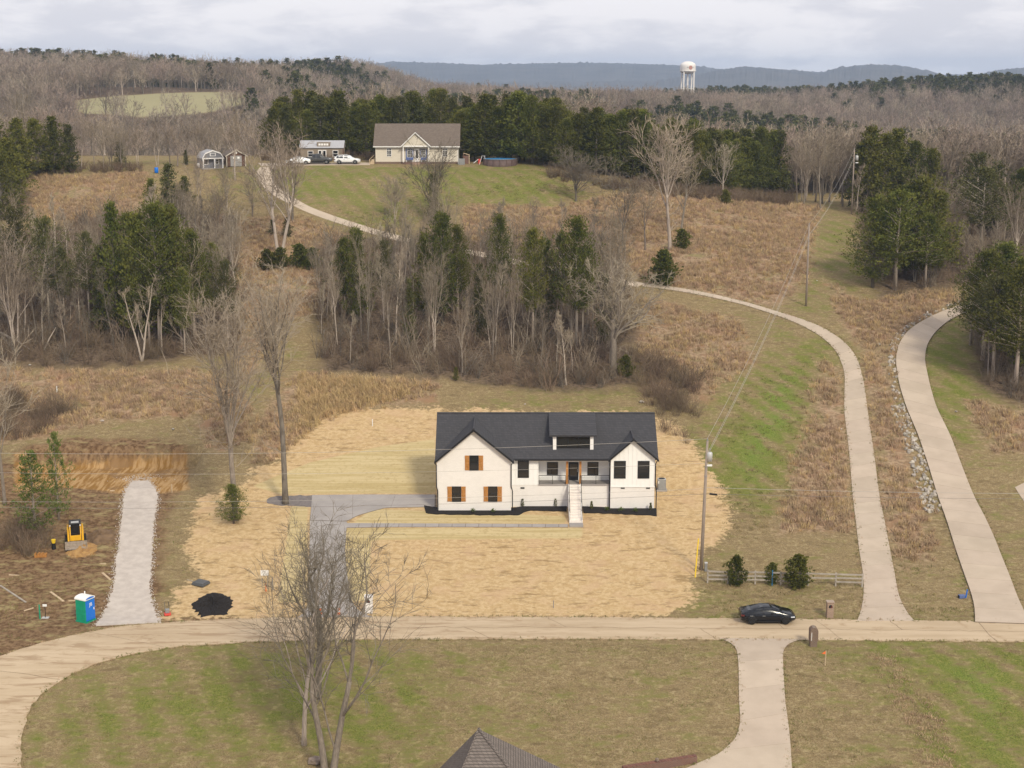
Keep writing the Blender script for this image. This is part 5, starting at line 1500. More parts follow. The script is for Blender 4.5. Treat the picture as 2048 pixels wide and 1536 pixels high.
_rocks = {}
def rock_mesh(seed, m):
    if (seed, m.name) in _rocks: return _rocks[(seed, m.name)]
    r = random.Random(seed); bm = bmesh.new(); bmesh.ops.create_icosphere(bm, subdivisions=1, radius=0.5)
    pl = [(Vector((r.gauss(0, 1), r.gauss(0, 1), r.gauss(0, 1))).normalized(), r.uniform(0.28, 0.42)) for _ in range(7)]
    for v in bm.verts:
        v.co *= r.uniform(0.85, 1.15)
        for n, d in pl:
            k = v.co.dot(n) - d
            if k > 0: v.co -= n * k
    me = bpy.data.meshes.new('rock'); bm.to_mesh(me); bm.free(); me.materials.append(m)
    _rocks[(seed, m.name)] = me
    return me

def scatter_cover():
    rr = np.random.RandomState(5)
    def pts_in(polys, dens, cap=99999):
        out = []
        for P in polys:
            lo, hi = P.min(0), P.max(0)
            n = int(np.prod(hi - lo) * dens)
            c = lo + rr.rand(n, 2) * (hi - lo)
            out.append(c[sdist(P, c[:, 0], c[:, 1]) > rr.randn(n) * 0.6])
        c = np.concatenate(out)
        return c[:cap] if len(c) > cap else c
    def clump(c, thr, sc=4.0):
        v = np.sin(c[:, 0] / sc + np.sin(c[:, 1] / sc * 0.7) * 1.7) * np.sin(c[:, 1] / sc * 1.3 + np.sin(c[:, 0] / sc * 0.6)) + rr.randn(len(c)) * 0.45
        return c[v > thr]
    def go(name, c, protos, smin, smax, label, cat, tilt=0.1, zoff=0.0):
        n = len(c); s = rr.uniform(smin, smax, n)
        sc = np.stack([s * rr.uniform(0.8, 1.3, n), s * rr.uniform(0.8, 1.3, n), s], -1)
        rot = np.stack([rr.randn(n) * tilt, rr.randn(n) * tilt, rr.rand(n) * 6.28], -1)
        scatter(name, np.stack([c[:, 0], c[:, 1], H(c[:, 0], c[:, 1]) + zoff], -1), sc, rot, rr.randint(0, len(protos), n), protos, label, cat)
    def off_drives(c):
        k = np.ones(len(c), bool)
        for (l, r_) in ((A_L, A_R), (B_L, B_R)):
            P = np.concatenate([gpoly(l), gpoly(r_)[::-1]])
            k &= sdist(P, c[:, 0], c[:, 1]) < -0.35
        P = np.concatenate([gpoly([(x + 10, y - 6) for x, y in AC]), gpoly([(x - 12, y + 6) for x, y in AC])[::-1]])
        k &= sdist(P, c[:, 0], c[:, 1]) < -0.3
        return c[k]
    tall = off_drives(clump(pts_in(GP['tall'], 4.2), -0.45))
    go('tall_grass', tall, [tuft_proto(i, M_grass_tan, 24, 0.75, 0.4, 0.022, 'tuft%d' % i) for i in range(3)] + [tuft_proto(9, M_grass_gold, 22, 0.85, 0.35, 0.022, 'tuft9')], 0.55, 1.25, 'knee-high dry brown grass in the fields and between the drives', 'grass')
    gold = pts_in([gpoly([(600, 750), (720, 765), (860, 775), (720, 815), (640, 840), (600, 870)])], 5)
    go('golden_grass', gold, [tuft_proto(i + 20, M_grass_gold, 26, 1.1, 0.35, 0.02, 'gold%d' % i) for i in range(2)], 0.8, 1.3, 'tall golden grass behind the straw lot', 'grass')
    # undergrowth at the foot of the woods
    wd = clump(pts_in(GP['wood'][:4], 0.22), -0.4)
    wd = off_drives(wd)
    edge_ = pts_in([gpoly([(640, 690), (900, 720), (1150, 750), (1260, 740), (1270, 775), (1120, 785), (900, 755), (640, 735)]), gpoly([(-30, 670), (250, 690), (470, 650), (470, 700), (260, 735), (-30, 725)]), gpoly([(1270, 720), (1360, 740), (1410, 790), (1390, 840), (1330, 830), (1280, 780)]), gpoly([(0, 790), (90, 800), (150, 830), (60, 880), (0, 880)]), gpoly([(0, 1060), (100, 1055), (120, 1085), (60, 1110), (0, 1115)]), gpoly([(1310, 840), (1345, 845), (1385, 900), (1375, 910), (1330, 870)])], 0.28)
    go('brush', np.concatenate([wd, edge_]), [brush_proto(i, 24, 2.0).mesh('brush%d' % i, M_brush) for i in range(3)], 0.6, 1.35, 'tangled leafless brush at the foot of the woods', 'brush')
    sap = off_drives(pts_in(GP['wood'][:4], 0.15))
    go('saplings', sap, [brush_proto(i + 15, 7, 4.6, 0.8, 0.026).mesh('sapling%d' % i, (M_brush, M_bark_dark, M_twig)[i]) for i in range(3)], 0.5, 1.25, 'thin leafless saplings crowding under the woods', 'saplings')
    hillrim = pts_in([gpoly([(-40, 338), (290, 334), (290, 345), (-40, 356)]), gpoly([(1090, 345), (1250, 372), (1580, 400), (1580, 412), (1240, 388), (1090, 356)]), gpoly([(520, 322), (745, 321), (745, 318), (520, 319)])], 0.6)
    go('rim_brush', hillrim, [brush_proto(i + 5, 24, 2.0, tw=0.018).mesh('rimbrush%d' % i, M_brush) for i in range(2)], 0.6, 1.2, 'leafless brush along the foot of the cedar rows', 'brush')
    dense = pts_in([gpoly([(1270, 720), (1360, 740), (1410, 790), (1395, 845), (1330, 835), (1280, 780)]), gpoly([(0, 795), (90, 805), (140, 832), (60, 875), (0, 875)]), gpoly([(0, 1062), (95, 1058), (110, 1085), (60, 1108), (0, 1112)])], 0.55)
    go('thicket', dense, [brush_proto(i + 30, 30, 2.2, 1.1, 0.011).mesh('thicket%d' % i, M_brush) for i in range(2)], 0.7, 1.3, 'dense brown leafless thicket behind the house corner and by the muddy lot', 'brush')
    # grass creeping over the edges of the road and the drives
    fr = []
    for (l, r_, step) in ((ROAD_N[1:], ROAD_S[1:], 0.16), (A_L, A_R, 0.22), (B_L, B_R, 0.22), (C_L, C_R, 0.2)):
        for e in (l, r_):
            Pp = [G(*q) for q in e]; Ln = sum((Pp[k + 1] - Pp[k]).length for k in range(len(Pp) - 1))
            q = smooth_poly(resample(Pp, max(int(Ln / step), 4)), 3)
            fr.append(q + rr.randn(*q.shape) * 0.17)
    go('edge_grass', np.concatenate(fr), [tuft_proto(i + 70, M_grass_lawn if i else M_grass_tan, 14, 0.2, 0.2, 0.014, 'edge%d' % i) for i in range(3)], 0.5, 1.2, 'ragged grass creeping over the road and drive edges', 'grass', 0.2, 0.03)
    gl = np.concatenate([smooth_poly(resample([G(*q) for q in e], 260), 3) for e in ([(190, 1252), (215, 1215), (228, 1170), (233, 1120), (240, 1080), (244, 1030), (249, 985), (266, 962)], [(318, 1245), (308, 1215), (299, 1185), (302, 1140), (305, 1090), (309, 1030), (316, 990), (298, 962)])])
    gl = np.repeat(gl, 4, 0); gl = gl + rr.randn(*gl.shape) * 0.2
    tip = np.array([[p.x, p.y] for p in (G(282, 958),)]) + rr.randn(260, 2) * np.array([1.2, 0.9])
    gl = np.concatenate([gl, tip])
    go('loose_gravel', gl, [rock_mesh(k, M_gravel) for k in (41, 42, 43)], 0.04, 0.13, 'loose pale stones spilled along the gravel lane', 'gravel', 2.0, 0.03)
    # short rough lawn
    lawn = np.array([[p.x, p.y] for p in (G(q[0], q[1]) for q in [(50, 1560), (140, 1385), (420, 1300), (700, 1285), (1430, 1285), (1475, 1320), (1478, 1440), (1380, 1530), (1000, 1570)])])
    lawn2 = gpoly([(1605, 1290), (2080, 1290), (2080, 1570), (1590, 1570), (1572, 1330)])
    c = clump(pts_in([lawn, lawn2], 7.0), -0.2, 2.2)
    go('lawn_grass', c, [tuft_proto(i + 40, M_grass_lawn, 16, 0.14, 0.28, 0.012, 'lawn%d' % i) for i in range(3)], 0.6, 1.3, 'short winter lawn grass below the road', 'grass', 0.15)
    strip = pts_in([gpoly([(1742, 1312), (1768, 1308), (1830, 1375), (1890, 1450), (1915, 1545), (1835, 1545), (1805, 1440), (1765, 1350)])], 9)
    go('dry_strip', strip, [tuft_proto(i + 80, M_grass_tan, 18, 0.28, 0.3, 0.016, 'dry%d' % i) for i in range(2)], 0.5, 1.2, 'unmown strip of dry tan grass across the lower lawn', 'grass', 0.25)
    rough = off_drives(clump(pts_in([gpoly([(1400, 1120), (1727, 1160), (1712, 1232), (1395, 1232)]), gpoly([(1470, 780), (1640, 700), (1625, 860), (1560, 1050), (1450, 1100), (1430, 900)]), gpoly([(1800, 1130), (1860, 1120), (1940, 1190), (1948, 1236), (1830, 1236)]), gpoly([(600, 440), (1080, 340), (1200, 400), (930, 410), (780, 455)])], 2.5), -0.2, 2.5))
    go('verge_grass', rough, [tuft_proto(i + 50, M_grass_lawn, 16, 0.22, 0.3, 0.016, 'verge%d' % i) for i in range(3)], 0.6, 1.4, 'rough grass on the verges and the mown field', 'grass', 0.15)
    weeds = clump(pts_in([gpoly([(-20, 990), (230, 1000), (215, 1220), (-20, 1290)]), gpoly([(320, 1020), (375, 1000), (380, 1150), (320, 1200)])], 1.6), 0.15, 2.4)
    go('lot_weeds', weeds, [tuft_proto(i + 60, M_grass_lawn, 16, 0.24, 0.35, 0.018, 'weed%d' % i) for i in range(3)], 0.5, 1.3, 'weedy grass tufts left on the muddy building lot', 'grass', 0.15)
scatter_cover()

# ------------------------------------------------------------------ vehicles
def car(name, label, p, rz, stations, paint, rim, wheel_x, wr, width, tip=None, group=None, bed=None):
    """stations: (x, z_bottom, z_belt, z_top, half width at belt, half width of roof); x runs from tail to nose"""
    t = empty(name, p, rz, label, 'car', group)
    S = stations; n = len(S)
    mb = MB(); rings = []
    for (x, zb, zl, zt, wb, wr_) in S:
        hw = wb
        half = [(0, zb), (hw * 0.80, zb), (hw * 0.97, zb + 0.16), (hw, (zb + zl) / 2), (hw * 0.97, zl - 0.02), (wr_ + (hw * 0.97 - wr_) * 0.5, (zl + zt) / 2 + 0.02), (wr_, zt - 0.035), (wr_ * 0.75, zt), (0, zt + 0.015)]
        ring = [(x, y, z) for y, z in half] + [(x, -y, z) for y, z in half[-2:0:-1]]
        rings.append(ring)
    k = len(rings[0])
    for r_ in rings: mb.v.extend(r_)
    for i in range(n - 1):
        for j in range(k):
            j2 = (j + 1) % k
            mb.f.append((i * k + j, (i + 1) * k + j, (i + 1) * k + j2, i * k + j2))
    mb.f.append(tuple(range(k))); mb.f.append(tuple((n - 1) * k + j for j in range(k - 1, -1, -1)))
    body = mb.build('body', paint, t, True)
    orient_up(body)
    # glass lies just outside the body between belt and roof
    def pt_side(i, f, s):
        x, zb, zl, zt, wb, w2 = S[i]
        a = Vector((x, wb * 0.97, zl - 0.02)); b = Vector((x, w2, zt - 0.035)); m = Vector((x, w2 + (wb * 0.97 - w2) * 0.5, (zl + zt) / 2 + 0.02))
        q = a + (m - a) * (f * 2) if f < 0.5 else m + (b - m) * (f * 2 - 1)
        return Vector((q.x, (q.y + 0.012) * s, q.z))
    cab = [i for i in range(n) if S[i][3] - S[i][2] > 0.20]
    for s in (1, -1):
        segs = list(zip(cab[:-1], cab[1:]))
        mid = len(segs) // 2
        for part in (segs[:mid], segs[mid:]):
            if not part: continue
            g = MB()
            for q, (i, j) in enumerate(part):
                a, b = pt_side(i, 0.08, s), pt_side(j, 0.08, s); c, d = pt_side(j, 0.9, s), pt_side(i, 0.9, s)
                if q == 0: a = a + (b - a) * 0.10; d = d + (c - d) * 0.10
                if q == len(part) - 1: b = b + (a - b) * 0.10; c = c + (d - c) * 0.10
                g.quad(*((a, b, c, d) if s < 0 else (d, c, b, a)))
            g.build('side_window', M_glass, t, True)
    def slope_glass(nm, i, j):
        x0, _, zl0, zt0, wb0, w0 = S[i]; x1, _, zl1, zt1, wb1, w1 = S[j]
        nx = 1 if x1 > x0 else -1
        up_ = Vector((zt0 - zt1, 0, x1 - x0)) if nx > 0 else Vector((zt1 - zt0, 0, x0 - x1))
        up_.normalize(); o = up_ * 0.018
        if o.z < 0: o = -o
        a = Vector((x0, w0 * 0.86, zt0 - 0.0)) + o; b = Vector((x0, -w0 * 0.86, zt0)) + o; c = Vector((x1, -w1 * 0.9, zt1)) + o; d = Vector((x1, w1 * 0.9, zt1)) + o
        e0 = Vector((x0, 0, zt0 + 0.02)) + o; e1 = Vector((x1, 0, zt1 + 0.02)) + o
        g = MB(); g.quad(a, e0, e1, d); g.quad(e0, b, c, e1); g.build(nm, M_glass, t, True)
    slope_glass('windshield', tip[0], tip[1]); slope_glass('rear_window', tip[2], tip[3])
    L0, L1 = S[0][0], S[-1][0]
    for s in (1, -1):
        zb = S[-2][2]
        w = S[-2][4]
        MB().box(L1 - 0.48, L1 - 0.14, s * w * 0.93 - 0.16, s * w * 0.93 + 0.015, zb - 0.06, zb + 0.03).build('headlight', M_lamp, t, bevel=0.02)
        zb = S[1][2]; w = S[1][4]
        MB().box(L0 - 0.01, L0 + 0.28, s * w * 0.9 - 0.16, s * w * 0.9 + 0.06, zb - 0.22, zb - 0.08).build('tail_light', M_tail, t, bevel=0.02)
        ci = cab[-1]; xm = S[ci][0] - 0.35
        MB().box(xm - 0.1, xm + 0.1, s * (width + 0.02) - 0.08, s * (width + 0.02) + 0.08, S[ci][2] - 0.02, S[ci][2] + 0.13).build('mirror', paint, t, bevel=0.03)
        MB().box(xm - 1.9, xm - 1.65, s * width - 0.02, s * width + 0.025, S[ci][2] - 0.18, S[ci][2] - 0.14).build('door_handle', M_metal_grey, t)
        MB().box(xm - 0.85, xm - 0.60, s * width - 0.02, s * width + 0.025, S[ci][2] - 0.18, S[ci][2] - 0.14).build('door_handle', M_metal_grey, t)
        MB().box(wheel_x[0] + wr + 0.1, wheel_x[1] - wr - 0.1, s * width * 0.96 - 0.05, s * width * 0.96 + 0.03, 0.24, 0.34).build('sill', M_black, t)
        for x in wheel_x:
            ty = MB()
            prof_ = [(wr * 0.62, -0.1), (wr * 0.95, -0.11), (wr, -0.06), (wr, 0.06), (wr * 0.95, 0.11), (wr * 0.62, 0.1)]
            ty.lathe(prof_, 20)
            w_ = ty.build('wheel', M_rubber, t, True)
            w_.location = (x, s * (width - 0.06), wr); w_.rotation_euler = (math.pi / 2, 0, 0)
            rm = MB(); rm.lathe([(wr * 0.66, 0.0), (wr * 0.66, 0.08), (0.06, 0.10)], 20) if s < 0 else rm.lathe([(wr * 0.66, 0.0), (wr * 0.66, -0.08), (0.06, -0.10)], 20)
            ro = rm.build('rim', rim, w_)
            for q in range(5):
                a = q * 6.283 / 5
                sp = MB(); sp.box(0.06, wr * 0.64, -0.035, 0.035, -0.012, 0.012)
                so = sp.build('spoke', rim if rim is M_rim_light else M_black, w_); so.rotation_euler = (0, 0, a); so.location = (0, 0, 0.105 if s < 0 else -0.105)
            # dark wheel arch
            ar = MB(); ar.tube([(x + (wr + 0.06) * math.cos(a), s * (width - 0.02), wr + (wr + 0.06) * math.sin(a)) for a in [math.pi * q / 10 for q in range(11)]], 0.045, 5)
            ar.build('wheel_arch', M_black, t)
    return t
SEDAN = [(-2.35, 0.42, 0.80, 0.86, 0.68, 0.58), (-2.25, 0.28, 0.95, 1.02, 0.84, 0.66), (-1.75, 0.22, 0.98, 1.13, 0.92, 0.66), (-1.15, 0.20, 0.96, 1.33, 0.93, 0.60), (-0.45, 0.20, 0.95, 1.44, 0.93, 0.58), (0.15, 0.20, 0.94, 1.45, 0.93, 0.58), (0.65, 0.20, 0.93, 1.34, 0.93, 0.60), (1.15, 0.20, 0.92, 1.10, 0.93, 0.66), (1.45, 0.20, 0.89, 0.98, 0.93, 0.70), (1.95, 0.22, 0.79, 0.86, 0.91, 0.68), (2.25, 0.28, 0.66, 0.74, 0.84, 0.62), (2.35, 0.38, 0.55, 0.62, 0.70, 0.5)]
SUV = [(-2.42, 0.5, 0.95, 1.10, 0.72, 0.60), (-2.36, 0.36, 1.05, 1.20, 0.88, 0.66), (-2.05, 0.30, 1.08, 1.48, 0.95, 0.66), (-1.5, 0.28, 1.08, 1.66, 0.97, 0.66), (-0.6, 0.28, 1.07, 1.70, 0.97, 0.66), (0.1, 0.28, 1.06, 1.69, 0.97, 0.66), (0.55, 0.28, 1.05, 1.56, 0.97, 0.66), (1.05, 0.28, 1.04, 1.24, 0.97, 0.70), (1.35, 0.28, 1.02, 1.10, 0.96, 0.74), (1.95, 0.30, 0.95, 1.03, 0.95, 0.72), (2.35, 0.36, 0.82, 0.90, 0.88, 0.66), (2.45, 0.48, 0.70, 0.78, 0.75, 0.55)]
p0 = road_pt(0, 0.5)
pc_ = at(1535, 1238, 0.0 + G(1535, 1240).y)
pcar = G(1535, 1246)
car('parked_car', 'black sedan parked on the road opposite the lower drive', (pcar.x, pcar.y + 0.35, gz(pcar.x, pcar.y + 0.35) + 0.075), R(0.4), SEDAN, M_car_black, M_rim, (-1.42, 1.45), 0.34, 0.925, (5, 7, 4, 2))
def hillcar(px, Y): 
    q = at(px, 328, Y); return Vector((q.x, Y, gz(q.x, Y) + 0.05))
pv = G(694, 329)
car('parked_car', 'white sport utility car on the hill apron beside the cream house', pv + Vector((0, 0.9, 0.06)), 0, SUV, M_car_white, M_rim_light, (-1.45, 1.5), 0.37, 0.955, (5, 7, 3, 1))
pv = G(594, 330)
car('parked_car', 'white car half hidden by bare branches at the top of the upper drive', pv + Vector((0, 0.9, 0.06)), math.pi + 0.25, SEDAN, M_car_white, M_rim_light, (-1.42, 1.45), 0.34, 0.925, (5, 7, 4, 2))
TRUCK = [(-2.8, 0.55, 1.10, 1.16, 0.88, 0.84), (-2.7, 0.45, 1.14, 1.20, 0.95, 0.9), (-1.7, 0.42, 1.15, 1.21, 0.98, 0.93), (-0.95, 0.42, 1.15, 1.23, 0.98, 0.93), (-0.85, 0.42, 1.16, 1.80, 0.98, 0.70), (-0.2, 0.42, 1.16, 1.88, 0.98, 0.70), (0.55, 0.42, 1.15, 1.86, 0.98, 0.70), (0.85, 0.42, 1.14, 1.66, 0.98, 0.72), (1.25, 0.42, 1.13, 1.27, 0.98, 0.78), (2.1, 0.42, 1.08, 1.18, 0.97, 0.80), (2.65, 0.46, 1.00, 1.08, 0.93, 0.76), (2.75, 0.55, 0.85, 0.95, 0.85, 0.7)]
pv = G(634, 329)
tr = car('pickup_truck', 'dark grey pickup truck between the two white cars on the hill', pv + Vector((0, 1.1, 0.06)), 0, TRUCK, M_car_grey, M_rim_light, (-1.75, 1.75), 0.40, 0.965, (6, 8, 4, 3))
tr['category'] = 'truck'
box('bed_floor', M_black, tr, -2.62, -1.0, -0.72, 0.72, 1.235, 1.25)

def skid_steer():
    p = G(152, 1086)
    t = empty('skid_steer', p, R(17), 'yellow compact track loader with its bucket down on the muddy lot', 'loader')
    # faces the road (-y)
    for s in (-1, 1):
        x0, x1 = (0.55, 0.98) if s > 0 else (-0.98, -0.55)
        mb = MB(); mb.prismx([(-0.95, 0.0), (-1.1, 0.25), (-0.9, 0.58), (0.2, 0.75), (1.05, 0.6), (1.2, 0.25), (1.0, 0.0)], x0, x1)
        tk = mb.build('track', M_rubber, t)
        for q in range(12): box('track_lug', M_steel_mud, tk, x0 - 0.01, x1 + 0.01, -0.9 + q * 0.165, -0.84 + q * 0.165, -0.015, 0.02)
    box('chassis', M_yellow, t, -0.52, 0.52, -0.95, 1.35, 0.35, 0.95, bevel=0.04)
    for x in (-0.52, 0.44):
        MB().prismx([(-0.95, 0.95), (-0.80, 0.95), (-0.42, 2.05), (-0.55, 2.05)], x, x + 0.08).build('cab_post', M_yellow, t)
        MB().box(x, x + 0.08, 0.55, 0.75, 0.95, 2.05).build('cab_post', M_yellow, t)
    box('cab_glass', M_glass, t, -0.43, 0.43, -0.60, 0.60, 0.96, 1.98)
    mb = MB(); mb.prismx([(-0.64, 2.05), (0.80, 2.05), (0.78, 2.14), (-0.62, 2.14)], -0.56, 0.56); mb.build('cab_roof', M_black, t, bevel=0.02)
    box('roof_window', M_metal_light, t, -0.36, 0.36, -0.42, 0.15, 2.141, 2.155)
    box('engine_hood', M_yellow, t, -0.50, 0.50, 0.80, 1.55, 0.9, 1.55, bevel=0.05)
    mb = MB(); mb.prismx([(-1.02, 0.55), (-0.90, 0.55), (-0.90, 1.05), (-0.97, 1.05)], -0.52, 0.52); mb.build('front_panel', M_yellow, t)
    box('seat', M_black, t, -0.25, 0.25, -0.1, 0.4, 0.96, 1.5)
    for s in (-1, 1):
        x = 0.66 * s
        MB().tube([(x, 1.3, 1.45), (x, 0.2, 1.5), (x, -1.0, 1.05), (x, -1.35, 0.45)], [0.10, 0.11, 0.10, 0.09], 6).build('lift_arm', M_yellow, t)
        MB().tube([(x * 0.9, 0.6, 0.9), (x * 0.9, -0.6, 1.15)], 0.045, 6).build('lift_cylinder', M_metal_light, t)
        box('work_lamp', M_lamp, t, x * 0.72 - 0.07, x * 0.72 + 0.07, -0.67, -0.6, 1.9, 2.0)
    mb = MB(); mb.prismx([(-1.35, 0.62), (-1.42, 0.62), (-1.48, 0.12), (-2.05, 0.02), (-2.05, 0.06), (-1.55, 0.16), (-1.50, 0.62)], -1.02, 1.02)
    b = mb.build('bucket', M_steel_mud, t)
    for x in (-1.02, 0.99): MB().prismx([(-1.36, 0.62), (-1.44, 0.10), (-2.05, 0.03), (-1.75, 0.45)], x, x + 0.03).build('side_plate', M_steel_mud, b)
    MB().box(-1.0, 1.0, -2.1, -2.0, 0.0, 0.025).build('cutting_edge', M_metal_grey, b)
skid_steer()

def text_mesh(s, size, name, m, parent, loc, rot):
    cu = bpy.data.curves.new(name, 'FONT'); cu.body = s; cu.size = size; cu.extrude = 0.006; cu.align_x = 'CENTER'
    o = bpy.data.objects.new(name, cu); COL.objects.link(o)
    dg = bpy.context.evaluated_depsgraph_get()
    me = bpy.data.meshes.new_from_object(o.evaluated_get(dg)); bpy.data.objects.remove(o)
    me.materials.clear(); me.materials.append(m)
    o = obj_from(me, name, parent, loc, rot); return o

def portable_toilet():
    p = G(172, 1241)
    t = empty('portable_toilet', p, R(-28), 'green portable toilet with blue door and white roof', 'toilet')
    w = 0.56; h = 2.02
    b = box('body', M_green, t, -w, w, -w, w, 0.12, h, bevel=0.03)
    for k in range(1, 6):
        xx = -w + 2 * w * k / 6
        box('wall_rib', M_green, t, xx - 0.03, xx + 0.03, -w - 0.02, -w - 0.001, 0.25, h - 0.12)
    box('wall_band', M_green, t, -w + 0.01, w - 0.01, -w - 0.028, -w - 0.002, 0.72, 0.80)
    d = box('door', M_blue, t, w + 0.001, w + 0.035, -w + 0.03, w - 0.03, 0.16, h - 0.06, bevel=0.01)
    box('handle', M_white, d, w + 0.036, w + 0.06, w - 0.2, w - 0.12, 1.0, 1.2)
    text_mesh('JB', 0.42, 'lettering', M_white, d, (w + 0.042, 0.05, 1.42), (math.pi / 2, 0, math.pi / 2))
    mb = MB(); n = 8
    poly = [(-w - 0.05, h)] + [(-(w + 0.05) * math.cos(math.pi * i / n), h + 0.08 + 0.20 * math.sin(math.pi * i / n)) for i in range(n + 1)] + [(w + 0.05, h)]
    mb.prismx(poly, -w - 0.05, w + 0.05); ro = mb.build('roof', M_white, t)
    MB().box(-w - 0.054, w + 0.06, -w + 0.02, w - 0.02, h + 0.0, h + 0.06).build('roof_trim', M_white, t)
    gb = MB(); gb.prismx([(-w * 0.9 * math.cos(math.pi * i / n), h + 0.06 + 0.17 * math.sin(math.pi * i / n)) for i in range(n + 1)], w + 0.052, w + 0.062); gb.build('roof_gable', M_blue, t)
    MB().tube([(-0.35, 0.4, h), (-0.35, 0.4, h + 0.45)], 0.05, 8).build('vent_pipe', M_white, t)
    box('skid', M_green, t, -w - 0.06, w + 0.06, -w - 0.03, w + 0.03, -0.08, 0.118)
portable_toilet()

# ------------------------------------------------------------------ poles and wires
def pole(px, py, ptop, label, group=None, r=0.15, transformer=False, X=None, lean=0.0):
    if X is None:
        p = G(px, py); hgt = at(px, ptop, p.y).z - p.z
    else:
        p, hgt = X
    t = empty('utility_pole', p, 0, label, 'utility pole', group)
    MB().tube([(0, 0, -0.5), (lean * 0.5, 0, hgt * 0.5), (lean, 0, hgt)], [r, r * 0.85, r * 0.65], 10).build('post', M_pole, t, True)
    MB().lathe([(0.045, 0), (0.07, 0.05), (0.05, 0.12), (0.07, 0.17), (0.03, 0.25)], 8, (lean, 0, hgt)).build('insulator', M_metal_grey, t)
    if transformer:
        tf = MB().lathe([(0.02, 0), (0.26, 0.02), (0.27, 0.75), (0.2, 0.85), (0.02, 0.88)], 14, (0.5, -0.02, hgt - 1.9)).build('transformer', M_metal_light, t, True)
        MB().tube([(0.5, 0, hgt - 1.05), (0.55, 0, hgt - 0.7)], 0.04, 6).build('bushing', M_metal_grey, tf)
        MB().tube([(lean, 0, hgt - 1.5), (0.5, 0, hgt - 1.5)], 0.04, 5).build('bracket', M_metal_grey, t)
        MB().box(0.28, 0.75, -0.14, 0.0, hgt - 2.35, hgt - 2.2).build('cutout', M_white, tf)
    for k in (0.2, 0.27): MB().lathe([(r * 0.9, 0), (r * 0.9, 0.06)], 10, (lean * (1 - k), 0, hgt * (1 - k))).build('band', M_metal_grey, t)
    return p, hgt
pA, hA = pole(1402, 1140, 882, 'near utility pole with transformer beside the straw lot', None, 0.17, True, None, 0.28)
pB, hB = pole(1612, 612, 450, 'bare utility pole in the brown field above the drive', None, 0.15)
pC, hC = pole(1703, 428, 299, 'farthest utility pole in front of the dark cedars', None, 0.15, True)
pAt = pA + Vector((0.25, 0, 0))
xL = -66.0
pD = Vector((xL, 133.0, gz(xL, 133.0)))
MB_ = None
pole(0, 0, 0, 'utility pole beyond the muddy lot', None, 0.16, False, (pD, 11.5))
xR = 72.0
pE = Vector((xR, 131.0, gz(xR, 131.0)))
pole(0, 0, 0, 'utility pole beyond the stone-edged drive', None, 0.16, False, (pE, 10.5))
def wire(label, a, b, sag, r, m=None, name='overhead_wire'):
    a = Vector(a); b = Vector(b); pts = []
    for i in range(25):
        f = i / 24; p = a + (b - a) * f; p.z -= sag * 4 * f * (1 - f); pts.append(p)
    o = MB().tube(pts, r, 4, False).build(name, m or M_wire)
    tag(o, label, 'wire', 'overhead wires')
zA = pA.z
def up(p, h): return Vector((p.x, p.y, p.z + h))
wire('top wire from the near pole over the white house roof', up(pAt, hA + 0.2), up(pD, 11.6), 0.9, 0.014)
wire('second wire crossing below the white house eaves', up(pAt, hA - 2.1), up(pD, 9.8), 0.8, 0.011)
wire('third wire crossing in front of the garage windows', up(pAt, hA - 4.5), up(pD, 6.9), 0.75, 0.012)
wire('lowest thick wire crossing in front of the mulch beds', up(pAt, hA - 5.0), up(pD, 6.4), 0.85, 0.014, M_wire_dark)
wire('pale wire from the near pole across both curving drives', up(pAt, hA - 4.4), up(pE, 8.3), 0.35, 0.016)
wire('dark wire just below the pale one over the two curving drives', up(pAt, hA - 5.0), up(pE, 7.8), 0.3, 0.013, M_wire_dark)
for q, (dz, dx) in enumerate(((0.2, 0), (-1.3, 0.1), (-1.45, -0.1))):
    lab = ('top wire', 'left low wire', 'right low wire')[q]
    wire(lab + ' from the transformer pole up to the bare pole', up(pAt, hA + dz) + Vector((dx, 0, 0)), up(pB, hB + dz) + Vector((dx, 0, 0)), 1.0, 0.014)
    wire(lab + ' between the bare pole and the farthest pole', up(pB, hB + dz) + Vector((dx, 0, 0)), up(pC, hC + dz) + Vector((dx, 0, 0)), 1.1, 0.013)
# cable splice and guy guards
o = MB().tube([up(pAt, hA - 5.0) + Vector((0.35, 0, 0)), up(pAt, hA - 5.05) + Vector((1.05, 0, -0.03))], 0.09, 6).build('splice_case', M_black); tag(o, 'black cable splice case hanging right of the near pole', 'cable case')
for k, (q0, lab) in enumerate(((Vector((-0.75, -1.6, 0)), 'longer'), (Vector((-0.55, -0.3, 0)), 'shorter'))):
    b = pA + q0; b.z = gz(b.x, b.y)
    o = MB().tube([b + Vector((0, 0, -0.2)), b + (up(pA, 8) - b).normalized() * (3.6 - 1.2 * k)], 0.06, 6).build('guy_guard', M_yellow_plain); tag(o, lab + ' yellow guy wire guard leaning at the near pole', 'guard')
pb = pA + Vector((0.42, -0.2, 0)); pb.z = gz(pb.x, pb.y)
t = empty('pedestal_box', pb, 0, 'small grey green cable pedestal at the foot of the near pole', 'cable box')
MB().box(-0.13, 0.13, -0.13, 0.13, -0.1, 0.75).build('housing', M_metal_grey, t, bevel=0.03); MB().box(-0.15, 0.15, -0.15, 0.15, 0.75, 0.84).build('cap', M_metal_light, t, bevel=0.03)

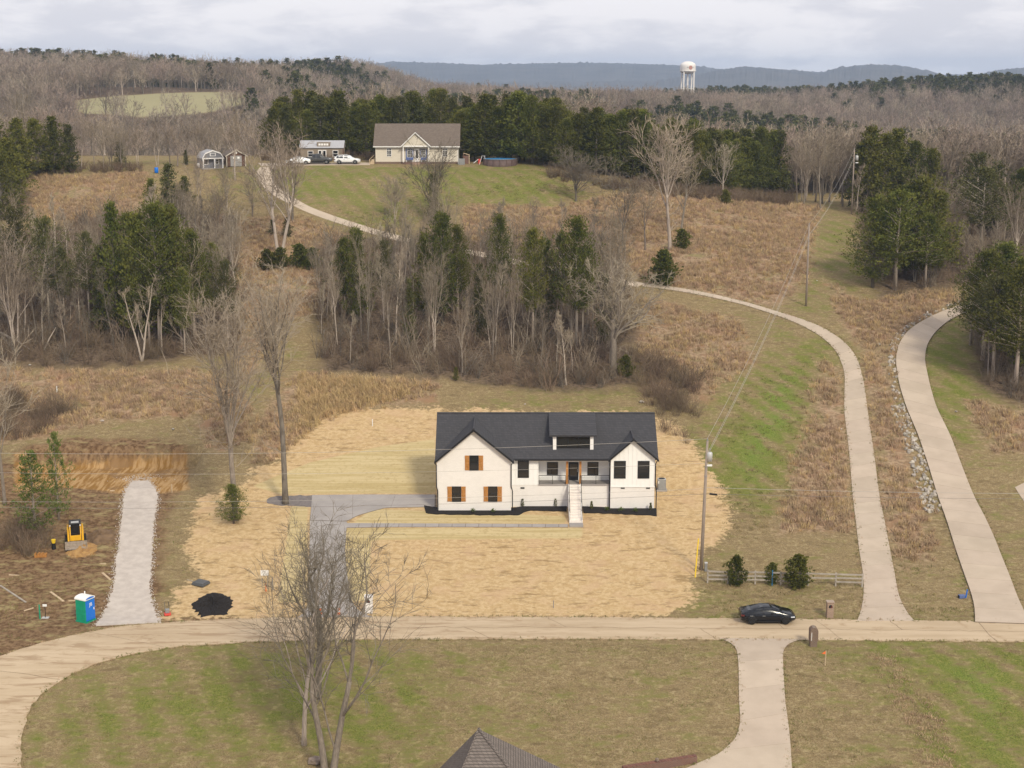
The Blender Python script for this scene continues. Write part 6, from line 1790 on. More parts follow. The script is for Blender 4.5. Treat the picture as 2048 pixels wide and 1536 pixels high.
# ------------------------------------------------------------------ fence, mailboxes, stakes
def fence():
    pts = [G(px, py) for px, py in ((1415, 1166), (1456, 1167), (1510, 1168), (1561, 1170), (1616, 1171), (1671, 1172), (1724, 1174))]
    base = pts[0]
    t = empty('rail_fence', base, 0, 'weathered grey three-rail fence behind the three small cedars', 'fence')
    for i, p in enumerate(pts):
        q = p - base
        if i == 0: pass
        MB().box(q.x - 0.07, q.x + 0.07, q.y - 0.07, q.y + 0.07, q.z - 0.4, q.z + 1.25).build('post', M_oldwood, t, bevel=0.01)
    rg_ = random.Random(3)
    for i in range(len(pts) - 1):
        a, b = pts[i] - base, pts[i + 1] - base
        for k, z in enumerate((0.35, 0.72, 1.08)):
            if i == 4 and k == 0: continue
            za = z + rg_.uniform(-0.04, 0.04); zb = z + rg_.uniform(-0.04, 0.04)
            mb = MB(); y = a.y - 0.09
            mb.add([(a.x, a.y - 0.12, a.z + za), (b.x, b.y - 0.12, b.z + zb), (b.x, b.y - 0.12, b.z + zb + 0.14), (a.x, a.y - 0.12, a.z + za + 0.14), (a.x, a.y - 0.075, a.z + za), (b.x, b.y - 0.075, b.z + zb), (b.x, b.y - 0.075, b.z + zb + 0.14), (a.x, a.y - 0.075, a.z + za + 0.14)],
                   [(0, 1, 2, 3), (5, 4, 7, 6), (0, 4, 5, 1), (3, 2, 6, 7), (0, 3, 7, 4), (1, 5, 6, 2)])
            mb.build('rail', M_oldwood, t)
fence()

def mailbox(px, py, h, w, m, label, arch=False, hole=True, cap=True, d=None):
    p = G(px, py); d = d or w
    t = empty('brick_mailbox', p, 0, label, 'mailbox')
    if arch:
        mb = MB(); n = 10
        poly = [(-w / 2, 0.5), (w / 2, 0.5), (w / 2, h - w / 2)] + [(w / 2 * math.cos(math.pi * i / n), h - w / 2 + w / 2 * math.sin(math.pi * i / n)) for i in range(1, n)] + [(-w / 2, h - w / 2)]
        mb.prism(poly, -d / 2, d / 2); mb.build('pillar', m, t)
        MB().box(-w / 2 + 0.05, w / 2 - 0.05, -d / 2 + 0.03, d / 2 - 0.03, -0.2, 0.5).build('foot', m, t)
        MB().box(-w / 2 + 0.10, -w / 2 + 0.14, -d / 2 - 0.02, -d / 2 - 0.001, 0.55, h - 0.4).build('joint', M_siding_white2, t)
    else:
        MB().box(-w / 2, w / 2, -d / 2, d / 2, -0.2, h - 0.1).build('pillar', m, t)
        if cap: MB().box(-w / 2 - 0.05, w / 2 + 0.05, -d / 2 - 0.05, d / 2 + 0.05, h - 0.1, h).build('cap', m if m is not M_brick_tan else M_brick_tan, t)
    if hole:
        mb = MB(); n = 10; r = 0.14
        poly = [(-r, -0.08), (r, -0.08), (r, 0.04)] + [(r * math.cos(math.pi * i / n), 0.04 + r * math.sin(math.pi * i / n)) for i in range(1, n)] + [(-r, 0.04)]
        mb.prism([(x, z + h * 0.70) for x, z in poly], -d / 2 - 0.05, -d / 2 - 0.001); mb.build('box_door', M_black, t)
        MB().box(0.02, 0.07, -d / 2 - 0.07, -d / 2 - 0.051, h * 0.70, h * 0.70 + 0.05).build('flag', M_red, t)
mailbox(738, 1224, 1.5, 0.66, M_brick_white, 'white painted brick mailbox at the new grey drive')
mailbox(1659, 1234, 1.45, 0.55, M_brick_tan, 'square brown brick mailbox across the road, right of the black car')
mailbox(1626, 1291, 1.65, 0.66, M_brick_brown, 'dark round-topped brick mailbox at the lower drive', True, False)

def stake(px, py, h, w, m, label, cat='stake', lean=0.0, name='survey_stake'):
    p = G(px, py)
    o = MB().tube([(0, 0, -0.15), (lean, 0, h)], w, 4).build(name, m); o.location = p; tag(o, label, cat)
    return o
stake(1650, 1331, 1.25, 0.045, M_lumber, 'wooden stake on the lawn right of the lower drive', lean=0.03)
o = MB().prism([(0.0, 0.95), (0.0, 1.22), (-0.3, 1.02)], -0.01, 0.01).build('marker_flag', M_orange); o.location = G(1650, 1331); tag(o, 'small orange ribbon tied to the lawn stake', 'flag')
stake(1544, 1172, 1.5, 0.04, M_pool_cover, 'bright blue stake between the fence cedars')
stake(1931, 1196, 0.8, 0.06, M_blue, 'dark blue post leaning at the stone-edged drive mouth', lean=0.12)
def blue_box():
    p = G(1923, 1196); t = empty('blue_newspaper_box', p, 0.2, 'blue box lying in the ditch by the stone-edged drive', 'box')
    MB().box(-0.28, 0.28, -0.18, 0.18, 0, 0.3).build('case', M_shutter_blue, t, bevel=0.04); MB().box(-0.3, -0.28, -0.15, 0.15, 0.03, 0.27).build('lid', M_black, t)
blue_box()
stake(80, 1238, 1.3, 0.06, M_green, 'green post left of the portable toilet', 'post')
def site_sign(px, py, h, w, hh, label, two=False):
    p = G(px, py); t = empty('site_sign', p, 0, label, 'sign')
    MB().box(-w / 2, w / 2, -0.02, 0.02, h - hh, h).build('board', M_white, t)
    for x in ((-w * 0.35, w * 0.35) if two else (0,)): MB().tube([(x, 0.03, -0.15), (x, 0.03, h - 0.05)], 0.03, 5).build('leg', M_metal_grey if two else M_black, t)
    if not two: MB().box(-0.3, 0.3, -0.2, 0.2, -0.05, 0.06).build('base', M_metal_light, t)
site_sign(91, 1236, 1.25, 0.36, 0.2, 'small white permit sign on a black post by the green post')
site_sign(530, 1172, 1.5, 0.72, 0.5, 'white builder sign on the straw left of the drive', True)
stake(546, 1180, 1.2, 0.04, M_metal_grey, 'thin grey post right of the white builder sign', 'post')
stake(532, 1183, 0.8, 0.04, M_orange, 'stake with red top below the builder sign')
stake(170 + 174, 985, 0.9, 0.05, M_lumber, 'pale stake at the right rim of the excavated pad')
stake(52, 912, 0.6, 0.05, M_lumber, 'pale stake on top of the cut bank')
stake(114, 785, 0.8, 0.06, M_white, 'white stake in the brown grass below the wood')
stake(745, 852, 0.8, 0.05, M_white, 'white pipe standing in the straw behind the house', 'pipe')
for px, lab in ((641, 'left'), (678, 'right')):
    p = G(px, 1229); t = empty('orange_marker', p, 0, 'orange traffic drum on the %s side of the new drive mouth' % lab, 'traffic drum')
    MB().lathe([(0.20, 0), (0.20, 0.05), (0.14, 0.06), (0.10, 0.55), (0.03, 0.6)], 12).build('cone', M_orange, t); MB().lathe([(0.128, 0.25), (0.118, 0.38)], 12).build('stripe', M_white, t)

def boards():
    for i, (a, b, w) in enumerate((((205, 1145), (221, 1159), .2), ((101, 1183), (127, 1202), .2), ((137, 1201), (154, 1200), .14), ((199, 1127), (212, 1127), .14), ((18, 1149), (38, 1150), .14), ((48, 1221), (67, 1215), .14), ((220, 981), (229, 981), .2), ((0, 1170), (52, 1204), .16))):
        A, Bp = G(*a, 0.05), G(*b, 0.05)
        d = (Bp - A); n = Vector((-d.y, d.x, 0)).normalized() * w / 2
        mb = MB(); mb.slab(A - n, Bp - n, Bp + n, A + n, 0.06)
        o = mb.build('plank', M_lumber if i != 7 else M_oldwood)
        tag(o, ['loose plank propped at the gravel lane edge', 'long plank lying left of the toilet', 'short plank right behind the toilet', 'short board lying left of the gravel lane', 'weathered plank near the brush by the loader', 'short plank by the green post', 'bright board on the excavated pad', 'grey plank sunk in the grass beside the brush'][i], 'plank')
boards()

def heap(name, label, cat, px, py, w, d, h, m, seed, n=28):
    """ragged mound of loose material"""
    p = G(px, py); rr = np.random.RandomState(seed)
    mb = MB(); rings = 7; seg = n
    ph = rr.rand(6) * 6.28
    mb.v.append((0, 0, h))
    for i in range(1, rings + 1):
        f = i / rings
        for k in range(seg):
            a = 6.283 * k / seg
            e = 1 + 0.08 * math.sin(2 * a + ph[0]) + 0.06 * math.sin(5 * a + ph[1]) + (0.09 * rr.randn() if i == rings else 0)
            x, y = w * f * e * math.cos(a), d * f * e * math.sin(a)
            z = h * (1 - f * f) * (1 + 0.25 * math.sin(2.3 * a + ph[2])) + 0.07 * rr.randn() * (1 - f * 0.6) + gz(p.x + x, p.y + y) - p.z + (0.03 if i < rings else -0.06)
            mb.v.append((x, y, z))
    for k in range(seg): mb.f.append((0, 1 + k, 1 + (k + 1) % seg))
    for i in range(rings - 1):
        for k in range(seg):
            k2 = (k + 1) % seg; b = 1 + i * seg
            mb.f.append((b + k, b + seg + k, b + seg + k2, b + k2))
    o = mb.build(name, m); o.location = p
    tag(o, label, cat)
heap('mulch_pile', 'heap of black mulch on the straw beside the road', 'mulch pile', 425, 1210, 1.8, 2.5, 0.32, M_mulch, 14, 48)
heap('soil_heap', 'low heap of orange clay below the track loader', 'soil heap', 165, 1100, 1.5, 1.5, 0.3, mat('orange_clay', (0.40, 0.24, 0.09), (0.28, 0.155, 0.06), 2, 0.95, bump=0.7, bscale=6), 6)
heap('soil_heap', 'muddy heap of earth right of the clay heap', 'soil heap', 200, 1075, 1.5, 2.0, 0.4, M_soil, 7)
def boulder(px, py, s, m, label, name='boulder', cat='rock', flat=0.7, seed=1):
    p = G(px, py); o = obj_from(rock_mesh(seed, m), name, None, p + Vector((0, 0, s * flat * 0.35)), seed, (s, s * 0.85, s * flat)); tag(o, label, cat); return o
boulder(631, 1528, 1.3, M_rock, 'flat brown boulder at the foot of the big lawn tree', flat=0.6, seed=3)
for i, (px, py, s, lab) in enumerate(((346, 860, .55, 'pale stone in the grass above the cut bank'), (204, 843, .55, 'pale stone at the dark soil edge left of the bank'), (716, 808, .45, 'white stone at the edge of the golden grass'), (1050, 809, .35, 'white stone behind the ridge of the black roof'), (1284, 806, .8, 'flat pale slab by the brush behind the house'), (566, 866, .4, 'white stone beside the tall lone tree'), (1912, 902 - 78, .5, 'white stone under the brown grass beyond the stone-edged drive'), (1758, 690, .8, 'pale stone in the ditch between the drives'), (1683, 859, .3, 'small white stone left of the hill drive'), (1634, 562, .3, 'white stone in the mown strip'), (930, 1535, .2, 'white scrap on the lower lawn'), (60, 731, .5, 'bleached log end at the wood above the muddy lot'))):
    boulder(px, py, s, M_white if i in (8, 9, 10) else M_stone, lab, 'stone', 'stone', 0.5, i + 2)

def riprap():
    base = G(1850, 950)
    t = empty('riprap_bank', base, 0, 'bank of broken pale limestone along the wide curving drive', 'stone bank')
    r = random.Random(8)
    n = len(BL); k = 0
    d = np.concatenate([[0], np.cumsum(np.linalg.norm(np.diff(BL, axis=0), axis=1))])
    s0 = 24.0
    for _ in range(290):
        s = r.uniform(s0, d[-1] * 0.93) if r.random() > 0.45 else r.uniform(s0, 52)
        f = np.interp(s, d, np.arange(n)); i = min(int(f), n - 2)
        p = BL[i] + (BL[i + 1] - BL[i]) * (f - i); tg = BL[i + 1] - BL[i]; tg = tg / np.linalg.norm(tg); nrm = np.array([-tg[1], tg[0]])
        if nrm[0] > 0: nrm = -nrm
        wmax = 1.7 if s < 52 else 0.9
        p = p + nrm * (0.18 + r.uniform(0, wmax) ** 1.0)
        sz = r.uniform(0.30, 0.70)
        o = obj_from(rock_mesh(r.randrange(20, 30), M_stone), 'stone', t, Vector((p[0], p[1], gz(p[0], p[1]) + sz * 0.15)) - base, (r.uniform(0, 6), r.uniform(0, 6), r.uniform(0, 6)), (sz, sz * r.uniform(0.7, 1.1), sz * r.uniform(0.6, 0.9)))
riprap()

def lot_bits():
    p = G(108, 1098); t = empty('yellow_bucket', p, 0, 'yellow bucket on a dark stand left of the loader', 'bucket')
    MB().tube([(0, 0, 0), (0, 0, 0.6)], [0.22, 0.16], 8).build('stand', M_black, t); MB().lathe([(0.16, 0.6), (0.22, 0.95), (0.2, 0.95)], 12).build('pail', M_yellow_plain, t)
    p = G(82, 1113); t = empty('timber_stack', p, 0.15, 'small bundle of orange brown timber offcuts left of the loader', 'timber')
    r = random.Random(2)
    for k in range(7): MB().box(-0.55 + 0.16 * k, -0.42 + 0.16 * k, -0.35, 0.3 + r.uniform(-.1, .1), 0.0, 0.28 + r.uniform(-.06, .1)).build('offcut', M_cedarwood, t)
    p = G(335, 1229); t = empty('compactor', p, 0.3, 'red plate compactor beside the foot of the gravel lane', 'machine')
    MB().box(-0.28, 0.28, -0.35, 0.25, 0.0, 0.16).build('plate', M_red, t, bevel=0.03); MB().box(-0.18, 0.18, -0.15, 0.2, 0.16, 0.5).build('engine', M_metal_grey, t, bevel=0.03); MB().tube([(-0.18, 0.2, 0.3), (-0.18, 0.55, 0.95), (0.18, 0.55, 0.95), (0.18, 0.2, 0.3)], 0.025, 5).build('handle', M_black, t)
    p = G(402, 1170); t = empty('shovel_scoop', p, -0.5, 'dark grey steel tub lying on the straw above the mulch heap', 'tub')
    mb = MB(); mb.add([(-0.75, -0.5, 0.05), (0.65, -0.5, 0.05), (0.65, 0.6, 0.12), (-0.75, 0.6, 0.12), (-0.65, -0.4, 0.3), (0.55, -0.4, 0.3), (0.55, 0.5, 0.36), (-0.65, 0.5, 0.36)], [(3, 2, 1, 0), (4, 5, 6, 7), (0, 1, 5, 4), (1, 2, 6, 5), (2, 3, 7, 6), (3, 0, 4, 7)]); mb.build('tray', M_car_grey, t, bevel=0.03)
    MB().tube([(-0.7, 0, 0.2), (-1.9, 0.3, 0.1)], 0.035, 5).build('handle', M_oldwood, t)
    p = G(1103, 1210)
    stake(1107, 1216, 0.7, 0.035, M_metal_grey, 'thin grey rod standing in the straw by the road', 'rod')
    # bleached fallen trunks at the left wood
    for a, b, ra, lab in (((0, 665), (65, 702), .16, 'bleached fallen trunk at the outer end of the wood above the muddy lot'), ((88, 700), (112, 655), .10, 'bleached leaning snag beside the fallen trunk')):
        A, Bv = G(*a, 0.9 if ra > .12 else 0), G(*b, 0.1) if ra > .12 else at(b[0], b[1], G(*a).y)
        mb = MB(); mb.tube([A, (A + Bv) / 2 + Vector((0, 0, .15)), Bv], [ra, ra * .8, ra * .5], 7)
        o = mb.build('fallen_trunk' if ra > .12 else 'snag', M_bark_pale); tag(o, lab, 'log')
lot_bits()

# ------------------------------------------------------------------ the hill: cream house, sheds, cabin, pool
def cream_house():
    Y = G(833, 328).y + 0.4
    X = lambda px, y=Y: at(px, 310, y).x
    Z = lambda py, y=Y: at(1024, py, y).z
    g0 = gz(X(833), Y)
    h = empty('cream_house', (X(833), Y, g0), 0, 'cream sided ranch house with brown roof and front porch gable on the hill', 'house')
    ox, oy, oz = h.location
    x0, x1 = X(751) - ox, X(915.5) - ox
    z1 = Z(290) - oz; zf = Z(323.5) - oz
    dep = 8.6; yr = dep / 2; zr = at(1024, 247, Y + yr).z - oz
    MB().box(x0 - 0.05, x1 + 0.05, -0.05, dep, -1.2, zf).build('foundation', M_brick_brown, h)
    MB().box(x0, x1, 0, dep - 0.05, zf, z1).build('wall', M_cream, h)
    for xa in (x0, x1 - 0.1): MB().prismx([(0, z1), (dep - 0.05, z1), (yr, zr - 0.15)], xa, xa + 0.1).build('gable_wall', M_cream, h)
    e = 0.45; sl = (zr - z1) / yr
    rx0, rx1 = X(748) - ox - 0.1, X(919) - ox + 0.1
    rf = MB().slab((rx0, -e, z1 - e * sl * 0.5), (rx1, -e, z1 - e * sl * 0.5), (rx1, yr, zr), (rx0, yr, zr), 0.12).build('roof', M_shingle_tan, h)
    MB().slab((rx0, dep + e, z1 - e * sl * 0.5), (rx1, dep + e, z1 - e * sl * 0.5), (rx1, yr + 0.003, zr), (rx0, yr + 0.003, zr), 0.12).build('roof', M_shingle_tan, h)
    MB().box(rx0, rx1, -e - 0.10, -e - 0.002, z1 - e * sl * 0.5 - 0.2, z1 - e * sl * 0.5 - 0.02).build('gutter', M_siding_white2, h)
    # porch gable
    gx0, gx1 = X(803) - ox, X(863) - ox; gx0 = X(805.5) - ox - 0.3; xc = (gx0 + gx1) / 2 - 0.1; za = Z(264, Y - 0.6) - oz; ze = z1 - 0.1
    yp = -0.9
    MB().prism([(gx0 + 0.35, ze + 0.0), (gx1 - 0.35, ze), (xc, za - 0.3)], yp, 1.5).build('gable_wall', M_cream, h)
    for xa in (gx0, gx1):
        g = MB().slab((xa, yp - 0.3, ze - 0.1), (xc, yp - 0.3, za), (xc, yr, za), (xa, yr, ze - 0.1), 0.12).build('gable_roof', M_shingle_tan, h)
        MB().prism([(xa, ze - 0.32), (xc, za - 0.2), (xc, za + 0.02), (xa, ze - 0.09)], yp - 0.35, yp - 0.301).build('rake_board', M_siding_white2, g)
    MB().box(gx0 + 0.35, gx1 - 0.35, yp - 0.03, yp - 0.002, ze - 0.22, ze + 0.03).build('porch_beam', M_siding_white2, h)
    pf = MB().box(gx0 + 0.3, gx1 - 0.3, yp - 0.1, -0.06, -0.9, zf - 0.04).build('porch_floor', M_brick_red, h)
    for xa in (gx0 + 0.38, gx1 - 0.55): MB().box(xa, xa + 0.17, yp, yp + 0.17, zf - 0.04, ze - 0.2).build('column', M_siding_white2, h)
    sx = X(833) - ox
    for i in range(4): MB().box(sx - 0.75, sx + 0.75, yp - 0.1 - 0.28 * (4 - i), yp - 0.102, -1.0, zf - 0.08 - 0.18 * (3 - i)).build('step', M_brick_tan, h)
    def w(px0, px1, py0, py1, y=0.0, sh=False):
        a, b = X(px0) - ox, X(px1) - ox
        o = window(h, a, b, Z(py1) - oz, Z(py0) - oz, y - 0.005, M_siding_white2, 0.08, True, grid=(3, 4))
        return o
    w(774.5, 782.5, 297, 312.5); w(886, 894, 297, 312.5); w(815, 824, 297, 314); w(842.5, 851, 297, 314)
    d0 = X(829.5) - ox; d1 = X(838) - ox
    d = MB().box(d0, d1, -0.06, -0.005, zf, Z(297) - oz).build('door', M_siding_white2, h)
    MB().box(d0 + 0.18, d1 - 0.18, -0.075, -0.061, zf + 0.7, Z(300) - oz).build('pane', M_glass, d)
    for px in (812.5, 826, 840.5, 853): MB().box(X(px) - ox - 0.1, X(px) - ox + 0.1, -0.05, -0.004, zf + 0.75, Z(297) - oz).build('shutter', M_shutter_blue, h)
    for px0, px1 in ((812, 827), (842, 853)):
        b = MB().box(X(px0) - ox, X(px1) - ox, yp + 0.25, yp + 0.55, zf + 0.35, zf + 0.45).build('bench', M_shutter_blue, h)
        MB().box(X(px0) - ox, X(px1) - ox, yp + 0.56, yp + 0.62, zf + 0.45, zf + 0.85).build('bench_back', M_shutter_blue, b)
        for q in (X(px0) - ox + 0.05, X(px1) - ox - 0.13): MB().box(q, q + 0.08, yp + 0.27, yp + 0.53, zf - 0.03, zf + 0.349).build('bench_leg', M_siding_white2, b)
    MB().box(x1 - 0.02, x1 + 0.08, -0.05, 0.06, 0, z1 - 0.1).build('downspout', M_siding_white2, h)
    # deck steps at the left, box and play frame at the right
    p = G(744, 329); t = empty('wooden_steps', p + Vector((0, 1.0, 0)), 0, 'raw yellow timber steps at the left end of the cream house', 'steps')
    for k in range(4): MB().box(-0.5 + 0.12 * k, 0.35, -0.5, 0.5, 0.22 * k, 0.22 * (k + 1) - 0.01).build('tread', M_lumber, t)
    for y in (-0.5, 0.45):
        MB().tube([(-0.5, y, 0.9), (0.3, y, 1.65)], 0.04, 5).build('rail', M_lumber, t); MB().tube([(-0.5, y, 0), (-0.5, y, 0.95)], 0.05, 5).build('post', M_lumber, t)
    p = G(923, 330); t = empty('utility_box', p + Vector((0, 0.6, 0)), 0, 'grey heat pump at the right end of the cream house', 'heat pump')
    MB().box(-0.6, 0.6, -0.4, 0.4, 0, 1.15).build('cabinet', M_metal_grey, t, bevel=0.04); MB().lathe([(0.36, 1.15), (0.34, 1.19), (0.05, 1.2)], 14).build('fan_cover', M_black, t)
    p = G(932, 329); t = empty('play_frame', p + Vector((0, 1.5, 0)), 0, 'yellow and red timber frame right of the cream house', 'frame')
    MB().tube([(0.55, 0, 0), (0.55, 0, 1.75)], 0.09, 5).build('post', M_lumber, t); MB().tube([(0.6, 0, 1.7), (-0.5, 0, 2.0)], 0.08, 5).build('beam', M_lumber, t); MB().tube([(-0.5, 0, 0), (-0.5, 0, 2.0)], 0.08, 5).build('post', M_brick_red, t); MB().box(-0.45, 0.45, 0.1, 0.16, 0.0, 1.55).build('back_panel', M_brick_red, t)
cream_house()

def pool():
    p = G(1000, 333); p = p + Vector((0, 2.6, 0)); p.z = gz(p.x, p.y)
    t = empty('round_pool', p, 0, 'round above ground pool with brown wall and blue cover', 'pool')
    rx = (at(1034, 325, p.y).x - at(967, 325, p.y).x) / 2
    MB().lathe([(rx, -1.2), (rx, 1.05)], 32).build('wall', M_pool_wall, t, True)
    MB().lathe([(rx - 0.12, 1.05), (rx + 0.07, 1.05), (rx + 0.07, 1.12), (rx - 0.12, 1.12)], 32, cap=False).build('rim', M_metal_grey, t)
    MB().lathe([(rx - 0.13, 1.0), (rx - 0.2, 1.09), (0.05, 1.10)], 32).build('cover', M_pool_cover, t)
    for k in range(16):
        a = 6.283 * k / 16
        b = MB().box(-0.07, 0.07, -0.05, 0.05, -0.6, 1.07).build('upright', M_pool_wall, t); b.location = (rx * 1.015 * math.cos(a), rx * 1.015 * math.sin(a), 0); b.rotation_euler = (0, 0, a + math.pi / 2)
    for y in (-0.25, 0.25): MB().tube([(-rx - 0.75, y, 0), (-rx - 0.25, y, 1.6), (-rx + 0.25, y, 1.6), (-rx + 0.3, y, 1.0)], 0.04, 5).build('ladder_rail', M_white, t)
    for k in range(4): MB().box(-rx - 0.72 + 0.11 * k, -rx - 0.6 + 0.11 * k, -0.25, 0.25, 0.25 + 0.33 * k, 0.29 + 0.33 * k).build('ladder_step', M_white, t)
    p = G(957, 328); t = empty('ride_on_toy', p + Vector((0, 0.8, 0.0)), 0.2, 'red and white toy slide left of the round pool', 'toy')
    MB().prismx([(-0.2, 0), (0.2, 0), (0.2, 0.9), (-0.2, 0.9)], -0.1, 0.35).build('tower', M_red, t); mb = MB(); mb.slab((-1.0, -0.2, 0.15), (-0.1, -0.2, 0.85), (-0.1, 0.2, 0.85), (-1.0, 0.2, 0.15), 0.06); mb.build('chute', M_white, t)
pool()

def sheds():
    # grey barn-roofed shed
    p = G(426, 339)
    t = empty('grey_shed', p + Vector((0, 0.3, 0)), R(25), 'small grey barn-roofed shed with white trim and porch', 'shed')
    w = 1.95; h = 2.05; d = 4.2
    MB().box(-w, w, 0.9, d, 0.2, h).build('wall', M_shed_grey, t); MB().box(-w - 0.02, w + 0.02, -0.02, d, -0.3, 0.2).build('floor', M_oldwood, t)
    prof_ = [(-w - 0.1, h - 0.05), (-w * 0.72, h + 0.95), (0, h + 1.45), (w * 0.72, h + 0.95), (w + 0.1, h - 0.05)]
    MB().prism([(x * 0.96, z - 0.06) for x, z in prof_], 0.0, d - 0.05).build('gable_wall', M_shed_grey, t)
    for a, b in zip(prof_[:-1], prof_[1:]):
        MB().slab((a[0], -0.12, a[1]), (b[0], -0.12, b[1]), (b[0], d + 0.1, b[1]), (a[0], d + 0.1, a[1]), 0.06).build('roof', M_shed_roof, t)
        dx = Vector((b[0] - a[0], 0, b[1] - a[1])).normalized(); nn = Vector((-dx.z, 0, dx.x)) * -0.2 if dx.x > 0 else 0
        MB().prism([(a[0], a[1] - 0.22), (b[0], b[1] - 0.22), (b[0], b[1] + 0.01), (a[0], a[1] + 0.01)], -0.17, -0.122).build('trim', M_siding_white2, t)
    for x in (-w + 0.05, 0.2, w - 0.25): MB().box(x, x + 0.2, -0.02, 0.12, 0.2, h - 0.12).build('porch_post', M_siding_white2, t)
    MB().box(-w, w, -0.04, 0.14, h - 0.15, h + 0.05).build('porch_beam', M_siding_white2, t)
    window(t, -1.45, -0.75, 0.95, 1.7, 0.895, M_siding_white2, 0.09); window(t, 0.75, 1.2, 0.95, 1.7, 0.895, M_siding_white2, 0.07); MB().box(-0.3, 0.35, 0.84, 0.895, 0.2, 1.9).build('door', M_shed_grey, t)
    MB().box(-0.55, 0.55, -0.06, -0.01, h + 0.35, h + 0.95).build('loft_panel', M_siding_white2, t); MB().box(-0.4, 0.4, -0.075, -0.061, h + 0.45, h + 0.85).build('loft_vent', M_shed_grey, t)
    # brown shed
    p = G(472, 334)
    t = empty('brown_shed', p + Vector((0, 0.3, 0)), R(24), 'small dark brown gable shed right of the grey one', 'shed')
    w = 1.75; h = 2.2; d = 4.0
    MB().prism([(-w, 0.1), (w, 0.1), (w, h), (0, h + 0.95), (-w, h)], 0, d).build('wall', M_shed_brown, t); MB().box(-w + 0.1, w - 0.1, 0.1, d - 0.1, -0.35, 0.1).build('skid', M_black, t)
    for s in (-1, 1):
        MB().slab((s * (w + 0.3), -0.25, h - 0.16), (0, -0.25, h + 1.02), (0, d + 0.15, h + 1.02), (s * (w + 0.3), d + 0.15, h - 0.16), 0.07).build('roof', M_shingle_tan, t)
        MB().prism([(s * (w + 0.3), h - 0.34), (0, h + 0.82), (0, h + 1.0), (s * (w + 0.3), h - 0.16)], -0.3, -0.252).build('trim', M_cream, t)
        MB().box(s * w - 0.08, s * w + 0.08, -0.05, 0.08, 0.1, h).build('corner_board', M_cream, t)
    dr = MB().box(-1.05, 1.05, -0.06, -0.005, 0.12, 2.05).build('door', M_door_grey, t)
    for x in (-0.55, 0.25): MB().box(x, x + 0.4, -0.075, -0.061, 1.5, 1.85).build('pane', M_white, dr)
    gv = MB().lathe([(0.25, 0), (0.25, 0.05)], 14).build('gable_vent', M_siding_white2, t); gv.location = (0, -0.005, h + 0.4); gv.rotation_euler = (math.pi / 2, 0, 0)
    # taupe cabin with a metal roof
    p = G(644, 323); Y = p.y + 2.0
    x0, x1 = at(601, 310, Y).x, at(686, 310, Y).x
    t = empty('cabin', ((x0 + x1) / 2, Y, gz((x0 + x1) / 2, Y)), 0, 'taupe cabin with grey metal roof behind the parked cars', 'cabin')
    w = (x1 - x0) / 2; h = 2.55; d = 3.6; oz = t.location.z
    MB().box(-w, w, 0, d, -0.3, h).build('wall', M_taupe, t)
    for xa in (-w, w - 0.08): MB().prismx([(0, h), (d, h), (d / 2, h + 1.15)], xa, xa + 0.08).build('gable_wall', M_taupe, t)
    MB().slab((-w - 0.2, -0.25, h - 0.1), (w + 0.2, -0.25, h - 0.1), (w + 0.2, d / 2, h + 1.25), (-w - 0.2, d / 2, h + 1.25), 0.07).build('roof', M_shed_roof, t)
    MB().slab((-w - 0.2, d + 0.25, h - 0.1), (w + 0.2, d + 0.25, h - 0.1), (w + 0.2, d / 2 + .002, h + 1.25), (-w - 0.2, d / 2 + .002, h + 1.25), 0.07).build('roof', M_shed_roof, t)
    dm = MB().box(-0.9, 1.6, 0.15, 1.6, h + 0.15, h + 0.95).build('dormer', M_taupe, t)
    for k in range(4): MB().box(-0.6 + 0.5 * k, -0.2 + 0.5 * k, 0.12, 0.149, h + 0.35, h + 0.72).build('pane', M_siding_white2, dm)
    window(t, -2.6, -1.7, 0.8, 1.8, -0.005, M_siding_white2, 0.09); window(t, 2.2, 3.1, 0.8, 1.9, -0.005, M_siding_white2, 0.09)
    for x in (-0.7, 0.15): 
        dd = MB().box(x, x + 0.75, -0.05, -0.004, 0.1, 2.05).build('door', M_siding_white2, t); MB().box(x + 0.14, x + 0.61, -0.065, -0.051, 0.5, 1.9).build('pane', M_glass, dd)
    MB().box(w - 0.06, w + 0.1, -0.08, 0.08, 0, h - 0.1).build('corner_board', M_brick_red, t)
    p = G(313, 346); t = empty('blue_barrel', p, 0, 'blue plastic barrel at the edge of the brown field', 'barrel')
    MB().lathe([(0.28, 0), (0.34, 0.1), (0.35, 0.5), (0.34, 0.95), (0.28, 1.0)], 12).build('drum', M_blue, t, True); MB().lathe([(0.24, 1.0), (0.22, 1.03)], 12).build('lid', M_shutter_blue, t)
    p = G(398, 336); t = empty('propane_tank', p + Vector((0, .5, 0)), 0, 'small white tank left of the grey shed', 'tank')
    MB().tube([(0, -0.6, 0.55), (0, -0.5, 0.55), (0, 0.5, 0.55), (0, 0.6, 0.55)], [0.15, 0.38, 0.38, 0.15], 12).build('vessel', M_white, t); MB().box(-0.25, 0.25, -0.4, -0.3, 0, 0.3).build('foot', M_metal_grey, t); MB().box(-0.25, 0.25, 0.3, 0.4, 0, 0.3).build('foot', M_metal_grey, t)
sheds()

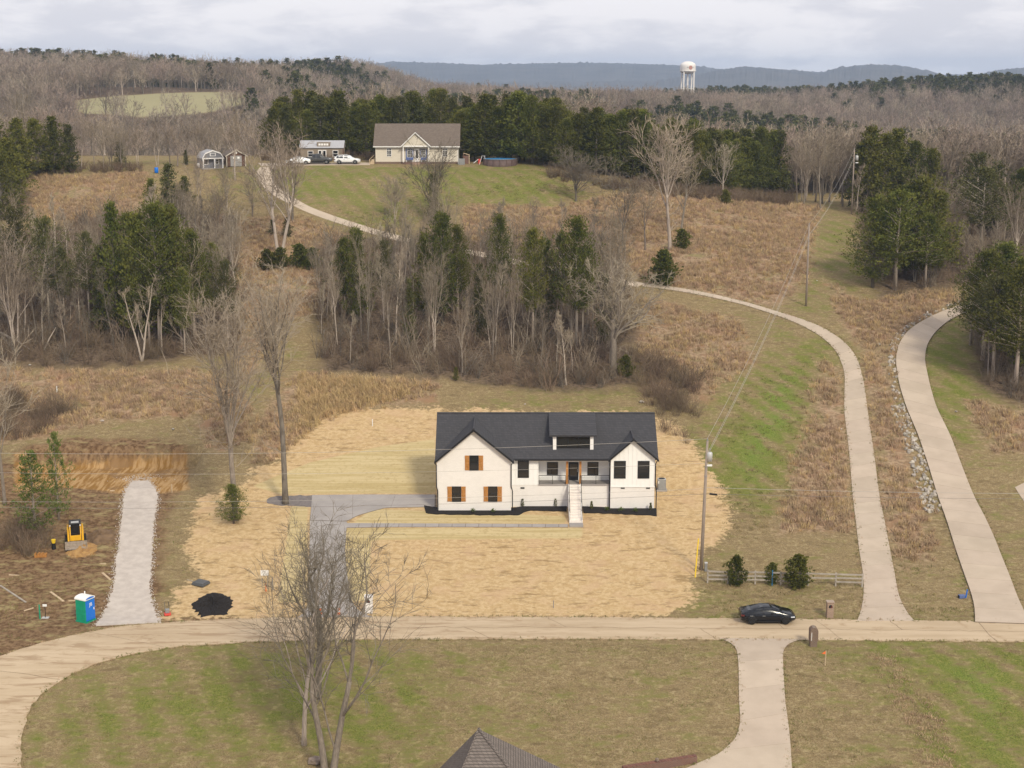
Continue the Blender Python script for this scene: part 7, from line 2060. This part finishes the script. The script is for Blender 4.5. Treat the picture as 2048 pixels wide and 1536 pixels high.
# ------------------------------------------------------------------ lower house, brick wall, water tower
def lower_house():
    a = at(957, 1458, 92.0)
    g0 = gz(a.x, a.y)
    h = empty('brown_roofed_house', (a.x, a.y - 4, g0), 0, 'house with brown shingled hip roof at the lower edge', 'house')
    o = Vector((a.x, a.y - 4, g0)); top = a - o
    # corners of the eaves, found where the two hips leave the photo
    w0, w1 = 5.4, 11.5; d0 = -8.0; d1 = 5.0
    ez = top.z - 4.4
    L = Vector((top.x - 3.3, -6.5, ez)); Rr = Vector((top.x + 6.8, -6.5, ez))
    Lb = Vector((top.x - 3.3, top.y + 2.0, ez)); Rb = Vector((top.x + 6.8, top.y + 2.0, ez))
    def tri(nm, p, q, r_):
        n = (q - p).cross(r_ - p).normalized(); n = n if n.z > 0 else -n
        mb = MB(); mb.add([p, q, r_, p - n * .12, q - n * .12, r_ - n * .12], [(0, 1, 2), (5, 4, 3), (0, 3, 4, 1), (1, 4, 5, 2), (2, 5, 3, 0)])
        return mb.build(nm, M_shingle_brown, h)
    f = tri('roof', L, Rr, top)
    tri('roof', Lb, L, top + Vector((-.003, 0, 0))); tri('roof', Rr, Rb, top + Vector((.003, 0, 0))); tri('roof', Rb, Lb, top + Vector((0, .003, 0)))
    MB().tube([top + Vector((0, 0, .03)), top + (Rr - top) * 0.42 + Vector((0, 0, .03))], 0.10, 6).build('hip_cap', M_shingle_brown, f)
    MB().tube([top + (Rr - top) * 0.44 + Vector((0, 0, .09)), Rr + Vector((0, 0, .09))], 0.12, 6).build('hip_cap', M_shingle_brown, f)
    MB().tube([top + Vector((0, 0, .02)), L + Vector((0, 0, .02))], 0.05, 6).build('hip_cap', M_shingle_brown, f)
    MB().box(L.x + 0.4, Rr.x - 0.4, -6.1, top.y + 1.6, -0.5, ez - 0.02).build('wall', M_brick_red, h)
    for x in (-3.0, 1.0, 5.5): window(h, x, x + 0.9, 0.9, min(2.2, ez - 0.3), -6.1, M_siding_white2)
lower_house()

def brick_garden_wall():
    A, B_ = G(1245, 1552), G(1392, 1523)
    mid = (A + B_) / 2; d = B_ - A; ang = math.atan2(d.y, d.x); L = d.to_2d().length / 2
    t = empty('brick_garden_wall', mid, ang, 'low red brick garden wall beside the lower drive', 'wall')
    MB().box(-L, L, -0.16, 0.16, -0.4, 0.5).build('wall', M_brick_red, t)
    n = int(2 * L / 0.24)
    for k in range(n): MB().box(-L + k * 2 * L / n + 0.008, -L + (k + 1) * 2 * L / n - 0.008, -0.19, 0.19, 0.502, 0.60).build('brick', M_brick_red, t)
    MB().lathe([(0.05, 0.6), (0.13, 0.65), (0.12, 0.8), (0.03, 0.86)], 10, (-0.2, 0, 0)).build('finial', M_rock, t)
brick_garden_wall()

def water_tower():
    Y = 1020.0
    c = at(1375.5, 150, Y); ztop = at(1375.5, 122.5, Y).z; zr = at(1375.5, 142, Y).z; zb = at(1375.5, 148, Y).z
    g = gz(c.x, Y)
    t = empty('water_tower', (c.x, Y, g), R(20), 'white water tower on four legs rising above the far woods', 'water tower')
    r = (at(1391, 140, Y).x - at(1360, 140, Y).x) / 2
    a, b, e = ztop - g, zr - g, zb - g
    prof_ = [(0.4, e)] + [(r * math.sin(q), b - (b - e) * math.cos(q)) for q in (0.35, 0.7, 1.05, 1.35)] + [(r, b), (r, b + (a - b) * 0.55)] + [(r * math.cos(q), b + (a - b) * 0.55 + (a - b) * 0.45 * math.sin(q)) for q in (0.25, 0.5, 0.8, 1.1, 1.4)]
    MB().lathe(prof_, 28).build('tank', M_tank, t, True)
    MB().lathe([(r + 0.35, b - 0.15), (r + 0.35, b + 0.35), (r - 0.1, b + 0.35)], 28).build('balcony', M_tank, t)
    for k in range(4):
        q = 0.55 + k * math.pi / 2
        x, y = r * 0.93 * math.cos(q), r * 0.93 * math.sin(q)
        MB().tube([(x * 1.02, y * 1.02, -1), (x, y, b)], 0.5, 8).build('leg', M_tank, t)
        q2 = q + math.pi / 2
        MB().tube([(x, y, b * 0.62), (r * 0.93 * math.cos(q2), r * 0.93 * math.sin(q2), b * 0.62)], 0.16, 5).build('strut', M_tank, t)
        MB().tube([(x, y, b * 0.62), (r * 0.93 * math.cos(q2), r * 0.93 * math.sin(q2), b - 1.0)], 0.06, 4).build('tie_rod', M_tank, t)
    MB().tube([(0, 0, -1), (0, 0, e + 0.5)], 0.55, 10).build('riser_pipe', M_tank, t)
    # round emblem with wings on the side of the tank
    def patch(nm, q0, q1, z0, z1, m, disc=False):
        mb = MB(); n = 10
        for i in range(n):
            qa, qb = q0 + (q1 - q0) * i / n, q0 + (q1 - q0) * (i + 1) / n
            if disc:
                f = lambda q: math.sqrt(max(0, 1 - ((q - (q0 + q1) / 2) / ((q1 - q0) / 2)) ** 2)) * (z1 - z0) / 2
                zm = (z0 + z1) / 2; za0, za1, zb0, zb1 = zm - f(qa), zm + f(qa), zm - f(qb), zm + f(qb)
            else: za0, za1, zb0, zb1 = z0, z1, z0, z1
            R2 = r + 0.04
            mb.quad((R2 * math.cos(qa), R2 * math.sin(qa), za0), (R2 * math.cos(qb), R2 * math.sin(qb), zb0), (R2 * math.cos(qb), R2 * math.sin(qb), zb1), (R2 * math.cos(qa), R2 * math.sin(qa), za1))
        mb.build(nm, m, t)
    q = -math.pi / 2 - R(20) + 0.25; H_ = (a - b)
    patch('emblem', q - 0.26, q + 0.26, b + H_ * 0.12, b + H_ * 0.56, M_emblem, True)
    patch('emblem_wing', q - 0.5, q - 0.27, b + H_ * 0.34, b + H_ * 0.43, M_emblem_grey); patch('emblem_wing', q + 0.27, q + 0.5, b + H_ * 0.34, b + H_ * 0.43, M_emblem_grey)
water_tower()

# ------------------------------------------------------------------ the air between here and the far hills
def haze():
    m = bpy.data.materials.new('haze'); m.use_nodes = True; nt = m.node_tree; nt.nodes.clear()
    out = nd(nt, 'ShaderNodeOutputMaterial'); v = nd(nt, 'ShaderNodeVolumePrincipled')
    v.inputs['Color'].default_value = (0.54, 0.72, 1.0, 1)
    v.inputs['Density'].default_value = 0.00013
    nt.links.new(v.outputs[0], out.inputs['Volume'])
    o = MB().box(-4300, 4300, -620, 6600, -20, 112).build('haze', m)
    tag(o, 'thin bluish winter haze over the whole valley', 'haze', kind='stuff')
haze()
